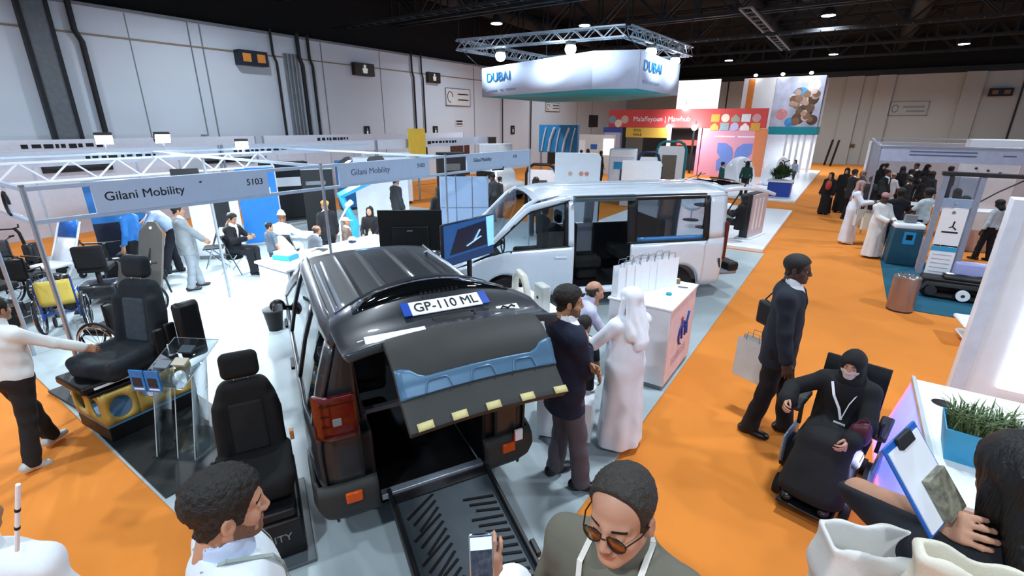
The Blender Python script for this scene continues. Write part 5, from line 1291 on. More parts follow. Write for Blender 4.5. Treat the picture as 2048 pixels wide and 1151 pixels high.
def rollator(label, x, y, rz, m):
    t = thing('walking_frame', label, 'walker', (x, y, .012), rz); f = MB()
    for s in (-1, 1):
        f.tube([(s*.28, -.30, .12), (s*.26, -.05, .55), (s*.25, .05, .92), (s*.25, -.10, .95)], .014, 8); f.tube([(s*.28, .30, .10), (s*.26, .05, .60), (s*.25, -.02, .75)], .014, 8)
    f.tube([(-.26, 0, .58), (.26, 0, .58)], .012, 8); f.build('frame', m, t); bx('seat', (-.23, -.08, .57), (.23, .17, .61), M_BLK, t, .01); q = MB(); q.tube([(-.25, .05, .86), (-.15, .16, .86), (.15, .16, .86), (.25, .05, .86)], .02, 8); q.build('back_strap', M_BLK, t)
    for s in (-1, 1):
        for y_ in (-.30, .30): MB().cyl((s*.28-.02, y_, .09), (s*.28+.02, y_, .09), .09, n=14).build('wheel', M_RUB, t)
        MB().cyl((s*.25, -.16, .96), (s*.25, -.04, .945), .018, n=8).build('hand_grip', M_RUB, t)
    bag = MB(); bag.b2((-.18, .02, .30), (.18, .20, .55)); bag.build('bag', mat('bag_tan', '#8a5f3e', .8), t, bevel=.03)
    return t
rollator('tall walking frame with tan bag standing on the orange carpet behind the stand', -13.6, 3.0, math.radians(160), M_BLK)
rollator('silver walking frame left of the man bending over', -12.5, 3.9, math.radians(150), M_ALU)
# special-needs pushchair with blue base
t = thing('buggy', 'black padded buggy on a bright blue wheeled base in the stand', 'buggy', (-11.75, 3.5, .012), math.radians(150))
f = MB()
for s in (-1, 1): f.tube([(s*.26, -.38, .12), (s*.24, -.1, .40), (s*.22, .18, .75), (s*.2, -.45, 1.05)], .016, 8); f.tube([(s*.25, .40, .12), (s*.23, .0, .45)], .016, 8)
f.tube([(-.2, -.45, 1.05), (.2, -.45, 1.05)], .018, 8); f.build('frame', M_CHROME, t); bx('blue_base', (-.28, -.34, .18), (.28, .36, .26), M_BLUE, t, .03)
sdf_part('padded_seat', lambda p: smin(s_box(p, (0, .08, .52), (.20, .24, .07), .05), s_box(p, (0, -.18, .78), (.20, .08, .30), .07), .06), (-.3, -.4, .35), (.3, .45, 1.15), .025, M_SEAT, t)
for s in (-1, 1):
    for y_ in (-.38, .40): MB().cyl((s*.27-.02, y_, .11), (s*.27+.02, y_, .11), .11, n=16).build('wheel', M_RUB, t)
bx('footrest', (-.2, .42, .26), (.2, .55, .29), M_BLK, t)
# blue and white transfer chair
t = thing('transfer_chair', 'tall blue and white reclined transfer chair beside grey boards', 'chair', (-12.35, 2.55, .012), math.radians(-160))
f = MB()
for s in (-1, 1): f.tube([(s*.30, .40, .08), (s*.29, .1, .5), (s*.27, -.22, 1.25)], .02, 8); f.tube([(s*.30, -.40, .08), (s*.28, .05, .55)], .018, 8)
f.build('frame', M_WHITE, t)
q = MB(); q.add([(-.25, .12, .5), (.25, .12, .5), (.24, -.12, .95), (-.24, -.12, .95)], [(0, 1, 2, 3)]); q.build('white_sling', M_GLOSSW, t, solid=.03); q = MB(); q.add([(-.24, -.12, .95), (.24, -.12, .95), (.2, -.24, 1.3), (-.2, -.24, 1.3)], [(0, 1, 2, 3)]); q.build('blue_back', M_BLUE, t, solid=.05)
bx('seat_tray', (-.26, .08, .46), (.26, .5, .52), M_GLOSSW, t, .02)
for s in (-1, 1):
    for y_ in (-.38, .38): MB().cyl((s*.31-.015, y_, .07), (s*.31+.015, y_, .07), .07, n=12).build('castor', M_RUB, t)
def board(label, x, y, rz, w, h, lean):
    t = thing('transfer_board', label, 'board', (x, y, .012), rz); r = w*.35
    poly = [(-w/2, 0), (w/2, 0), (w/2, h-r), (w/2-r, h), (-w/2+r, h), (-w/2, h-r)]
    M = Matrix.Rotation(-lean, 4, 'X') @ basis((0, 0, 0), (1, 0, 0), (0, 0, 1), (0, -1, 0))
    MB().prism(poly, -.02, .02, M=M).build('board', mat('board_grey', '#5a5753', .6, var=.05), t, bevel=.008)
    for q in (.08, .5, .92): MB().cyl(M @ Vector((0, h*q, .02)), M @ Vector((0, h*q, .035)), .025, n=12).build('fixing_knob', M_GLOSSW, t)
    MB().bar((0, 0, .3), M @ Vector((0, h*.7, 0)), .03).bar((0, .45, .02), M @ Vector((0, h*.7, 0)), .025).build('rear_strut', M_STEEL, t)
board('tall grey transfer board with white knobs in the stand', -10.05, 3.0, math.radians(20), .55, 1.45, .28)
board('shorter grey pointed board in front of the tall grey board', -9.75, 2.55, math.radians(15), .50, 1.0, .30)
# folding chairs
def fold_chair(label, x, y, rz):
    t = thing('folding_chair', label, 'chair', (x, y, .012), rz, None); f = MB()
    for s in (-1, 1): f.tube([(s*.2, .22, 0), (s*.2, -.12, .85)], .012, 8); f.tube([(s*.19, -.24, 0), (s*.19, .18, .45)], .012, 8)
    f.build('frame', M_CHROME, t); bx('seat', (-.2, -.18, .43), (.2, .22, .46), M_BLK, t, .01); q = MB(); q.add([(-.2, -.02, .58), (.2, -.02, .58), (.2, -.12, .84), (-.2, -.12, .84)], [(0, 1, 2, 3)]); q.build('backrest', M_BLK, t, solid=.02)
    return t
fold_chair('empty black folding chair with chrome frame, between grey suit and black suit', -11.4, 4.85, math.radians(150))
fold_chair('black folding chair under the seated man in the black suit', -10.55, 4.85, math.radians(-60))
fold_chair('black folding chair under the man in white robe and skullcap', -9.75, 5.55, math.radians(30))
def table(label, x, y, rz, w, d, h, m, name='table'):
    t = thing(name, label, 'table', (x, y, .012), rz); bx('table_top', (-w/2, -d/2, h-.03), (w/2, d/2, h), m, t)
    for sx in (-1, 1):
        for sy in (-1, 1): MB().cyl((sx*(w/2-.05), sy*(d/2-.05), 0), (sx*(w/2-.05), sy*(d/2-.05), h-.03), .02, n=10).build('leg', M_ALU, t)
    return t
table('low white meeting table between the seated men in the left stand', -9.75, 6.15, math.radians(25), 1.3, .6, .72, M_GLOSSW)
simple('laptop', 'grey laptop open in front of the man in black suit', 'laptop', (-10.05, 5.95, .735), lambda t: (bx('keyboard_half', (-.16, -.11, 0), (.16, .11, .018), M_ALU, t), MB().add([(-.16, .11, .02), (.16, .11, .02), (.16, .17, .22), (-.16, .17, .22)], [(0, 1, 2, 3)]).build('screen_half', M_DKG, t, solid=.01)), math.radians(120))
# refrigerator-like white cabinet, blue banner and partition walls
simple('white_cabinet', 'white cabinet with dark window behind the man in the grey suit', 'cabinet', (-12.3, 5.4, .012), lambda t: (bx('carcass', (-.45, -.3, 0), (.45, .3, 1.55), M_GLOSSW, t, .02), bx('dark_window', (.05, -.315, .75), (.40, -.30, 1.35), M_DKG, t), bx('plinth', (-.43, -.31, 0), (.43, -.30, .08), M_GRY, t)), math.radians(50))
def banner(label, x, y, rz, w, h, m, pic=None, name='roll_up_banner'):
    t = thing(name, label, 'banner', (x, y, .012), rz); bx('sheet', (-w/2, -.008, .06), (w/2, .008, h), m, t, .002); bx('base', (-w/2-.03, -.09, 0), (w/2+.03, .09, .07), M_ALU, t); bx('top_rail', (-w/2, -.015, h), (w/2, .015, h+.03), M_ALU, t)
    for (x0, z0, x1, z1, mm) in (pic or []): bx('printed_block', (x0, -.012, z0), (x1, -.008, z1), mm, t, .001)
    return t
banner('bright blue banner behind the white cabinet in the left stand', -12.5, 6.6, math.radians(60), .9, 2.0, mat('banner_blue', '#1f78c4', .5), [(-.3, 1.3, .3, 1.5, M_GLOSSW)])
banner('black banner to the right of the bright blue banner', -11.8, 7.9, math.radians(60), .8, 1.9, M_BLK, [(-.3, 1.5, .2, 1.6, M_GRY)])
banner('white banner glowing in the spotlight beyond the desk', -11.9, 10.2, math.radians(55), 1.6, 2.1, M_GLOSSW, [(-.5, 1.5, .1, 1.62, mat('print_lilac', '#9aa6d8', .6))])
banner('mid blue banner with dark lower half, behind the man in the blue shirt', -13.1, 3.75, math.radians(75), .95, 1.9, mat('banner_midblue', '#2a72b5', .5), [(-.47, .1, .47, 1.0, M_NAVY)])
# cyan bent sign arm and yellow pieces beyond the post
t = thing('arm_display', 'bright cyan angular arm-shaped display behind the middle post', 'display', (-9.6, 7.6, .012), math.radians(50)); b = MB(); b.tube([(-.3, 0, .1), (-.25, 0, .75), (-.5, 0, 1.45), (.35, 0, 1.85)], .10, 4); b.build('arm', mat('cyan', '#35a6d6', .5), t); bx('foot', (-.5, -.2, 0), (0, .2, .08), M_WHITE, t)
# white gantry lattice above the back of the stand
t = thing('lattice_gantry', 'white zigzag lattice gantry above the wheelchairs', 'gantry', (-12.62, 1.2, 2.02)); b = MB(); b.bar((0, 0, 0), (0, 6, 0), .04); b.bar((0, 0, .36), (0, 6, .36), .04); b.build('rails', M_WHITE, t); b = MB()
for k in range(8): b.bar((0, .75*k, 0), (0, .75*k+.375, .36), .03); b.bar((0, .75*k+.375, .36), (0, .75*k+.75, 0), .03)
b.build('zigzag', M_WHITE, t)
for y in (0.02, 5.98): MB().bar((0, y, -2.0), (0, y, 0), .05).build('leg', M_WHITE, t)
# farther row of stands along the wall
M_PW = mat('partition_white', '#d3d9e6', .6, var=.03)
def fascia_row(label, x, y0, y1, words, z0=2.15, z1=2.5, m=None):
    t = thing('name_board', label, 'sign', (x, (y0+y1)/2, z0)); L = (y1-y0)/2
    MB().b2((-.02, -L, 0), (.02, L, z1-z0)).build('panel', m or M_PW, t)
    rw = random.Random(int(words*10)); y = words-(y0+y1)/2; b = MB()
    for k in range(9):
        w = rw.uniform(.06, .2); b.b2((.02, y, .12+rw.uniform(0, .03)), (.024, y+w, .24)); y += w+rw.uniform(.03, .08)
    o = b.build('blurred_lettering', M_INK, t); o['kind'] = 'stuff'
    for y in (-L, L): MB().b2((-.025, y-.025, -z0), (.025, y+.025, z1-z0)).build('post', M_ALU, t)
fascia_row('long white name board of the row behind, above the red framed poster', -14.8, 1.3, 6.9, 3.9)
fascia_row('name board of the row behind with dark lettering over the lattice', -14.8, 7.0, 12.5, 7.3)
fascia_row('far white name board near the yellow sign, with dark letters', -14.8, 12.6, 19.5, 15.3)
fascia_row('outermost white name board against the hall wall', -17.6, 1.5, 9.5, 3.4, 2.3, 2.65)
fascia_row('outermost white name board further along the hall wall', -17.6, 9.8, 21.0, 12.0, 2.3, 2.65)
simple('yellow_sign', 'yellow box sign standing up above the far name boards', 'sign', (-14.6, 14.5, 0), lambda t: (bx('panel', (-.03, -.45, 1.9), (.05, .45, 2.9), mat('sign_yellow', '#e3bf45', .5), t), bx('post', (-.03, -.03, 0), (.03, .03, 1.9), M_ALU, t)))
pw = thing('partition', 'white stand partition with pale seams behind the wheelchairs', 'partition', (-18.3, 4.2, 0)); bx('panels', (-.03, -3.2, 0), (.03, 3.2, 2.3), M_PW, pw)
for k in range(6): bx('seam_post', (.03, -3.0+1.2*k, 0), (.045, -2.96+1.2*k, 2.3), mat('beam_blue_white', '#b9cbe0'), pw, .002)
pw = thing('partition', 'white partition of the second stand along the wall', 'partition', (-18.3, 11.2, 0)); bx('panels', (-.03, -3.2, 0), (.03, 3.2, 2.3), M_PW, pw)
for k in range(6): bx('seam_post', (.03, -3.0+1.2*k, 0), (.045, -2.96+1.2*k, 2.3), mat('beam_blue_white', '#b9cbe0'), pw, .002)
def poster(label, x, y, z, w, h, mf, mi):
    t = thing('framed_poster', label, 'poster', (x, y, z)); bx('frame', (0, -w/2, -h/2), (.03, w/2, h/2), mf, t); bx('picture', (.03, -w/2+.08, -h/2+.10), (.036, w/2-.02, h/2-.02), mi, t, .001)
poster('red framed poster on the white partition, seen under the corner beam', -18.26, 2.25, 1.75, .75, .55, M_RED, mat('poster_grey', '#9a9ca0', .5))
poster('dark red framed poster low on the white partition', -18.26, 1.45, 1.0, .5, .35, mat('dark_red', '#6b231d', .5), mat('poster_brown', '#6d4a40', .5))
poster('wide black poster on the partition behind the lattice', -18.26, 4.6, 2.0, 1.6, .5, M_BLK, M_DKG)
poster('second wide black poster on the partition behind the lattice', -18.26, 8.8, 2.0, 1.8, .5, M_BLK, mat('poster_slate', '#444b55', .5))
for i, (x, y, c, w, h, rz, lab) in enumerate([(-15.2, 9.0, '#15161a', 1.4, 1.9, 1.2, 'black display stand across the back aisle'), (-15.3, 11.5, '#2d78b8', .7, 1.8, 1.2, 'blue display stand across the back aisle'), (-15.0, 13.2, '#e8edf5', 1.8, 2.0, 1.1, 'white display stand across the back aisle'), (-14.6, 16.5, '#2d343b', 1.2, 1.9, 1.0, 'dark grey display stand near the yellow sign'), (-14.0, 19.0, '#e8edf5', 1.6, 2.2, .9, 'tall white display stand beyond the yellow sign')]):
    simple('display_stand', lab, 'display', (x, y, 0), lambda t: (bx('body', (-w/2, -.25, .1), (w/2, .25, h), mat('ds_'+c, c, .5), t, .02), bx('plinth', (-w/2+.04, -.22, 0), (w/2-.04, .22, .1), M_DKG, t), bx('print', (-w*.3, -.256, h*.6), (w*.3, -.25, h*.75), M_GRY if i != 0 else M_WHITE, t, .001)), rz)
# stand floodlights
def flood(label, x, y, z, aim, power=0, group='stand floodlights'):
    t = thing('floodlight', label, 'lamp', (x, y, z), 0, None); d = (Vector(aim)-Vector((x, y, z))).normalized(); a, b_, c = frame_of(d); M = basis((0, 0, 0), a, b_, c)
    MB().b2((-.15, -.11, -.10), (.15, .11, .0), M=M).build('housing', M_DKG, t, bevel=.01); MB().b2((-.14, -.10, .0), (.14, .10, .012), M=M).build('lens', M_LAMP, t); MB().bar((0, 0, -.02), (0, 0, -.25), .02).build('bracket', M_ALU, t)
    if power: l = area('flood_light', Vector((x, y, z))+d*.06, .2, power, spread=120, aim=aim)
    return t
flood('white floodlight on the back beam facing the hall, left of the pair', -12.6, 3.7, 2.76, (-9.0, 2.7, .3), 100)
flood('white floodlight on the back beam facing the hall, right of the pair', -12.6, 4.75, 2.76, (-8.6, 4.2, .3), 100)
flood('bright floodlight on the second bay, over the seated woman', -9.7, 7.3, 2.22, (-9.0, 7.8, .9), 80)
flood('added fill floodlight on the back beam aimed down at the seated men', -12.5, 6.4, 2.58, (-9.8, 5.2, 0), 85)  # extra lamp, added to brighten the stand
flood('added fill floodlight inside the first name board, aimed at the stand floor', -6.75, 2.7, 2.42, (-9.3, 3.6, 0), 75)  # added behind the board to whiten the stand floor
flood('added fill floodlight inside the second name board, aimed at the stand floor', -6.75, 5.7, 2.42, (-9.3, 5.6, 0), 60)  # likewise an added fill lamp for the stand floor
flood('round floodlight under the third name board', -6.75, 9.2, 2.12, (-7.5, 9.6, .5), 70)
# ------------------------------------------------------------------ middle: hanging sign, red stand, picture tower, white platform
M_SIGNF = mat('sign_fabric', '#c3cfe8', .7, var=.02)
M_TEALD = mat('sign_teal', '#1b96a6', .6, var=.03)
hx = [at(965, 194, 4.2), at(1183, 178, 4.2), at(1275, 177, 4.2), at(1353, 191, 4.2), at(1220, 203, 4.2), at(1095, 204, 4.2)]
hc = sum((Vector((p.x, p.y, 0)) for p in hx), Vector())/6
hs = thing('hanging_sign', 'large white six-sided hanging sign with blue DUBAI lettering and teal underside', 'sign', (hc.x, hc.y, 4.2))
loc6 = [(p.x-hc.x, p.y-hc.y) for p in hx]
for i in range(6):
    a, b_ = loc6[i], loc6[(i+1) % 6]; q = MB(); q.add([(*a, 0), (*b_, 0), (*b_, 1.15), (*a, 1.15)], [(0, 1, 2, 3)]); q.build('side_panel', M_SIGNF, hs, solid=.04)
MB().add([(*p, 0.01) for p in loc6], [tuple(range(6))]).build('underside', M_TEALD, hs, solid=.02)
def on_side(i, f, z, off=.05):
    a, b_ = Vector((*loc6[i], 0)), Vector((*loc6[(i+1) % 6], 0)); d = (b_-a).normalized(); n = d.cross(Vector((0, 0, 1))); return basis(a+(b_-a)*f+n*off+Vector((0, 0, z)), d, (0, 0, 1), n)
text('lettering', 'DUBAI', .50, mat('sign_blue', '#0f6ea8', .5), hs, M=on_side(0, .06, .72), sx=1.2, depth=.01)
b = MB(); [b.b2((x0, .2, 0), (x1, .25, .01), M=on_side(0, .06, 0)) for x0, x1 in ((0, .8), (1.0, 1.25), (1.4, 2.1))]; b.build('blurred_small_lettering', M_INKL, hs)['kind'] = 'stuff'
text('lettering', 'DUBAI', .45, mat('sign_blue', '#0f6ea8', .5), hs, M=on_side(2, .06, .72), sx=1.5, depth=.01)
b = MB(); [b.b2((x0, .22, 0), (x1, .28, .01), M=on_side(2, .07, 0)) for x0, x1 in ((0, .7), (.8, 1.8))]; b.build('blurred_small_lettering', M_INKL, hs)['kind'] = 'stuff'
# truss square carrying the sign
ZT = 6.05; K = at(1253, 62, ZT); L_ = at(918, 90, ZT); R_ = at(1378, 104, ZT); B_ = L_+(R_-K)
ts = thing('lighting_truss', 'square aluminium lattice truss hanging over the white six-sided sign', 'truss', (K.x, K.y, ZT))
def trussbar(p0, p1, w=.34, n=18):
    p0 = Vector(p0); p1 = Vector(p1); x, y, d = frame_of(p1-p0); a = MB(); l = MB()
    for sx in (-1, 1):
        for sy in (-1, 1): a.bar(p0+x*sx*w/2+y*sy*w/2, p1+x*sx*w/2+y*sy*w/2, .05)
    for i in range(n):
        q0 = p0+(p1-p0)*i/n; q1 = p0+(p1-p0)*(i+1)/n; f = 1 if i % 2 else -1
        for sx in (-1, 1): l.bar(q0+x*sx*w/2+y*f*w/2, q1+x*sx*w/2-y*f*w/2, .028)
        for sy in (-1, 1): l.bar(q0+y*sy*w/2+x*f*w/2, q1+y*sy*w/2-x*f*w/2, .028)
    o = a.build('main_tubes', M_ALU, ts); l.build('lattice', M_ALU, o)
Kl = Vector((0, 0, 0)); Ll = L_-K; Rl = R_-K; Bl = B_-K
for p0, p1 in ((Kl, Ll), (Kl, Rl), (Ll, Bl), (Rl, Bl)): trussbar(p0, p1)
q = MB()
for p in (Kl, Ll, Rl, Bl): q.cyl(p, p+Vector((0, 0, ZC-ZT)), .02, n=6)
q.build('hanging_chains', M_STEEL, ts)
for c_ in (K, L_, R_, B_):
    v_ = min(loc6, key=lambda a: (a[0]+hc.x-c_.x)**2+(a[1]+hc.y-c_.y)**2); MB().cyl((*v_, 1.12), (c_.x-hc.x, c_.y-hc.y, ZT-4.2-.1), .012, n=6).build('hanging_wire', M_STEEL, hs)
for i, (px, py, lab) in enumerate([(1001, 112, 'bright round spotlight on the truss over the left end of the sign'), (1141, 98, 'bright round spotlight on the truss over the middle of the sign'), (1302, 104, 'bright spotlight on the truss over the right side of the sign'), (1350, 122, 'bright spotlight at the far right corner of the sign')]):
    z = 5.62; p = at(px, py, z); t = thing('spotlight', lab, 'lamp', p); aim = Vector((hx[0].x*(1-i/4)+hx[2].x*i/4, hx[0].y+.5, 4.6))-p
    MB().ell((0, 0, 0), (.20, .20, .20), nu=16, nv=12).build('bulb', lampmat('lamp_blue_white', '#dff0ff', 30), t); MB().lathe([(.16, .12), (.2, .22), (.12, .32), (.03, .34)], 16).build('housing', M_DKG, t); MB().cyl((0, 0, .3), (0, 0, .45), .02).build('clamp', M_STEEL, t)
    f = [0, 0, 2, 2][i]; k = [.08, .72, .3, .8][i]; a, b_ = hx[f], hx[(f+1) % 6]; tp = a+(b_-a)*k; d = (b_-a); d.z = 0; n = d.normalized().cross(Vector((0, 0, 1))); 
    area('spot_light', tp+n*1.0+Vector((0, 0, 1.5)), 0.3, 45, (.8, .92, 1), 140, tp+Vector((0, 0, .5)))
# red stand
YR = 33.0
def ry(px, py): return on_plane(px, py, 1, YR)
def yface(name, label, cat, x0, x1, z0, z1, m, y=YR, d=.25, parent=None):
    t = thing(name, label, cat, ((x0+x1)/2, y, 0)); w = (x1-x0)/2; MB().b2((-w, 0, z0), (w, d, z1)).build('panel', m, t); return t
M_REDF = mat('fascia_red', '#cf4b48', .6, var=.05, scale=.6); M_PINK = mat('panel_pink', '#dfa2b6', .6, var=.05, scale=.5); M_PERI = mat('print_periwinkle', '#6f8fd6', .6)
t = yface('stand_header', 'wide red header of the pink stand with white lettering and pattern tiles', 'sign', -14.4, -4.45, 2.90, 4.02, M_REDF)
text('lettering', 'Malaffeyoun | Mawhub', .44, M_GLOSSW, t, M=basis((-3.2, -.02, 3.42), (1, 0, 0), (0, 0, 1), (0, -1, 0)), sx=.95, depth=.01)
cols = ['#d8a340', '#e9dcc6', '#a3a58f', '#d9e3e6', '#c99a9a', '#e2b04c', '#8fb0b8', '#b9bde0', '#f0ece6']
for k in range(10):
    r_, c_ = divmod(k, 5); q = MB(); x = 2.1+.58*c_; z = 3.48-.5*r_
    if k % 3 == 0: q.b2((x-.25, -.02, z-.22), (x+.25, 0, z+.22))
    elif k % 3 == 1: q.cyl((x, -.02, z), (x, 0, z), .24, n=20)
    else: q.prism([(x-.25, z-.22), (x+.25, z-.22), (x+.25, z), (x, z+.22), (x-.25, z)], 0, .02, M=basis((0, 0, 0), (1, 0, 0), (0, 0, 1), (0, -1, 0)))
    q.build('pattern_tile', mat('tile_'+cols[k % 9], cols[k % 9], .6), t)
for k, c in enumerate(['#7fa0b0', '#e9dcc6', '#c9b7a8']): MB().cyl((-4.7+.45*k, -.02, 3.4-.25*(k % 2)), (-4.7+.45*k, 0, 3.4-.25*(k % 2)), .26, n=18).build('pattern_tile', mat('tile_'+c, c, .6), t)
t = yface('stand_wall', 'pink wall of the red stand with large blue leaf emblem', 'panel', -8.0, -4.3, 0.0, 2.88, M_PINK, YR+.02)
for s in (-1, 1):
    q = MB(); pts = [(s*.06, .35), (s*.06, 1.45), (s*.15, 1.75), (s*.5, 2.0), (s*1.0, 2.02), (s*.98, 1.45), (s*.75, 1.15), (s*.95, .95), (s*.9, .35)]
    if s < 0: pts = pts[::-1]
    q.prism(pts, 0, .02, M=basis((.15, 0, 0), (1, 0, 0), (0, 0, 1), (0, -1, 0))); q.build('leaf_emblem', M_PERI, t)
b = MB(); b.b2((-1.1, -.02, 2.36), (.1, 0, 2.44)); b.b2((.25, -.02, 2.36), (1.2, 0, 2.44)); b.build('blurred_lettering', M_GLOSSW, t)['kind'] = 'stuff'
MB().prism([(1.3, 0), (1.85, 0), (1.85, 2.88), (1.15, 2.88), (1.2, 2.2)], 0, .015, M=basis((0, 0, 0), (1, 0, 0), (0, 0, 1), (0, -1, 0))).build('orange_corner', mat('panel_orange', '#dd8a5a', .6), t)
t = yface('stand_header', 'yellow header board with dark lettering left of the doorway', 'sign', -13.05, -10.2, 2.25, 2.88, mat('fascia_yellow', '#dcbc4e', .6, var=.04), YR-.1)
text('lettering', 'TIYA\nHALE', .26, mat('print_brown', '#4a3a20', .6), t, M=basis((-.9, -.02, 2.56), (1, 0, 0), (0, 0, 1), (0, -1, 0)), depth=.005)
t = yface('stand_wall', 'pale blue side wall with dark blue top, left of the yellow header', 'panel', -14.7, -13.5, 0, 2.7, mat('panel_ice', '#b9c3e6', .6), YR+.1); bx('blue_top', (-.7, -.02, 2.55), (.7, .0, 2.9), mat('band_blue', '#3d52a8', .6), t)
for x, lab in ((-13.22, 'dark blue post at the left of the yellow header'), (-10.1, 'white and yellow post between yellow header and doorway'), (-8.14, 'lilac post between doorway and pink wall')):
    tag(MB().b2((x-.1, YR-.05, 0), (x+.1, YR+.2, 2.9)).build('stand_post', M_NAVY if x < -13 else (M_GLOSSW if x < -9 else M_PINK), bevel=.01), lab, 'post')
for px, py, lab in ((1340, 254, 'small bright lamp at the left of the pink doorway'), (1391, 255, 'small bright lamp at the right of the pink doorway'), (1372, 216, 'bright lamp on top of the red header')):
    p = ry(px, py); t = thing('stand_lamp', lab, 'lamp', (p.x, YR-.25, p.z)); MB().ell((0, 0, 0), (.17, .17, .17), nu=14, nv=10).build('bulb', lampmat('lamp_pink_white', '#fff0f4', 25), t); MB().bar((0, 0, .1), (0, .3, .15), .03).bar((0, .22, .1), (0, .22, .4), .03).build('arm', M_STEEL, t)
area('stand_fill', (-9.2, YR-2.0, 3.4), .6, 160, (.9, .9, 1), 170, (-8, YR, 1.8))  # unseen area light without a fixture, added to brighten the pink stand
t = yface('doorway_back', 'dark back wall seen through the pink doorway', 'panel', -12.9, -8.1, 0, 2.8, M_DKG, YR+3.0, .1)
t = yface('awning', 'salmon red awning inside the doorway', 'awning', -10.0, -8.2, 1.75, 2.1, mat('awning_salmon', '#d86c5c', .6), YR+1.6, .6); bx('post', (-.85, .1, 0), (-.8, .15, 1.75), M_ALU, t); bx('post', (.75, .1, 0), (.8, .15, 1.75), M_ALU, t)
t = yface('white_backdrop', 'bright white backdrop standing above the red header', 'panel', -10.0, -7.45, 3.9, 5.75, lampmat('backlit_white', '#ffffff', .9), YR+.6, .15); bx('mast', (-.06, .15, 0), (.06, .25, 5.7), M_STEEL, t)
# picture tower
YT = 38.0
tw = thing('picture_tower', 'tall white tower with large picture of people and teal band, beside the aisle', 'tower', (-4.3, YT, 0))
MB().b2((-2.6, 0, 2.5), (2.15, 3.6, 6.05)).build('upper_body', M_GLOSSW, tw); bx('teal_band', (-.65, -.03, 2.48), (2.18, 0, 2.98), M_TEALD, tw); bx('teal_band', (2.15, 0, 2.48), (2.18, 3.6, 2.98), M_TEALD, tw)
pic = bx('picture', (-.62, -.03, 2.98), (2.15, 0, 6.02), mat('picture_ground', '#b9bfd6', .5, var=.3, scale=1.1), tw)
rnd = random.Random(3); rowsp = [(.9, 4.9, .8, '#3f97d8'), (.0, 3.75, .55, '#d98f94'), (.55, 3.25, .5, '#4f9bd8'), (1.6, 5.5, .55, '#eef3f8'), (1.3, 3.9, .75, '#5a4536'), (1.55, 4.7, .7, '#4a382e'), (1.0, 3.5, .6, '#6b5140'), (1.8, 3.4, .5, '#5a4536')]
for i_, (x, z, r_, c) in enumerate(rowsp): MB().cyl((x, -.033-.0015*i_, z), (x, -.03, z), r_*.62, n=22).build('picture_area', mat('pic_'+c, c, .5, var=.2, scale=3), pic)
for k in range(26):
    x = .45+rnd.random()*1.4; z = 3.25+rnd.random()*1.9; c = ['#8a6a54', '#b09080', '#d8c3bd', '#6f5644'][k % 4]; MB().cyl((x, -.048-.001*k, z), (x, -.046, z), .16+.08*rnd.random(), n=16).build('picture_head', mat('pic_'+c, c, .5, var=.15, scale=4), pic)
bx('orange_stripe', (-2.3, -.02, 4.0), (-1.9, 0, 6.0), mat('stripe_orange', '#e58a3c', .5), tw); bx('side_stripe', (2.15, .6, 2.98), (2.17, 1.0, 6.0), M_LBLUE, tw)
for x in (.55, .9, 1.25, 1.6, 2.05): MB().b2((x-.07, .1, .09), (x+.07, .3, 2.5)).build('column', M_GLOSSW, tw, bevel=.01)
MB().b2((-2.5, 3.0, .09), (2.1, 3.2, 2.5)).build('back_wall', mat('tower_back', '#dfe8f4', .5), tw)
area('tower_fill', (-3.0, YT+1.2, 2.3), .8, 90, (.9, .96, 1), 170, (-3, YT+1.2, 0)); area('tower_wash', (-3.2, YT-2.5, 6.6), .6, 60, (.9, .96, 1), 140, (-3.4, YT, 4.5))  # the light inside the tower has no fixture; added to brighten it
for i, (x, z) in enumerate([(-6.2, 6.2), (-4.6, 6.2), (-3.0, 6.2)]):
    t = thing('tower_lamp', ['small white lamp on the top left of the picture tower', 'small white lamp on the top middle of the picture tower', 'small white lamp on the top right of the picture tower'][i], 'lamp', (x, YT-.25, z)); MB().ell((0, 0, 0), (.12, .12, .09), nu=12, nv=8).build('lens', M_LAMP, t); MB().bar((0, .05, .02), (0, .4, -.12), .03).build('arm', M_STEEL, t)
# white platform furniture behind the van
pt = thing('information_totem', 'dark sided totem with pale front on the white platform beside the aisle', 'totem', (-1.85, 14.9, .09), math.radians(-12)); bx('body', (-.22, -.55, 0), (.0, .55, 1.25), M_DKG, pt, .02); bx('pale_face', (.0, -.53, .03), (.03, .53, 1.22), mat('totem_face', '#c9b9bd', .4), pt); bx('base', (-.3, -.6, 0), (.1, .6, .04), M_WHITE, pt)
for k in range(3): bx('printed_strip', (.03, -.35+.25*k, .25), (.034, -.25+.25*k, 1.1), M_GLOSSW, pt, .001)
def shell_chair(label, x, y, rz, m=M_GLOSSW, z=.09, group=None):
    t = thing('shell_chair', label, 'chair', (x, y, z), rz, group)
    def f(p):
        q = p-np.array([0, 0, .62], np.float32); d = s_ell(q, (0, -.02, .02), (.36, .34, .34)); d = smax(d, -s_ell(q, (0, .02, .06), (.32, .30, .32)), .02); return smax(d, (q @ np.array([0, .75, .65], np.float32))-.08, .02)
    sdf_part('shell', f, (-.42, -.42, .2), (.42, .4, 1.1), .025, m, t); MB().cyl((0, 0, .03), (0, 0, .32), .025).build('column', M_CHROME, t); MB().lathe([(.26, 0), (.25, .02), (.03, .045)], 24).build('foot', M_DKG, t); sdf_part('cushion', lambda p: s_ell(p, (0, .02, .42), (.26, .26, .06)), (-.35, -.35, .3), (.35, .35, .55), .03, mat('cushion_pale', '#cfd4da', .9), t); return t
shell_chair('white shell chair beside the dark totem, nearest the aisle on the platform', -2.75, 14.6, math.radians(60))
shell_chair('white shell chair facing the first one, deeper on the platform', -4.0, 16.4, math.radians(200))
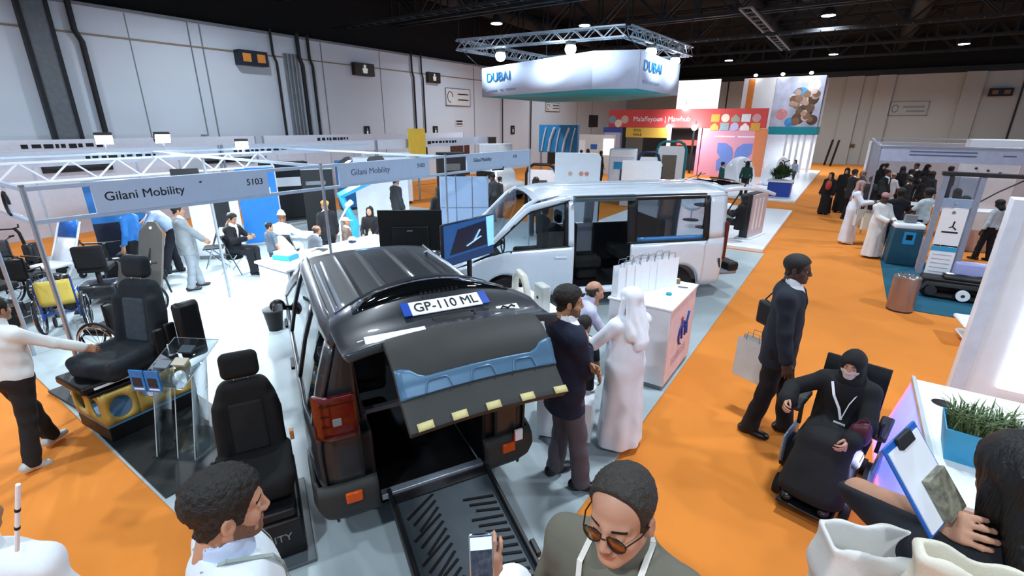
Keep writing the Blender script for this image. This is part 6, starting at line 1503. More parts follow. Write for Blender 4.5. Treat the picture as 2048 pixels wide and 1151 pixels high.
shell_chair('white shell chair behind the van tailgate at the platform back', -3.6, 17.8, math.radians(150))
t = thing('side_table', 'small black round table between the white shell chairs', 'table', (-3.35, 15.4, .09)); MB().cyl((0, 0, .68), (0, 0, .71), .36, n=24).build('table_top', M_BLK, t); MB().cyl((0, 0, .02), (0, 0, .68), .03).build('column', M_BLK, t); MB().cyl((0, 0, 0), (0, 0, .02), .24, n=24).build('foot', M_BLK, t)
rounded_panel('white arched display shell behind the van roof', -6.6, 18.6, math.radians(15), 1.5, 1.75, M_GLOSSW, None, .3)
# seats, planter and machines on the far white platform
t = thing('planter', 'blue planter with round green shrub on the far white platform', 'plant', (-2.35, 24.6, .09)); bx('box', (-.45, -.35, 0), (.45, .35, .62), mat('planter_blue', '#2447a6', .5), t, .02); bx('white_rim', (-.5, -.4, .62), (.5, .4, .70), M_WHITE, t)
def shrub(name, parent, c, r, n, m, seed=1, up=1.0):
    b = MB(); rn = random.Random(seed)
    for k in range(n):
        a = rn.random()*6.283; h = math.sqrt(rn.random()); e = rn.random()*1.45; d = Vector((math.cos(a)*math.cos(e), math.sin(a)*math.cos(e), math.sin(e))); p0 = Vector(c)+Vector((d.x*r[0]*h*.6, d.y*r[1]*h*.6, d.z*r[2]*h*.5)); p1 = p0+Vector((d.x*r[0]*.55, d.y*r[1]*.55, (d.z*.55+.25)*r[2]*up)); s = d.cross(Vector((0, 0, 1))).normalized()*.035
        b.add([p0, (p0+p1)/2+s*1.2, p1, (p0+p1)/2-s*1.2], [(0, 1, 2, 3)])
    return b.build(name, m, parent)
shrub('foliage', t, (0, 0, .78), (.55, .45, .5), 420, mat('leaf_green', '#35502c', .7, var=.4, scale=8), 2)
for i, (x, y) in enumerate([(-4.5, 27.0), (-3.0, 28.9)]):
    t = thing('white_pod', ['white rounded exercise pod with dark handles on the far platform, front one', 'second white rounded pod right behind the first one'][i], 'machine', (x, y, .09), .4); sdf_part('shell', lambda p: smax(s_ell(p, (0, 0, .55), (.75, .55, .95)), -s_ell(p, (.3, -.3, .8), (.55, .45, .7)), .04), (-.85, -.65, -.02), (.85, .65, 1.6), .05, M_GLOSSW, t); q = MB(); q.tube([(.2, -.2, .1), (.2, -.25, 1.2), (.05, -.35, 1.3)], .03, 6); q.tube([(.2, -.25, 1.2), (.4, -.35, 1.3)], .03, 6); q.build('handles', M_BLK, t)
t = thing('agave_plant', 'tall spiky green plant at the foot of the picture tower', 'plant', (-5.6, 36.5, .0)); bx('pot', (-.3, -.3, 0), (.3, .3, .5), mat('pot_yellow', '#c9c94a', .5), t); b = MB()
for k in range(12): a = k*.9; b.add([(.1*math.cos(a), .1*math.sin(a), .45), (.35*math.cos(a)+.08, .35*math.sin(a), 1.2), (.5*math.cos(a), .5*math.sin(a), 2.1), (.35*math.cos(a)-.08, .35*math.sin(a), 1.2)], [(0, 1, 2, 3)])
b.build('leaves', mat('leaf_dark', '#2d5a35', .6, var=.2), t)
# stands between van roof and left wall
def kiosk(label, x, y, rz, w, h, m, fn=None, name='kiosk'):
    t = thing(name, label, 'kiosk', (x, y, .0), rz); bx('body', (-w/2, -.3, 0), (w/2, .3, h), m, t, .05)
    if fn: fn(t)
    return t
def k1(t): bx('blue_screen', (-.35, -.32, 1.25), (.35, -.30, 1.55), M_LBLUE, t); bx('dark_panel', (-.05, -.33, .35), (.5, -.30, 1.25), mat('slate_blue', '#3b4250', .5), t); bx('header', (-.5, -.33, 1.75), (.5, -.30, 2.05), M_GLOSSW, t)
kiosk('white and slate kiosk with light blue screen, left of the teal arch', -8.2, 20.6, math.radians(15), 1.15, 2.1, mat('kiosk_white', '#dbe6f3', .4), k1)
for i, (x, y, c, w, h, lab) in enumerate([(-7.25, 21.2, '#0f2f52', .9, 1.95, 'navy edged white arch frame beside the kiosk'), (-6.9, 23.2, '#1c7d84', 1.3, 2.35, 'teal arch frame with white inside under the yellow header'), (-9.9, 16.5, '#14171c', 1.2, 1.6, 'black edged white arch frame just above the van windscreen')]):
    t = thing('arch_frame', lab, 'arch', (x, y, .0), math.radians(20)); b = MB(); b.tube([(-w/2, 0, 0), (-w/2, 0, h-.35), (-w*.42, 0, h-.12), (-w*.25, 0, h), (w*.25, 0, h), (w*.42, 0, h-.12), (w/2, 0, h-.35), (w/2, 0, 0)], .06, 8); b.build('outer_rim', mat('arch_'+c, c, .4), t); bx('white_infill', (-w/2+.05, .0, .0), (w/2-.05, .05, h-.2), M_GLOSSW, t); bx('picture', (-w*.3, -.03, .5), (w*.2, 0, h-.6), [M_LBLUE, mat('arch_brown', '#6e675d', .4), mat('dark_grape', '#4a4550', .5)][i], t)
def mini_car(label, x, y, rz, m):
    t = thing('small_car', label, 'car', (x, y, .0), rz)
    sdf_part('body', lambda p: smin(s_box(p, (0, 0, .5), (.68, 1.35, .28), .2), s_box(p, (0, -.1, .95), (.58, .75, .35), .25), .15), (-.8, -1.5, .1), (.8, 1.5, 1.45), .06, m, t)
    for s in (-1, 1): q = MB(); q.b2((s*.60, -.6, .88), (s*.62, .5, 1.18)); q.build('side_window', M_CGLD, t, bevel=.05)
    MB().b2((-.45, .62, .9), (.45, .70, 1.18)).build('windscreen', M_CGLD, t, bevel=.03)
    for s in (-1, 1):
        for y_ in (-.85, .85): MB().cyl((s*.58, y_, .28), (s*.70, y_, .28), .28, n=18).build('wheel', M_RUB, t)
mini_car('small white car parked behind the van roof, near the kiosk', -10.4, 19.4, math.radians(60), M_GLOSSW)
mini_car('second small white vehicle left of the first, partly hidden by the van', -12.7, 17.2, math.radians(80), mat('car_white_grey', '#cfd3da', .3))
t = yface('partition', 'grey white partition with door and blue sign, before the left wall', 'partition', -16.5, -12.6, 0, 2.45, mat('partition_grey', '#c9c9c6', .7), 30.0, .15); bx('door_leaf', (-.9, -.03, 0), (-.1, 0, 2.1), M_WHITE, t); bx('blue_sign', (.3, -.04, 1.55), (.75, 0, 1.85), M_BLUE, t); bx('white_screen', (1.2, -.04, 1.2), (1.9, 0, 2.2), lampmat('screen_white', '#ffffff', 1.2), t)
t = yface('mural_panel', 'bright blue and white mural panel on top of the stands near the left wall', 'panel', -14.6, -12.2, 1.6, 3.05, mat('mural_blue', '#2f8fd0', .5), 24.0, .2)
for k in range(5): MB().tube([(-1.0+.45*k, -.02, 1.65), (-.9+.45*k, -.02, 2.3), (-.75+.45*k+.1*(k % 2), -.02, 2.9)], .07 if k % 2 else .04, 6).build('white_swirl', M_GLOSSW, t)
bx('leg', (-1.15, .05, 0), (-1.05, .15, 1.6), M_ALU, t); bx('leg', (1.05, .05, 0), (1.15, .15, 1.6), M_ALU, t)
# white folded wheelchair ramps by the aisle far end
for i, (px, py) in enumerate([(1648, 330), (1660, 332)]):
    p = at(px, py); tag(MB().bar((p.x, p.y, 0), (p.x+.25, p.y, 2.0), .35, .15).build('sculpture', M_BLK, bevel=.03), ['black slanted upright board at the far end of the aisle, left one', 'black slanted upright board at the far end of the aisle, right one'][i], 'board')
p = on_plane(1692, 301, 1, YW); q = MB(); q.tube([(p.x, YW-.05, p.z-.6), (p.x, YW-.05, p.z+.1), (p.x+.2, YW-.05, p.z+.45), (p.x+.5, YW-.05, p.z+.4)], .13, 8); tag(q.build('wall_ornament', mat('ornament_brown', '#5a3c22', .5)), 'small dark brown hook-shaped ornament on the back wall', 'ornament')
# counter with gift bags
ct = thing('gift_counter', 'white counter with pale pink logo side, holding white gift bags', 'counter', (-1.75, 5.82, .012)); bx('body', (-.38, -.56, .06), (.38, .56, 1.05), M_WHITE, ct, .006); bx('plinth', (-.36, -.54, 0), (.36, .54, .06), M_GRY, ct); bx('top', (-.40, -.58, 1.05), (.40, .58, 1.075), M_GLOSSW, ct, .004)
lgp = bx('logo_panel', (.38, -.55, .07), (.386, .55, 1.04), mat('panel_blush', '#e8cdd6', .5), ct, .001)
b = MB(); b.tube([(.395, .02+.15*math.cos(a), .58+.15*math.sin(a)) for a in [i*.45 for i in range(11)]], .014, 6); b.tube([(.395, .02, .50), (.395, -.02, .66), (.395, .12, .66), (.395, .16, .5)], .014, 6); b.build('wheel_logo', mat('logo_indigo', '#2d3a8c', .5), lgp); MB().ell((.395, -.03, .78), (.006, .035, .035)).build('logo_head', M_RED, lgp); b = MB(); b.tube([(.395, .24, .50), (.395, .20, .68), (.395, .26, .80)], .016, 6); b.build('logo_stroke', M_BLUE, lgp)
for k in range(3): bx('small_print', (.386, -.34, .34-.04*k), (.39, .28, .355-.04*k), mat('print_rose', '#b08a9a', .6), lgp, .0005)
def gift_bag(label, x, y, z, rz, s=1.0, m=M_GLOSSW, group=None):
    t = thing('gift_bag', label, 'bag', (x, y, z), rz, group); b = MB(); w, d, h = .12*s, .05*s, .34*s
    b.add([(-w, -d, 0), (w, -d, 0), (w, d, 0), (-w, d, 0), (-w*1.02, -d*.9, h), (w*1.02, -d*.9, h), (w*1.02, d*.9, h), (-w*1.02, d*.9, h), (-w*1.02, -.1*d, h*.6), (w*1.02, -.1*d, h*.6)], [(0, 3, 2, 1), (0, 1, 5, 4), (2, 3, 7, 6), (1, 2, 9), (1, 9, 5), (2, 6, 9), (0, 8, 3), (0, 4, 8), (3, 8, 7)]); b.build('paper', m, t, smooth=False)
    for sy in (-1, 1):
        q = MB(); q.tube([(-w*.45, sy*d*.9, h-.01), (-w*.4, sy*d*.8, h+.06*s), (w*.4, sy*d*.8, h+.06*s), (w*.45, sy*d*.9, h-.01)], .004, 6); q.build('cord_handle', M_GRY, t)
    return t
for k in range(7):
    gift_bag(['white paper gift bag at the left end of the counter row', 'second white gift bag in the counter row', 'third white gift bag in the counter row', 'fourth white gift bag, middle of the counter row', 'white gift bag right of the middle of the row', 'white gift bag next to last in the counter row', 'white gift bag closest to the aisle on the counter'][k], -2.03+.055*k, 5.42+.115*k, 1.09, math.radians(65+3*(k % 3)), 1.12+.05*(k % 2), M_GLOSSW, 'gift bags on the counter')
simple('pen', 'black pen lying on the white gift counter', 'pen', (-1.48, 6.1, 1.092), lambda t: (MB().cyl((-.06, 0, .008), (.06, .03, .008), .006).build('barrel', M_BLK, t),))
simple('card_box', 'small brown card box on the far end of the gift counter', 'box', (-1.62, 6.28, 1.088), lambda t: (bx('box', (-.05, -.04, 0), (.05, .04, .06), mat('card_brown', '#8f7452', .7), t, .002), bx('lid_print', (-.03, -.02, .06), (.03, .02, .061), M_GLOSSW, t, .0002)), .4)
simple('tape_roll', 'small teal tape roll on the gift counter', 'tape', (-1.55, 5.75, 1.088), lambda t: (MB().lathe([(.02, 0), (.035, 0), (.035, .025), (.02, .025)], 16).build('roll', mat('tape_teal', '#2aa0a8', .5), t),))
# pale table with moulded shells beside the dark car
table('white table with moulded plastic samples behind the raised tailgate', -3.05, 4.86, math.radians(-31), 1.2, .5, .92, M_GLOSSW)
t = thing('plastic_sample', 'cream moulded plastic arch on the white table', 'sample', (-3.25, 4.97, .935), math.radians(-35)); b = MB(); b.tube([(-.22, 0, .05), (-.20, 0, .22), (-.08, 0, .32), (.10, 0, .30), (.20, 0, .18), (.22, 0, .05)], .05, 8); b.build('arch', mat('plastic_cream', '#d7d5c9', .4), t); bx('foot', (-.27, -.08, 0), (.27, .08, .05), mat('plastic_cream', '#d7d5c9', .4), t, .01)
t = thing('plastic_box', 'translucent upright plastic box on the white table', 'sample', (-2.78, 4.72, .935), math.radians(-30)); bx('box', (-.11, -.06, 0), (.11, .06, .34), mat('plastic_frost', '#c9cdc8', .3, alpha=.75), t, .02); MB().cyl((0, -.062, .18), (0, -.07, .18), .02, n=10).build('bolt', M_DKG, t)
# low white stool with carrier bag between the visitors
t = thing('white_stool', 'low white cube table behind the man in the navy jacket', 'table', (-1.98, 3.95, .012), math.radians(20)); bx('cube', (-.28, -.26, .03), (.28, .26, .48), M_GLOSSW, t, .01); bx('foot_recess', (-.25, -.23, 0), (.25, .23, .03), M_DKG, t)
gift_bag('white carrier bag with beige strap standing on the low white table', -1.98, 3.95, .495, math.radians(15), 1.05, M_WHITE)
# ------------------------------------------------------------------ right side: lift tower, stand, desk, wall panel
tb = thing('litter_bin', 'round copper coloured metal litter bin at the corner of the teal carpet', 'bin', (1.22, 10.42, .0)); lat('drum', [(.185, .02), (.195, .03), (.195, .62), (.185, .63)], mat('copper', '#9c8c8b', .3, .7, var=.06), tb, 32); lat('foot_ring', [(.19, 0), (.19, .02), (.17, .02)], M_DKG, tb, 32); MB().cyl((0, 0, .58), (0, 0, .60), .18, n=28).build('black_lid', M_BLK, tb)
q = MB()
for k in range(9): a = k*.7; q.ell((.13*math.cos(a), .13*math.sin(a), .62), (.03, .03, .025), nu=8, nv=6)
q.build('polished_pebbles', M_CHROME, tb)['kind'] = 'stuff'
lt = thing('lift_tower', 'tall grey lift tower with white sign panels on the teal carpet', 'lift', (1.84, 12.25, .012))
for x in (-.27, .25): bx('side_post', (x-.045, -.06, .28), (x+.045, .10, 2.22), mat('lift_grey', '#8f9bb0', .4, .3), lt, .008)
MB().b2((-.315, .10, .3), (-.29, .3, .95)).build('side_cover', mat('lift_grey', '#8f9bb0'), lt, bevel=.01)
bx('upper_cross_panel', (-.30, -.05, 1.62), (.28, .06, 1.78), mat('lift_blue_grey', '#8ea6c4', .4), lt); MB().cyl((-.02, -.055, 1.70), (-.02, -.07, 1.70), .02, n=10).build('knob', M_CHROME, lt)
sp_ = bx('sign_panel', (-.20, -.075, .90), (.18, -.06, 1.60), M_GLOSSW, lt, .002); bx('black_rule', (-.12, -.08, 1.14), (.12, -.075, 1.17), M_INK, sp_, .0005); b = MB(); b.tube([(.03, -.08, 1.37), (.02, -.08, 1.27), (.08, -.08, 1.21)], .012, 6); b.tube([(.02, -.08, 1.27), (-.03, -.08, 1.24)], .01, 6); b.build('figure_mark', M_INK, sp_); MB().cyl((-.02, -.075, 1.53), (-.02, -.08, 1.53), .03, n=14).build('round_logo', M_GRY, sp_)
sp2 = bx('sign_panel', (-.20, -.075, .30), (.18, -.06, .87), M_GLOSSW, lt, .002); bx('cyan_header', (-.20, -.08, .78), (.18, -.075, .87), mat('header_cyan', '#2f9ed0', .5), sp2, .0005)
for k in range(5): bx('text_line', (-.15, -.08, .70-.085*k), (.13, -.075, .715-.085*k), mat('print_pale', '#a9b4cf', .6), sp2, .0005)
bx('top_bar', (-.34, -.08, 2.20), (1.6, .12, 2.27), M_STEEL, lt, .01); bx('far_post', (1.5, -.04, .0), (1.58, .06, 2.2), M_STEEL, lt); bx('clear_window', (-.22, .0, 1.80), (.20, .01, 2.18), glass('lift_glass', (.75, .85, .95), .1), lt, .001)
b = MB(); b.tube([(.25, -.05, 1.72), (.5, -.02, 1.95), (.8, 0, 2.18)], .012, 6); b.build('cable', M_BLK, lt)
cr = thing('stair_climber', 'black tracked stair climber base with white hub wheel, at the foot of the lift tower', 'machine', (2.0, 11.62, .012)); 
b = MB(); b.tube([(-.42, .0, .13), (-.35, 0, .24), (.55, 0, .26), (.66, 0, .14), (.55, 0, .05), (-.35, 0, .05)], .05, 8, closed=True); b.v = [(x, y*2.2-.0, z) for x, y, z in b.v]; b.build('track', M_RUB, cr)
bx('chassis', (-.42, .1, .08), (.62, .48, .34), M_BLK, cr, .03); bx('battery_deck', (-.1, .12, .34), (.6, .46, .40), M_DKG, cr, .02)
q = MB(); q.cyl((.18, -.16, .13), (.18, -.10, .13), .10, n=22); hubw = q.build('white_wheel', M_GLOSSW, cr); MB().cyl((.18, -.165, .13), (.18, -.158, .13), .03, n=12).build('wheel_bolt', M_DKG, hubw); MB().cyl((-.28, -.14, .15), (-.28, -.09, .15), .09, n=18).build('black_wheel', M_DKG, cr)
b = MB(); b.tube([(-.1, .3, .42), (.2, .2, .43), (.5, .3, .42)], .02, 6); b.build('chrome_rail', M_CHROME, cr)
bx('lilac_cover', (.05, .50, .02), (.55, .68, .62), mat('cover_lilac', '#aab2e6', .4), cr, .05)
kt = thing('info_counter', 'teal counter with white rounded top and small framed code card on its front', 'counter', (1.40, 14.22, .012), math.radians(8)); bx('body', (-.28, -.22, 0), (.28, .22, .84), mat('counter_teal', '#1f4f63', .5), kt, .02); bx('white_top', (-.29, -.23, .84), (.29, .23, .97), M_GLOSSW, kt, .05); cd_ = bx('card', (-.08, -.235, .50), (.14, -.22, .78), M_LBLUE, kt, .002); bx('dark_square', (-.03, -.238, .60), (.09, -.235, .72), M_BLK, cd_, .0005)
bx('tablet_stand', (-.1, -.1, .97), (.12, .05, 1.15), M_GRY, kt, .01)
# right hand shell-scheme stand
YB = 17.7
fb = thing('name_board', 'long pale name board with two lines of small print over the crowded right stand', 'sign', (2.3, YB, 2.14)); MB().b2((-1.6, -.03, 0), (2.2, .03, .38)).build('panel', mat('fascia_lilac', '#b4bed8', .5), fb)
for k in range(2): bx('print_line', (-.95, -.036, .17+.09*k), (.45, -.03, .205+.09*k), M_INKL, fb, .0005)
bx('short_print', (.95, -.036, .2), (1.2, -.03, .23), M_INKL, fb, .0005); bx('top_beam', (-1.65, -.06, .38), (2.2, .06, .43), M_ALU, fb)
post('aluminium post at the left front of the right stand', .68, YB, 2.55); post('aluminium post at the right of the right stand', 4.5, YB, 2.55)
beam('beam going back from the left post of the right stand', (.68, YB), (.68, 27.5), 2.55)
beam('far parallel beam of the right stand, behind the name board', (.68, 27.5), (6, 27.5), 2.55)
t = thing('partition', 'bright white side wall of the right stand, next to the far aisle', 'partition', (.62, 25.5, 0)); bx('panels', (-.03, -2.0, 0), (.03, 2.0, 2.45), M_GLOSSW, t); bx('corner_post', (-.04, -2.05, 0), (.04, -1.97, 2.5), M_ALU, t)
t = thing('partition', 'white back wall of the right stand behind the crowd', 'partition', (4.0, 27.6, 0)); bx('panels', (-3.3, -.03, 0), (3.3, .03, 2.4), M_PW, t); bx('seam_post', (-.02, -.05, 0), (.02, -.03, 2.4), M_ALU, t)
t = thing('white_column', 'tall white square column with small fixings in the right stand', 'column', ((on_plane(1940, 330, 1, 18.6).x+on_plane(2016, 330, 1, 18.6).x)/2, 18.6, 0)); bx('shaft', (-.55, -.4, 0), (.55, .4, 2.75), M_GLOSSW, t, .01); bx('base', (-.58, -.43, 0), (.58, .43, .12), M_WHITE, t)
for k in range(3): MB().cyl((-.3+.25*k, -.41, 2.0-.05*k), (-.3+.25*k, -.44, 2.0-.05*k), .03, n=10).build('fixing', M_DKG, t)
t = thing('display_stand', 'black display with pale blue garments at the right edge of the stand', 'display', (4.1, 15.3, 0)); bx('cabinet', (-.5, -.25, 1.5), (.9, .25, 2.2), M_BLK, t); bx('leg', (-.4, -.2, 0), (-.3, .2, 1.5), M_BLK, t); bx('leg', (.7, -.2, 0), (.8, .2, 1.5), M_BLK, t)
for k in range(2): sdf_part('pale_garment', lambda p: s_ell(p, (-.2+.4*k, -.28, 1.85), (.16, .08, .22)), (-.5, -.4, 1.6), (.5, -.15, 2.1), .03, mat('garment_ice', '#b9cfe6', .8), t)
table('white meeting table in the middle of the crowded right stand', 2.0, 19.9, .2, 1.4, .7, .74, M_GLOSSW)
t = thing('counter', 'white and peach counter beside the woman in the white blouse', 'counter', (3.1, 17.0, 0), .2); bx('body', (-.35, -.25, 0), (.35, .25, .55), mat('counter_peach', '#cdaea2', .6), t); bx('upper', (-.36, -.26, .55), (.36, .26, 1.05), M_GLOSSW, t, .02)
def stack_chair(label, x, y, rz):
    t = thing('visitor_chair', label, 'chair', (x, y, 0), rz, None); c = mat('chair_pale_grey', '#a9aeb2', .6)
    q = MB(); q.grid(patch(lambda u, v: (u*.24*(1-.12*max(0, v-.4)), -.20-.10*v+.06*u*u, .46+.44*v), -1, 1, 0, 1, 8, 6)); q.build('backrest', c, t, solid=.025); bx('seat', (-.23, -.20, .43), (.23, .24, .47), c, t, .015)
    for sx in (-1, 1):
        for sy in (-1, 1): MB().cyl((sx*.22, sy*.22, 0), (sx*.18, sy*.16, .44), .012, n=8).build('leg', M_CHROME, t)
    return t
stack_chair('pale grey visitor chair just left of the man in the navy t-shirt', 1.05, 16.4, math.radians(-10))
stack_chair('pale grey visitor chair seen between navy t-shirt and white t-shirt men', 1.75, 16.7, math.radians(-30))
stack_chair('pale grey visitor chair deeper in the right stand', .95, 19.0, math.radians(40))
# white wall panel with lit screen
pn = thing('wall_panel', 'large white free-standing wall panel with bright screen at the right edge', 'panel', (1.335, 6.3, 0), math.radians(-2)); bx('slab', (.0, .0, 0), (2.6, .25, 2.46), M_WHITE, pn, .008); bx('edge_frame', (-.01, -.02, 0), (.10, .0, 2.46), mat('frame_pale', '#cfd8e6', .5), pn, .003)
sc_ = bx('screen', (.32, -.03, .60), (2.3, -.0, 1.75), lampmat('screen_bright', '#f4faff', 1.3), pn, .002)
b = MB(); b.tube([(.50, -.035, .72), (.60, -.035, .70), (.72, -.035, .66), (.80, -.035, .72)], .006, 6); b.build('drawn_line', M_INKL, sc_); MB().prism([(.70, .74), (.80, .78), (.78, .86), (.72, .84)], -.0, .006, M=basis((0, -.03, 0), (1, 0, 0), (0, 0, 1), (0, -1, 0))).build('teal_leaf', M_TEALD, sc_)
b = MB(); b.tube([(.52, -.02, .46), (.62, -.02, .54), (.72, -.02, .44), (.66, -.02, .36), (.52, -.02, .46)], .004, 6); b.build('wire_ornament', M_STEEL, pn)
t = thing('white_bench', 'low white bench end sticking out left of the white wall panel', 'bench', (2.05, 9.3, 0), .1); bx('top', (-.25, -.3, .30), (.7, .3, .36), M_GLOSSW, t, .03); bx('lower_shelf', (-.18, -.28, .08), (.6, .28, .14), M_GLOSSW, t, .03); bx('support', (.0, -.2, .0), (.06, .2, .3), M_GLOSSW, t); bx('support', (.5, -.2, .0), (.56, .2, .3), M_GLOSSW, t)
# glowing white desk and planter
ds = thing('glowing_desk', 'white desk with violet blue lit front at the right edge', 'desk', (1.5, 4.3, 0)); bx('body', (-.62, -.85, .08), (.75, .85, .92), M_GLOSSW, ds, .01); bx('plinth', (-.55, -.8, 0), (.7, .8, .08), M_WHITE, ds)
q = MB(); q.add([(-.64, -.86, .93), (-.64, .86, .93), (-.78, .86, .22), (-.78, -.86, .22)], [(0, 1, 2, 3)]); gf = q.build('lit_front', mat('lit_violet', '#8d93ff', .4, emit=.9, var=.02), ds, solid=.03); MB().bar((-.79, -.87, .22), (-.79, .87, .22), .04, .05).bar((-.65, .87, .92), (-.79, .87, .22), .03, .03).build('pink_edge', mat('lit_pink', '#ff8fb0', .4, emit=.9), gf)
bx('front_base', (-.78, -.8, 0), (-.5, .8, .2), M_WHITE, ds)
bx('desk_top', (-.66, -.88, .92), (.78, .88, .95), mat('desk_top_white', '#e6e8e6', .3), ds, .004); bx('glass_rim', (-.675, -.89, .93), (-.645, .89, .975), mat('acrylic_edge', '#b9c4c8'), ds, .003); MB().lathe([(.0, .952), (.07, .952), (.07, .945)], 20, c=(-.50, .50, 0)).build('cable_hole', M_BLK, ds)
area('desk_glow', (.50, 4.3, .55), .25, 12, (.6, .62, 1), 170, (0, 4.4, .1))
pl_ = thing('planter', 'light blue trough of green grass on the white desk', 'plant', (1.32, 4.02, .95), math.radians(-3)); b = MB(); b.add([(-.40, -.13, 0), (.42, -.13, 0), (.42, .13, 0), (-.40, .13, 0), (-.44, -.16, .24), (.46, -.16, .24), (.46, .16, .24), (-.44, .16, .24)], [(0, 3, 2, 1), (0, 1, 5, 4), (1, 2, 6, 5), (2, 3, 7, 6), (3, 0, 4, 7)]); b.build('trough', mat('trough_blue', '#3b9ac6', .5), pl_, smooth=False, solid=.01); bx('soil', (-.41, -.14, .19), (.43, .14, .21), mat('soil', '#3a2e22', .95, var=.3), pl_)
b = MB(); rn = random.Random(5)
for k in range(900):
    x = rn.uniform(-.42, .44); y = rn.uniform(-.15, .15); a = rn.random()*6.28; L = rn.uniform(.10, .22); w = .006; dx, dy = math.cos(a)*L*.55, math.sin(a)*L*.55; p = Vector((x, y, .20)); m1 = p+Vector((dx*.3, dy*.3, L*.7)); e = p+Vector((dx, dy, L*.85)); s_ = Vector((-math.sin(a), math.cos(a), 0))*w
    b.add([p-s_, p+s_, m1+s_*.8, e, m1-s_*.8], [(0, 1, 2, 4), (4, 2, 3)])
b.build('grass', mat('grass_green', '#5c7048', .7, var=.35, scale=25), pl_)['kind'] = 'stuff'
# ------------------------------------------------------------------ people
def yw(px, phi):
    """facing angle: 0 away from the viewer, 90 to the picture's left, 180 towards the viewer, -90 to the right"""
    return math.radians(34+phi)-math.atan((px-1024)/F_PX)
def hgt(p, px, py):
    r = RW @ np.array([(px-1024)/F_PX, -(py-575.5)/F_PX, -1.0]); t = (p.x*r[0]+p.y*r[1])/(r[0]**2+r[1]**2); return CAM_H+t*r[2]
def depth(px, py, d):
    r = RW @ np.array([(px-1024)/F_PX, -(py-575.5)/F_PX, -1.0]); return Vector((0, 0, CAM_H))+Vector(r)*d
def stander(label, fx, fy, hx_, hy, phi, scale=1.0, **k):
    p = at(fx, fy); H = hgt(p, hx_, hy)*scale; return person(label, (p.x, p.y), yw(fx, phi), H, **k)
def by_head(label, px, py, H, phi, vox=.02, **k):
    p = at(px, py, H+.012); return person(label, (p.x, p.y), yw(px, phi), H, vox=vox, **k)
def world(t, v): return Matrix.Translation(t.location) @ Matrix.Rotation(t.rotation_euler.z, 4, 'Z') @ Vector(v)
ZB = .013
# -- foreground
p = depth(1246, 978, 1.50); H = p.z+.10
polo, fr = person('person in olive polo shirt and spectacles looking down, at the bottom edge', (p.x, p.y), yw(1243, 158), H, vox=.009, fine=.0045, skin='light', top=('polo', '#69675a'), bottom='#2b2c30', hair=('receding', '#2c2722'), glasses=(1, .80, .58), lanyard='#d8d4ca', girth=1.10, chub=.004,
    pose=dict(head=(-.05, .06, .06), lean=.02, hl=None, hr=None, neck=.4, headat=p))
def shift_head(t, fr, p): 
    h = world(t, fr['head']); t.location.x += p.x-h.x; t.location.y += p.y-h.y
p = depth(447, 976, 1.60)
wsm, fr = person('person in white shirt with grey lanyard and dark beard, in profile at the bottom left', (p.x, p.y), yw(447, -78), p.z+.10, vox=.009, fine=.0045, skin='light', top=('shirt', '#d7e0e6'), bottom='#22242a', hair=('short', '#15110e'), beard=True, lanyard='#8f9a92', girth=1.05, coll='#b9cbe6', pose=dict(head=(-.10, .10, 0), lean=.04, headat=p))
p = depth(-85, 1000, 1.75)
edge, fr = person('person in white shirt, only the shoulder showing at the bottom left corner', (p.x, p.y), yw(0, -35), p.z+.08, vox=.012, skin='tan', top=('shirt', '#e3e8ec'), bottom='#22242a', girth=1.1, pose=dict(headat=p))
q0 = depth(36, 968, 1.62); q1 = depth(34, 1100, 1.72); b = MB(); b.cyl((0, 0, 0), q1-q0, .007, n=8); o = tag(b.build('cane', M_GLOSSW, loc=q0), 'thin white cane with black rings held upright at the bottom left corner', 'cane')
b = MB()
for k in (.35, .62): c = (q1-q0)*k; b.cyl(c, c+(q1-q0)*.04, .0085, n=8)
b.build('black_ring', M_BLK, o)
stander('person in white shirt, dark trousers and pale sneakers reaching towards the swivel seat', 84, 915, -20, 590, -52, vox=.012, skin='tan', top=('shirt', '#dfe3e2'), bottom='#1d1a1c', shoes='#b9bbb8', sole='#e6e6e2', pose=dict(fl=(-.12, .22, 0), fr=(.12, -.16, 0), hr=(.42, .48, 1.02), hl=(-.3, .1, .95), lean=.12, toer=.3), girth=1.15)
# person at the very bottom holding a phone up
p = depth(1040, 1215, 1.55); ph = depth(963, 1118, 1.42)
pp, fr = person('person in white cap raising a phone, cut off by the bottom edge', (p.x, p.y), yw(1040, 12), p.z+.08, vox=.012, fine=.006, skin='light', top=('tshirt', '#2a2c30'), bottom='#22242a', hair=('cap', '#e8e9ea'), pose=dict())
pp_loc = pp.location.copy()
hloc = Matrix.Rotation(-pp.rotation_euler.z, 4, 'Z') @ (Vector((ph.x, ph.y, ph.z-.10))-Vector((p.x, p.y, 0)))
bpy.data.batch_remove([c for c in pp.children_recursive]+[pp])
pp, fr = person('person in white cap raising a phone, cut off by the bottom edge', (p.x, p.y), yw(1040, 12), p.z+.08, vox=.012, fine=.006, skin='light', top=('tshirt', '#2a2c30'), bottom='#22242a', hair=('cap', '#e8e9ea'), pose=dict(hl=tuple(np.array(hloc)/((p.z+.08)/1.75)), pl=(0, -1, .2), curl=.5))
t = thing('phone', 'phone in chrome case held up at the bottom edge over the ramp', 'phone', ph, yw(1040, 8)); M = Matrix.Rotation(math.radians(-25), 4, 'X'); MB().b2((-.036, -.005, -.075), (.036, .005, .075), M=M).build('casing', M_CHROME, t, bevel=.003); MB().b2((-.032, -.0065, -.06), (.032, -.005, .068), M=M).build('screen', mat('phone_screen', '#3a3f4a', .15, var=.5, scale=60, emit=.15), t); MB().b2((-.032, -.0075, .03), (.032, -.0065, .066), M=M).build('bright_strip', lampmat('phone_bright', '#b9c9ee', .8), t)
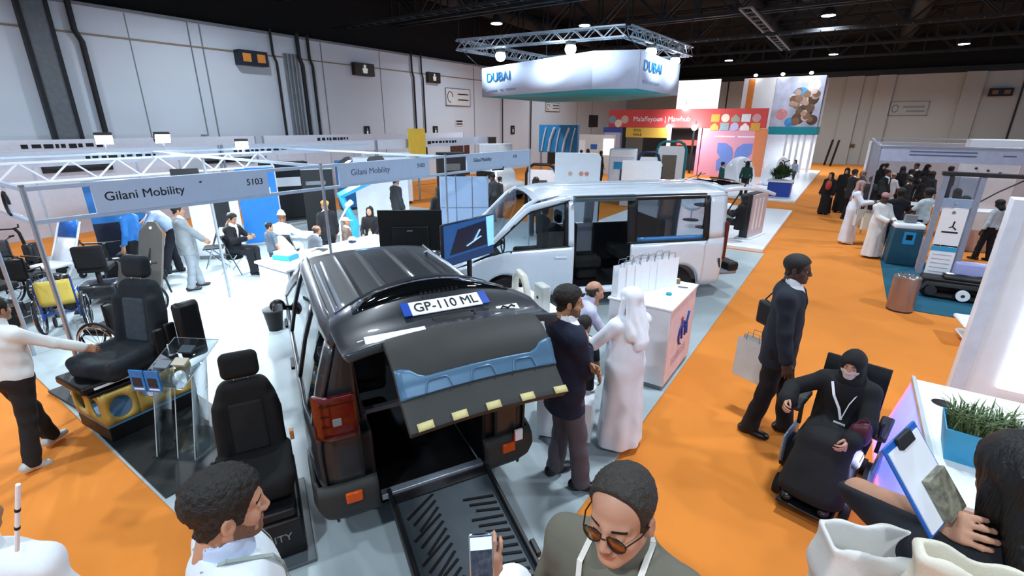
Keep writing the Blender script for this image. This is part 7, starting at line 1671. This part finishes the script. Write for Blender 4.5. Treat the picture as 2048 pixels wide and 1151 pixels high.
# woman at the bottom right with bags and clipboard
p = depth(2072, 915, 1.46)
CB = depth(1843, 955, 1.55); CR = depth(1780, 1190, 1.64)
wm, fr = person('person with long black hair in dark top carrying white bags, bottom right corner', (p.x, p.y), yw(2000, 40), p.z+.10, vox=.010, fine=.006, skin='light', top=('shirt', '#10131c'), bottom='#14203a', hair=('long', '#0b0a0a'), pose=dict(head=(.05, .25, 0), headat=p, hlw=tuple(depth(1872, 1020, 1.60)-Vector((0, 0, .03))), hrw=CR, lean=.06, el=(-.3, -.3, -1), er=(.3, -.3, -1), curl=.9), girth=1.02)
up_ = Vector(RW[:, 1]); rt_ = Vector(RW[:, 0]); bk_ = Vector(RW[:, 2])
ya = (up_*.88-rt_*.42+bk_*-.1).normalized(); za = (bk_*.75+Vector((0, 0, 1))*.45+rt_*.25); za = (za-ya*za.dot(ya)).normalized(); xa = ya.cross(za)
t = thing('clipboard', 'blue edged clipboard with papers held by the woman at the bottom right', 'clipboard', CB); M = basis((0, 0, 0), xa, ya, za)
MB().b2((-.10, -.15, -.004), (.10, .15, .004), M=M).build('board', M_BLUE, t, bevel=.002); MB().b2((-.09, -.14, .004), (.09, .13, .008), M=M).build('paper', M_GLOSSW, t); MB().b2((-.04, .115, .006), (.04, .155, .022), M=M).build('clip', M_STEEL, t, bevel=.004); MB().b2((-.02, -.14, .008), (.085, .0, .03), M=M).build('brochure_stack', mat('brochure_mixed', '#7c7a6a', .5, var=.5, scale=40), t, bevel=.002)
def soft_bag(label, loc, rz, w, d, h, m, strap=None, flare=1.15, seed=0, name='cloth_bag'):
    t = thing(name, label, 'bag', loc, rz)
    def f(p):
        k = np.interp(p[:, 2], [0, h], [1, flare]); X = p/np.stack([k, k, np.ones_like(k)], 1); o = s_box(X, (0, 0, h/2), (w/2, d/2, h/2), min(d*.25, .02)); o = o+.009*np.sin(p[:, 0]*46+p[:, 2]*8+seed)*np.clip(1.2-p[:, 2]/h*.5, 0, 1)+.006*np.sin(p[:, 0]*17-p[:, 2]*30+seed); return smax(o, -s_box(X, (0, 0, h*.75), (w/2-.024, d/2-.024, h*.50), .01), .004)
    sdf_part('fabric', f, (-w*.75, -d*1.0-.03, -.03), (w*.75, d*1.0+.03, h+.05), .008, m, t)
    if strap:
        b = MB(); pts = [Vector(q) for q in strap]
        for i in range(len(pts)-1): b.bar(pts[i], pts[i+1], .035, .005, up=(0, 1, 0))
        b.build('strap', m, t)
    return t
M_CLOTHW = mat('cloth_white_bag', '#d3d2cd', .8, var=.05, bump=.2, bscale=200); M_CLOTHI = mat('cloth_ivory_bag', '#dcd6c4', .85, var=.04, bump=.2, bscale=200)
c = depth(1772, 1160, 1.60); soft_bag('wide white carrier bag hanging in front of the woman at the bottom right', (c.x, c.y, c.z-.20), yw(1775, 25), .40, .15, .36, M_CLOTHW, None, 1.12, 2)
c = depth(1925, 1205, 1.36); tb_ = soft_bag('ivory tote bag with long strap over the shoulder of the woman at the bottom right', (c.x, c.y, c.z-.20), yw(1915, 12), .26, .10, .34, M_CLOTHI, None, 1.08, 5)
Mi = (Matrix.Translation(tb_.location) @ Matrix.Rotation(tb_.rotation_euler.z, 4, 'Z')).inverted(); b = MB()
sA = [Mi @ world(wm, np.array(fr['up2'](x, y, z_))) for x, y, z_ in ((-.165, -.10, .42), (-.145, -.02, .515), (-.145, .09, .47))]
for k_, pts in enumerate(([Vector((-.09, -.05, .33))]+sA, [Vector((.09, -.05, .33)), sA[0]+Vector((.03, 0, -.02)), sA[1]+Vector((.035, 0, .005))])):
    for i in range(len(pts)-1): b.bar(pts[i], pts[i+1], .034, .006, up=(0, 1, 0))
b.build('strap', M_CLOTHI, tb_)
# -- aisle
m1, fr = stander('person in navy suit standing in the orange aisle holding a white bag', 1524, 862, 1579, 499, -98, vox=.010, fine=.006, skin='dark', top=('jacket', '#151c29'), bottom='#0c0d11', shoes='#101014', hair=('fade', '#0d0b0a'), beard=False, inner='#e6eaf0', pose=dict(fl=(-.10, .16, 0), fr=(.10, -.10, 0), hr=(.27, .10, .82), hl=(-.27, -.14, .82), head=(-.10, .05, 0), lean=.02))
h = world(m1, fr['hands'][-1]); t = gift_bag('white carrier bag in the hand of the man in the navy suit', h.x-.10, h.y-.05, h.z-.52, m1.rotation_euler.z+1.2, 1.35, M_CLOTHW); 
h2 = world(m1, fr['up1'](-.20, -.13, .16)); t = thing('shoulder_bag', 'small black shoulder bag at the hip of the man in the navy suit', 'bag', h2, m1.rotation_euler.z+.9); bx('pouch', (-.16, -.05, -.14), (.16, .05, .12), M_BLK, t, .03); b = MB(); b.tube([(-.13, 0, .1), (-.08, .06, .22), (.02, .09, .26), (.13, 0, .1)], .008, 6); b.build('strap', M_BLK, t)
# powered wheelchair and its user
pw_ = at(1640, 970); WY = yw(1652, 168)
wc = thing('powered_wheelchair', 'powered wheelchair in the orange aisle, carrying the woman in black', 'wheelchair', (pw_.x, pw_.y, 0), WY)
bx('base', (-.22, -.38, .12), (.22, .25, .36), M_DKG, wc, .05); bx('seat', (-.25, -.26, .44), (.25, .24, .52), M_SEAT, wc, .03); bx('seat_post', (-.08, -.1, .34), (.08, .06, .46), M_STEEL, wc); q = MB(); q.grid(patch(lambda u, v: (u, -.27-.12*v, .5+.62*v), -.24, .24, 0, 1, 8, 6)); q.build('backrest', M_SEAT, wc, solid=.06)
for s in (-1, 1):
    bx('armrest', (s*.31-.045, -.28, .70), (s*.31+.045, .12, .75), M_DKG, wc, .015); MB().bar((s*.30, -.15, .45), (s*.31, -.15, .71), .03).build('armrest_post', M_STEEL, wc)
    MB().cyl((s*.31-.04, -.10, .17), (s*.31+.04, -.10, .17), .17, n=22).build('drive_wheel', M_RUB, wc); MB().cyl((s*.25-.03, .36, .09), (s*.25+.03, .36, .09), .09, n=16).build('front_castor', M_RUB, wc); MB().cyl((s*.22-.025, -.46, .08), (s*.22+.025, -.46, .08), .08, n=14).build('rear_castor', M_RUB, wc); MB().bar((s*.22, .2, .2), (s*.25, .36, .16), .04).build('castor_arm', M_STEEL, wc)
    bx('side_fairing', (s*.33-.02, -.28, .14), (s*.33+.02, .12, .42), mat('fairing_blue_grey', '#7f93ab', .3, .4), wc, .04)
bx('footplate', (-.20, .42, .10), (.20, .62, .13), M_BLK, wc, .01); b = MB(); b.tube([(-.31, .10, .75), (-.31, .16, .78), (-.31, .17, .86)], .016, 8); b.ell((-.31, .17, .88), (.022, .022, .03)); b.build('joystick', M_BLK, wc)
ab, fr = person('person in black abaya and headscarf with face mask, seated in the powered wheelchair', (pw_.x, pw_.y), WY, 1.70, vox=.010, fine=.0055, skin='light', top=('abaya', '#0e0e11'), hair=('hijab', '#0d0d10'), shoes='#0c0c0e', name='person', pose=dict(hipz=.585, hipy=-.12, lean=.10, fl=(-.12, .46, .14), fr=(.12, .46, .14), hr=(.36, .26, .86), hl=(-.16, .30, .72), head=(-.05, .16, 0), curl=.6, kl=(-.05, 1, .3), kr=(.05, 1, .3)))
def hl_(x, y, z_): return Vector((fr['Rh'] @ np.array([x, y, z_])*fr['S']+fr['head']))
v, f = sn_mesh(lambda p: smax(smax(head_fn(p, False)-.007, -(p[:, 1]-.045), .004), np.maximum(p[:, 2]+.034, -.118-p[:, 2]), .004), (-.09, .0, -.14), (.09, .14, .0), .006); link('face_mask', np_mesh('face_mask', (v @ fr['Rh'].T)*fr['S']+fr['head'], f), mat('mask_pale', '#cdb9b2', .8), ab)
b = MB(); c0 = [Vector(fr['up2'](x, y, z_)) for x, y, z_ in ((.10, .10, .50), (.06, .15, .40), (.0, .17, .30), (-.03, .18, .20))]
for i in range(3): b.bar(c0[i], c0[i+1], .020, .003, up=(0, 1, 0))
c1 = [Vector(fr['up2'](x, y, z_)) for x, y, z_ in ((-.10, .10, .46), (-.06, .155, .36), (-.03, .18, .20))]
for i in range(2): b.bar(c1[i], c1[i+1], .008, .003, up=(0, 1, 0))
b.build('lanyard', M_GLOSSW, ab); bd = MB().box((0, 0, 0), (.085, .006, .10), M=basis(Vector(fr['up2'](-.03, .20, .13)), fr['R2'][:, 0], fr['R2'][:, 1], fr['R2'][:, 2])).build('badge', M_GLOSSW, ab)
lp = Matrix.Translation(ab.location) @ Matrix.Rotation(WY, 4, 'Z') @ Vector((-.20, .20, .74)); t = thing('handbag', 'small wine red handbag on the lap of the woman in the powered wheelchair', 'bag', lp, WY+.3); sdf_part('pouch', lambda p: s_ell(p, (0, 0, .02), (.08, .06, .11))+.006*np.sin(p[:, 0]*60), (-.12, -.1, -.12), (.12, .1, .16), .012, mat('leather_wine', '#4a1524', .4, var=.2), t); b = MB(); b.tube([(-.05, 0, .1), (0, 0, .17), (.05, 0, .1)], .008, 6); b.build('handle', mat('leather_wine', '#4a1524'), t)
# -- visitors by the grey car
nv, fr = stander('person in navy jacket and grey trousers with folded arms beside the raised tailgate', 1120, 968, 1131, 566, -62, vox=.010, fine=.006, skin='tan', top=('jacket', '#131b33'), bottom='#55525c', shoes='#14161a', hair=('short', '#120f0d'), beard=True, z=ZB, girth=1.02, pose=dict(fl=(-.13, .02, 0), fr=(.12, .12, 0), fyr=-.5, hl=(.19, .09, 1.15), hr=(-.04, .20, 1.20), el=(-.7, -.2, -1), er=(.7, -.2, -1), head=(-.35, .06, 0), pl=(0, 1, .2), pr=(0, 1, .2)))
stander('person in white robe and white headdress standing at the gift counter', 1236, 888, 1262, 571, 42, vox=.010, fine=.006, skin='tan', top=('thobe', '#e9edf6'), shoes='#2a2420', hair=('ghutra', '#eef1f8'), z=ZB, girth=1.05, pose=dict(hl=(-.28, .36, 1.10), hr=(.20, .30, 1.08), head=(.25, .1, 0)))
bs, fr = by_head('person with shaved head in pale striped shirt bending over behind the navy jacket', 1158, 553, 1.58, -70, vox=.012, fine=.007, skin='light', top=('shirt', '#c9cbe6'), bottom='#23262e', hair=('bald_sides', '#3a302a'), z=ZB, pose=dict(lean=.35, hl=(-.15, .45, .95), hr=(.18, .42, .90), head=(0, -.35, 0)))
by_head('child with black hair in dark clothes between the visitors', 1170, 628, 1.30, -30, vox=.012, fine=.008, skin='tan', top=('tshirt', '#14222a'), bottom='#14161c', hair=('curly', '#0c0a09'), z=ZB, name='person', short_sleeve=True, pose=dict(head=(0, .2, 0)))
# -- left stand
stander('person in light grey suit standing in the left stand with hands joined', 390, 578, 368, 405, -82, vox=.014, skin='tan', top=('jacket', '#7d8488'), inner='#cfd3d6', bottom='#868e95', shoes='#2a2523', hair=('fade', '#1c1714'), z=ZB, pose=dict(hl=(-.04, .34, .98), hr=(.05, .34, .96), fl=(-.1, .14, 0), fr=(.1, -.06, 0), head=(0, .1, 0)))
p = at(350, 548); bnd = person('person in light blue shirt and grey cap bending over the blue buggy', (p.x, p.y), yw(350, 95), 1.78, vox=.014, skin='tan', top=('shirt', '#9fb3cc'), bottom='#12151f', shoes='#14161c', hair=('cap', '#8d9092'), z=ZB, pose=dict(lean=.75, hipy=-.12, hl=(-.18, .62, .72), hr=(.16, .66, .80), fl=(-.12, .15, 0), fr=(.12, -.12, 0), head=(0, .2, 0)))[0]
bnd_cape = None
sb = dict(hipz=.53, fl=(-.12, .42, 0), fr=(.12, .46, 0), kl=(-.1, 1, .4), kr=(.1, 1, .4))
person('person in black suit sitting on a folding chair in the left stand', (-10.55, 4.85), math.radians(-60), 1.74, vox=.014, skin='tan', top=('jacket', '#101218'), inner='#dfe3e8', bottom='#1b1e24', hair=('fade', '#120f0d'), z=ZB, pose=dict(sb, lean=.15, hl=(-.10, .42, .80), hr=(.12, .42, .80), head=(0, .35, 0)))
person('person in white robe and grey skullcap sitting with back turned', (-9.75, 5.5), math.radians(30), 1.74, vox=.014, skin='brown', top=('thobe', '#dbe6f4'), hair=('kufi', '#a9a59b'), z=ZB, pose=dict(sb, lean=.2, hl=(-.15, .4, .82), hr=(.15, .4, .82)))
person('child with dark hair in grey t-shirt beside the white robe', (-9.35, 5.05), math.radians(5), 1.22, vox=.013, skin='tan', top=('tshirt', '#5d6a78'), bottom='#3d454e', hair=('short', '#14110f'), z=ZB, pose=dict(head=(-.5, .1, 0)))
by_head('person with amber hat in black jacket behind the middle post', 648, 398, 1.55, 30, skin='tan', top=('jacket', '#17181c'), hair=('turban', '#c98a3a'), bottom='#22242a', z=ZB)
by_head('person in grey jacket leaning forward, partly behind the middle post', 618, 448, 1.35, -60, skin='brown', top=('jacket', '#5b6066'), hair=('bald_sides', '#3a302a'), bottom='#2a2c30', z=ZB, pose=dict(lean=.3))
by_head('person with long dark hair in black top behind the white desk', 738, 410, 1.42, 165, vox=.016, skin='light', top=('shirt', '#121215'), hair=('long', '#16100d'), bottom='#17181c', z=ZB, pose=dict(hl=(-.15, .3, 1.0), hr=(.15, .3, 1.0)))
by_head('person in dark grey coat walking behind the television', 790, 350, 1.75, -60, skin='tan', top=('jacket', '#26282c'), inner='#9aa0a8', bottom='#1b1c20', z=ZB)
by_head('person in beige coat sitting beyond the white desk', 690, 432, 1.30, -100, skin='brown', top=('jacket', '#5a4a40'), bottom='#2a2522', hair=('cap', '#b9ada0'), z=ZB)
by_head('person in bright blue shirt and black trousers at the back of the left stand', 246, 398, 1.72, 60, skin='tan', top=('shirt', '#2a6fb6'), bottom='#101218', z=ZB)
by_head('person in black coat behind the pale blue folding screen', 878, 370, 1.70, 20, skin='tan', top=('jacket', '#141518'), bottom='#141518', hair=('hijab', '#131316'), z=ZB)
by_head('person in grey and black seated just beyond the van windscreen', 1000, 352, 1.40, -70, skin='tan', top=('jacket', '#33363a'), bottom='#2a2c30', z=ZB)
by_head('person in black with dark hair next to the round spotlight', 985, 345, 1.60, 60, skin='brown', top=('shirt', '#3a3d42'), bottom='#202226', z=ZB)
by_head('person with dark hair bun in front of the white rounded panel', 1072, 352, 1.70, 10, skin='light', top=('shirt', '#1a1b1f'), bottom='#202226', hair=('bob', '#1a1512'), z=ZB)
# -- middle distance
for px, py, phi, tp, lab in [(1163, 298, -20, ('jacket', '#16171a'), 'person in black next to the blue sign on the far partition'), (1176, 296, 40, ('abaya', '#131316'), 'person in black robe between the partition and white screen'), (1203, 300, -60, ('shirt', '#2a2d33'), 'person in dark shirt right of the woman in the black robe'), (1187, 312, 120, ('jacket', '#23252a'), 'person in dark coat standing in front of the far partition')]:
    by_head(lab, px, py, 1.74, phi, vox=.03, fine=.014, skin='tan', top=tp, bottom='#1b1c20', hair=('hijab', '#131316') if tp[0] == 'abaya' else ('short', '#14110f'))
stander('person in black abaya standing in front of the pink doorway', 1350, 374, 1350, 322, 180, vox=.03, fine=.014, skin='light', top=('abaya', '#0e0e11'), hair=('hijab', '#0e0e11'))
by_head('boy in teal jacket in front of the blue leaf emblem', 1447, 322, 1.55, -90, vox=.03, fine=.014, skin='light', top=('jacket', '#1f5f5c'), bottom='#23262e')
by_head('person in dark green sweater with back turned at the pink wall', 1497, 320, 1.62, 5, vox=.03, fine=.014, skin='tan', top=('shirt', '#1e4a48'), bottom='#1b1c20', hair=('bob', '#0d0b0a'))
by_head('person with long hair seated at the columns of the picture tower', 1592, 318, 1.35, 150, vox=.03, fine=.014, skin='light', top=('shirt', '#8d97a8'), bottom='#2a2c30', hair=('long', '#14100d'))
by_head('person in teal standing between the agave and the columns', 1563, 322, 1.55, 180, vox=.03, fine=.014, skin='tan', top=('tshirt', '#2e5d5d'), bottom='#23262e')
p = at(1490, 388, 1.36); person('person in black sitting in a white shell chair behind the van', (p.x, p.y), yw(1490, 70), 1.68, vox=.018, skin='tan', top=('jacket', '#101217'), inner='#16181d', bottom='#101217', hair=('bob', '#14110f'), z=.10, pose=dict(sb, hl=(-.12, .35, .78), hr=(.12, .35, .78), head=(0, .1, 0)))
# -- right stand
stander('person in white robe with pink checked headscarf, leftmost of the group at the right stand', 1690, 486, 1704, 357, -88, vox=.016, skin='brown', top=('thobe', '#dfe4ee'), shoes='#e6e6e6', sole='#1a1a1a', hair=('ghutra', '#a8837e'), pose=dict(hl=(-.1, .36, 1.15), hr=(.12, .38, 1.18), lean=.08))
stander('person in white robe with rose turban carrying a cream bag', 1740, 514, 1752, 382, -140, vox=.016, skin='dark', top=('thobe', '#e4e4e4'), shoes='#17171a', hair=('turban', '#a87f80'), girth=1.1, pose=dict(hl=(-.12, .34, 1.05), hr=(.05, .34, 1.05), head=(0, .35, 0)))
p = at(1722, 505); gift_bag('cream carrier bag at the side of the man with the rose turban', p.x, p.y-.1, .62, .3, 1.2, M_CLOTHI)
p = at(1706, 497); gift_bag('white carrier bag between the two men in white robes', p.x+.02, p.y+.15, .60, .5, 1.25, M_CLOTHW)
stander('person in navy t-shirt and jeans leaning on the teal counter, back turned', 1768, 514, 1790, 372, 8, vox=.016, skin='dark', top=('tshirt', '#10131f'), bottom='#27334d', shoes='#17171a', sole='#dcdcdc', hair=('curly', '#0c0a09'), pose=dict(fr=(.12, .1, 0), fl=(-.16, -.12, 0), hl=(-.25, .3, 1.0), hr=(.25, .35, 1.0)))
stander('person in white t-shirt and dark jeans between counter and lift tower', 1822, 512, 1846, 372, 55, vox=.016, skin='dark', top=('tshirt', '#c9d6dc'), bottom='#111a2e', shoes='#17171a', hair=('curly', '#0c0a09'), pose=dict(hl=(-.2, .34, 1.0), hr=(.15, .36, 1.0)))
stander('person with long dark hair in white blouse and black trousers right of the lift tower', 1962, 520, 1990, 396, 60, vox=.016, skin='dark', top=('shirt', '#c3cbd2'), bottom='#0e1017', hair=('bob', '#120e0c'), shoes='#17171a', pose=dict(fl=(-.1, .12, 0), fr=(.1, -.1, 0), head=(.1, .3, 0)))
stander('person in black abaya walking away along the aisle', 1676, 424, 1678, 333, 170, vox=.022, skin='light', top=('abaya', '#0d0d10'), hair=('hijab', '#0d0d10'))
stander('person with dark hair and brown red shawl walking beside the black abaya', 1646, 428, 1643, 342, 150, vox=.022, skin='light', top=('abaya', '#111013'), hair=('long', '#1d1210'))
p = at(1642, 428); t = thing('shawl_bag', 'red bag carried by the woman with the brown red shawl', 'bag', (p.x+.05, p.y-.28, 1.08), .4); sdf_part('pouch', lambda q: s_ell(q, (0, 0, 0), (.10, .07, .18)), (-.15, -.12, -.22), (.15, .12, .22), .025, mat('bag_red', '#b0402f', .6), t)
rn = random.Random(11)
crowd = [(1712, 336, 1.72, -60, ('jacket', '#26272b'), ('short', '#17130f'), 'brown', 'person in dark jacket behind the pink checked headscarf'),
 (1728, 338, 1.68, 120, ('shirt', '#4a4c50'), ('bald_sides', '#3a302a'), 'tan', 'person in grey shirt at the left post of the right stand'),
 (1768, 325, 1.70, -150, ('abaya', '#141417'), ('hijab', '#141417'), 'light', 'person in black robe just behind the left post of the right stand'),
 (1808, 330, 1.66, 30, ('abaya', '#17171a'), ('long', '#17120f'), 'tan', 'person with long black hair seen from behind at the white table'),
 (1790, 344, 1.45, -40, ('thobe', '#dcdfe4'), ('kufi', '#c9b0a0'), 'brown', 'person in white with pale skullcap sitting at the white table'),
 (1836, 324, 1.74, 150, ('jacket', '#15161a'), ('short', '#17130f'), 'brown', 'person in black suit facing out in the middle of the crowd'),
 (1858, 326, 1.70, -120, ('abaya', '#121215'), ('hijab', '#1b1518'), 'light', 'person in black headscarf right of the black suit'),
 (1822, 352, 1.50, 60, ('jacket', '#1c1d21'), ('short', '#120f0d'), 'brown', 'person in black jacket sitting low at the front of the table'),
 (1786, 312, 1.72, 180, ('shirt', '#8d9298'), ('short', '#17130f'), 'tan', 'person in pale grey shirt far back under the name board'),
 (1876, 308, 1.72, 90, ('shirt', '#6d7076'), ('short', '#17130f'), 'brown', 'person in grey far back, right half of the right stand'),
 (1905, 330, 1.70, -60, ('jacket', '#2a2b30'), ('short', '#120f0d'), 'dark', 'person in dark jacket seen above the lift tower bar'),
 (1762, 300, 1.74, 160, ('jacket', '#1d1f24'), ('short', '#17130f'), 'tan', 'person in black far back next to the bright white side wall'),
 (1918, 374, 1.62, 20, ('shirt', '#dadde2'), ('bob', '#17120f'), 'brown', 'person in white blouse directly behind the lift tower window'),
 (1935, 388, 1.66, 40, ('shirt', '#e3e6ea'), ('short', '#17130f'), 'brown', 'person in white shirt beside the peach counter'),
 (1775, 324, 1.66, -30, ('jacket', '#202226'), ('short', '#17130f'), 'tan', 'person in dark coat in front of the bright white side wall')]
crowd += [(1764, 358, 1.50, 40, ('jacket', '#131418'), ('hijab', '#17171a'), 'light', 'person in black headscarf sitting at the left end of the white table'),
 (1778, 338, 1.60, -120, ('jacket', '#1d1e23'), ('short', '#120f0d'), 'brown', 'person in black jacket standing over the seated black headscarf'),
 (1850, 350, 1.48, 100, ('abaya', '#101013'), ('hijab', '#101013'), 'light', 'person in black abaya sitting at the right end of the white table'),
 (1868, 340, 1.62, -40, ('shirt', '#2c2e34'), ('long', '#17120f'), 'tan', 'person with long dark hair in charcoal top, left of the lift tower post'),
 (1746, 350, 1.58, 10, ('jacket', '#33353a'), ('cap', '#3a3c40'), 'brown', 'person in grey jacket and dark cap near the left post of the right stand'),
 (1826, 336, 1.60, -90, ('jacket', '#17181c'), ('curly', '#120f0d'), 'dark', 'person with curly hair in black jacket in the middle of the crowd')]
for px, py, H, phi, tp, hr, sk, lab in crowd:
    by_head(lab, px, py, H, phi, vox=.026, fine=.013, skin=sk, top=tp, hair=hr, bottom='#17181c', pose=dict(hl=(-.12, .32, 1.0), hr=(.12, .34, 1.05), head=(0, .15, 0)) if rn.random() < .6 else None)
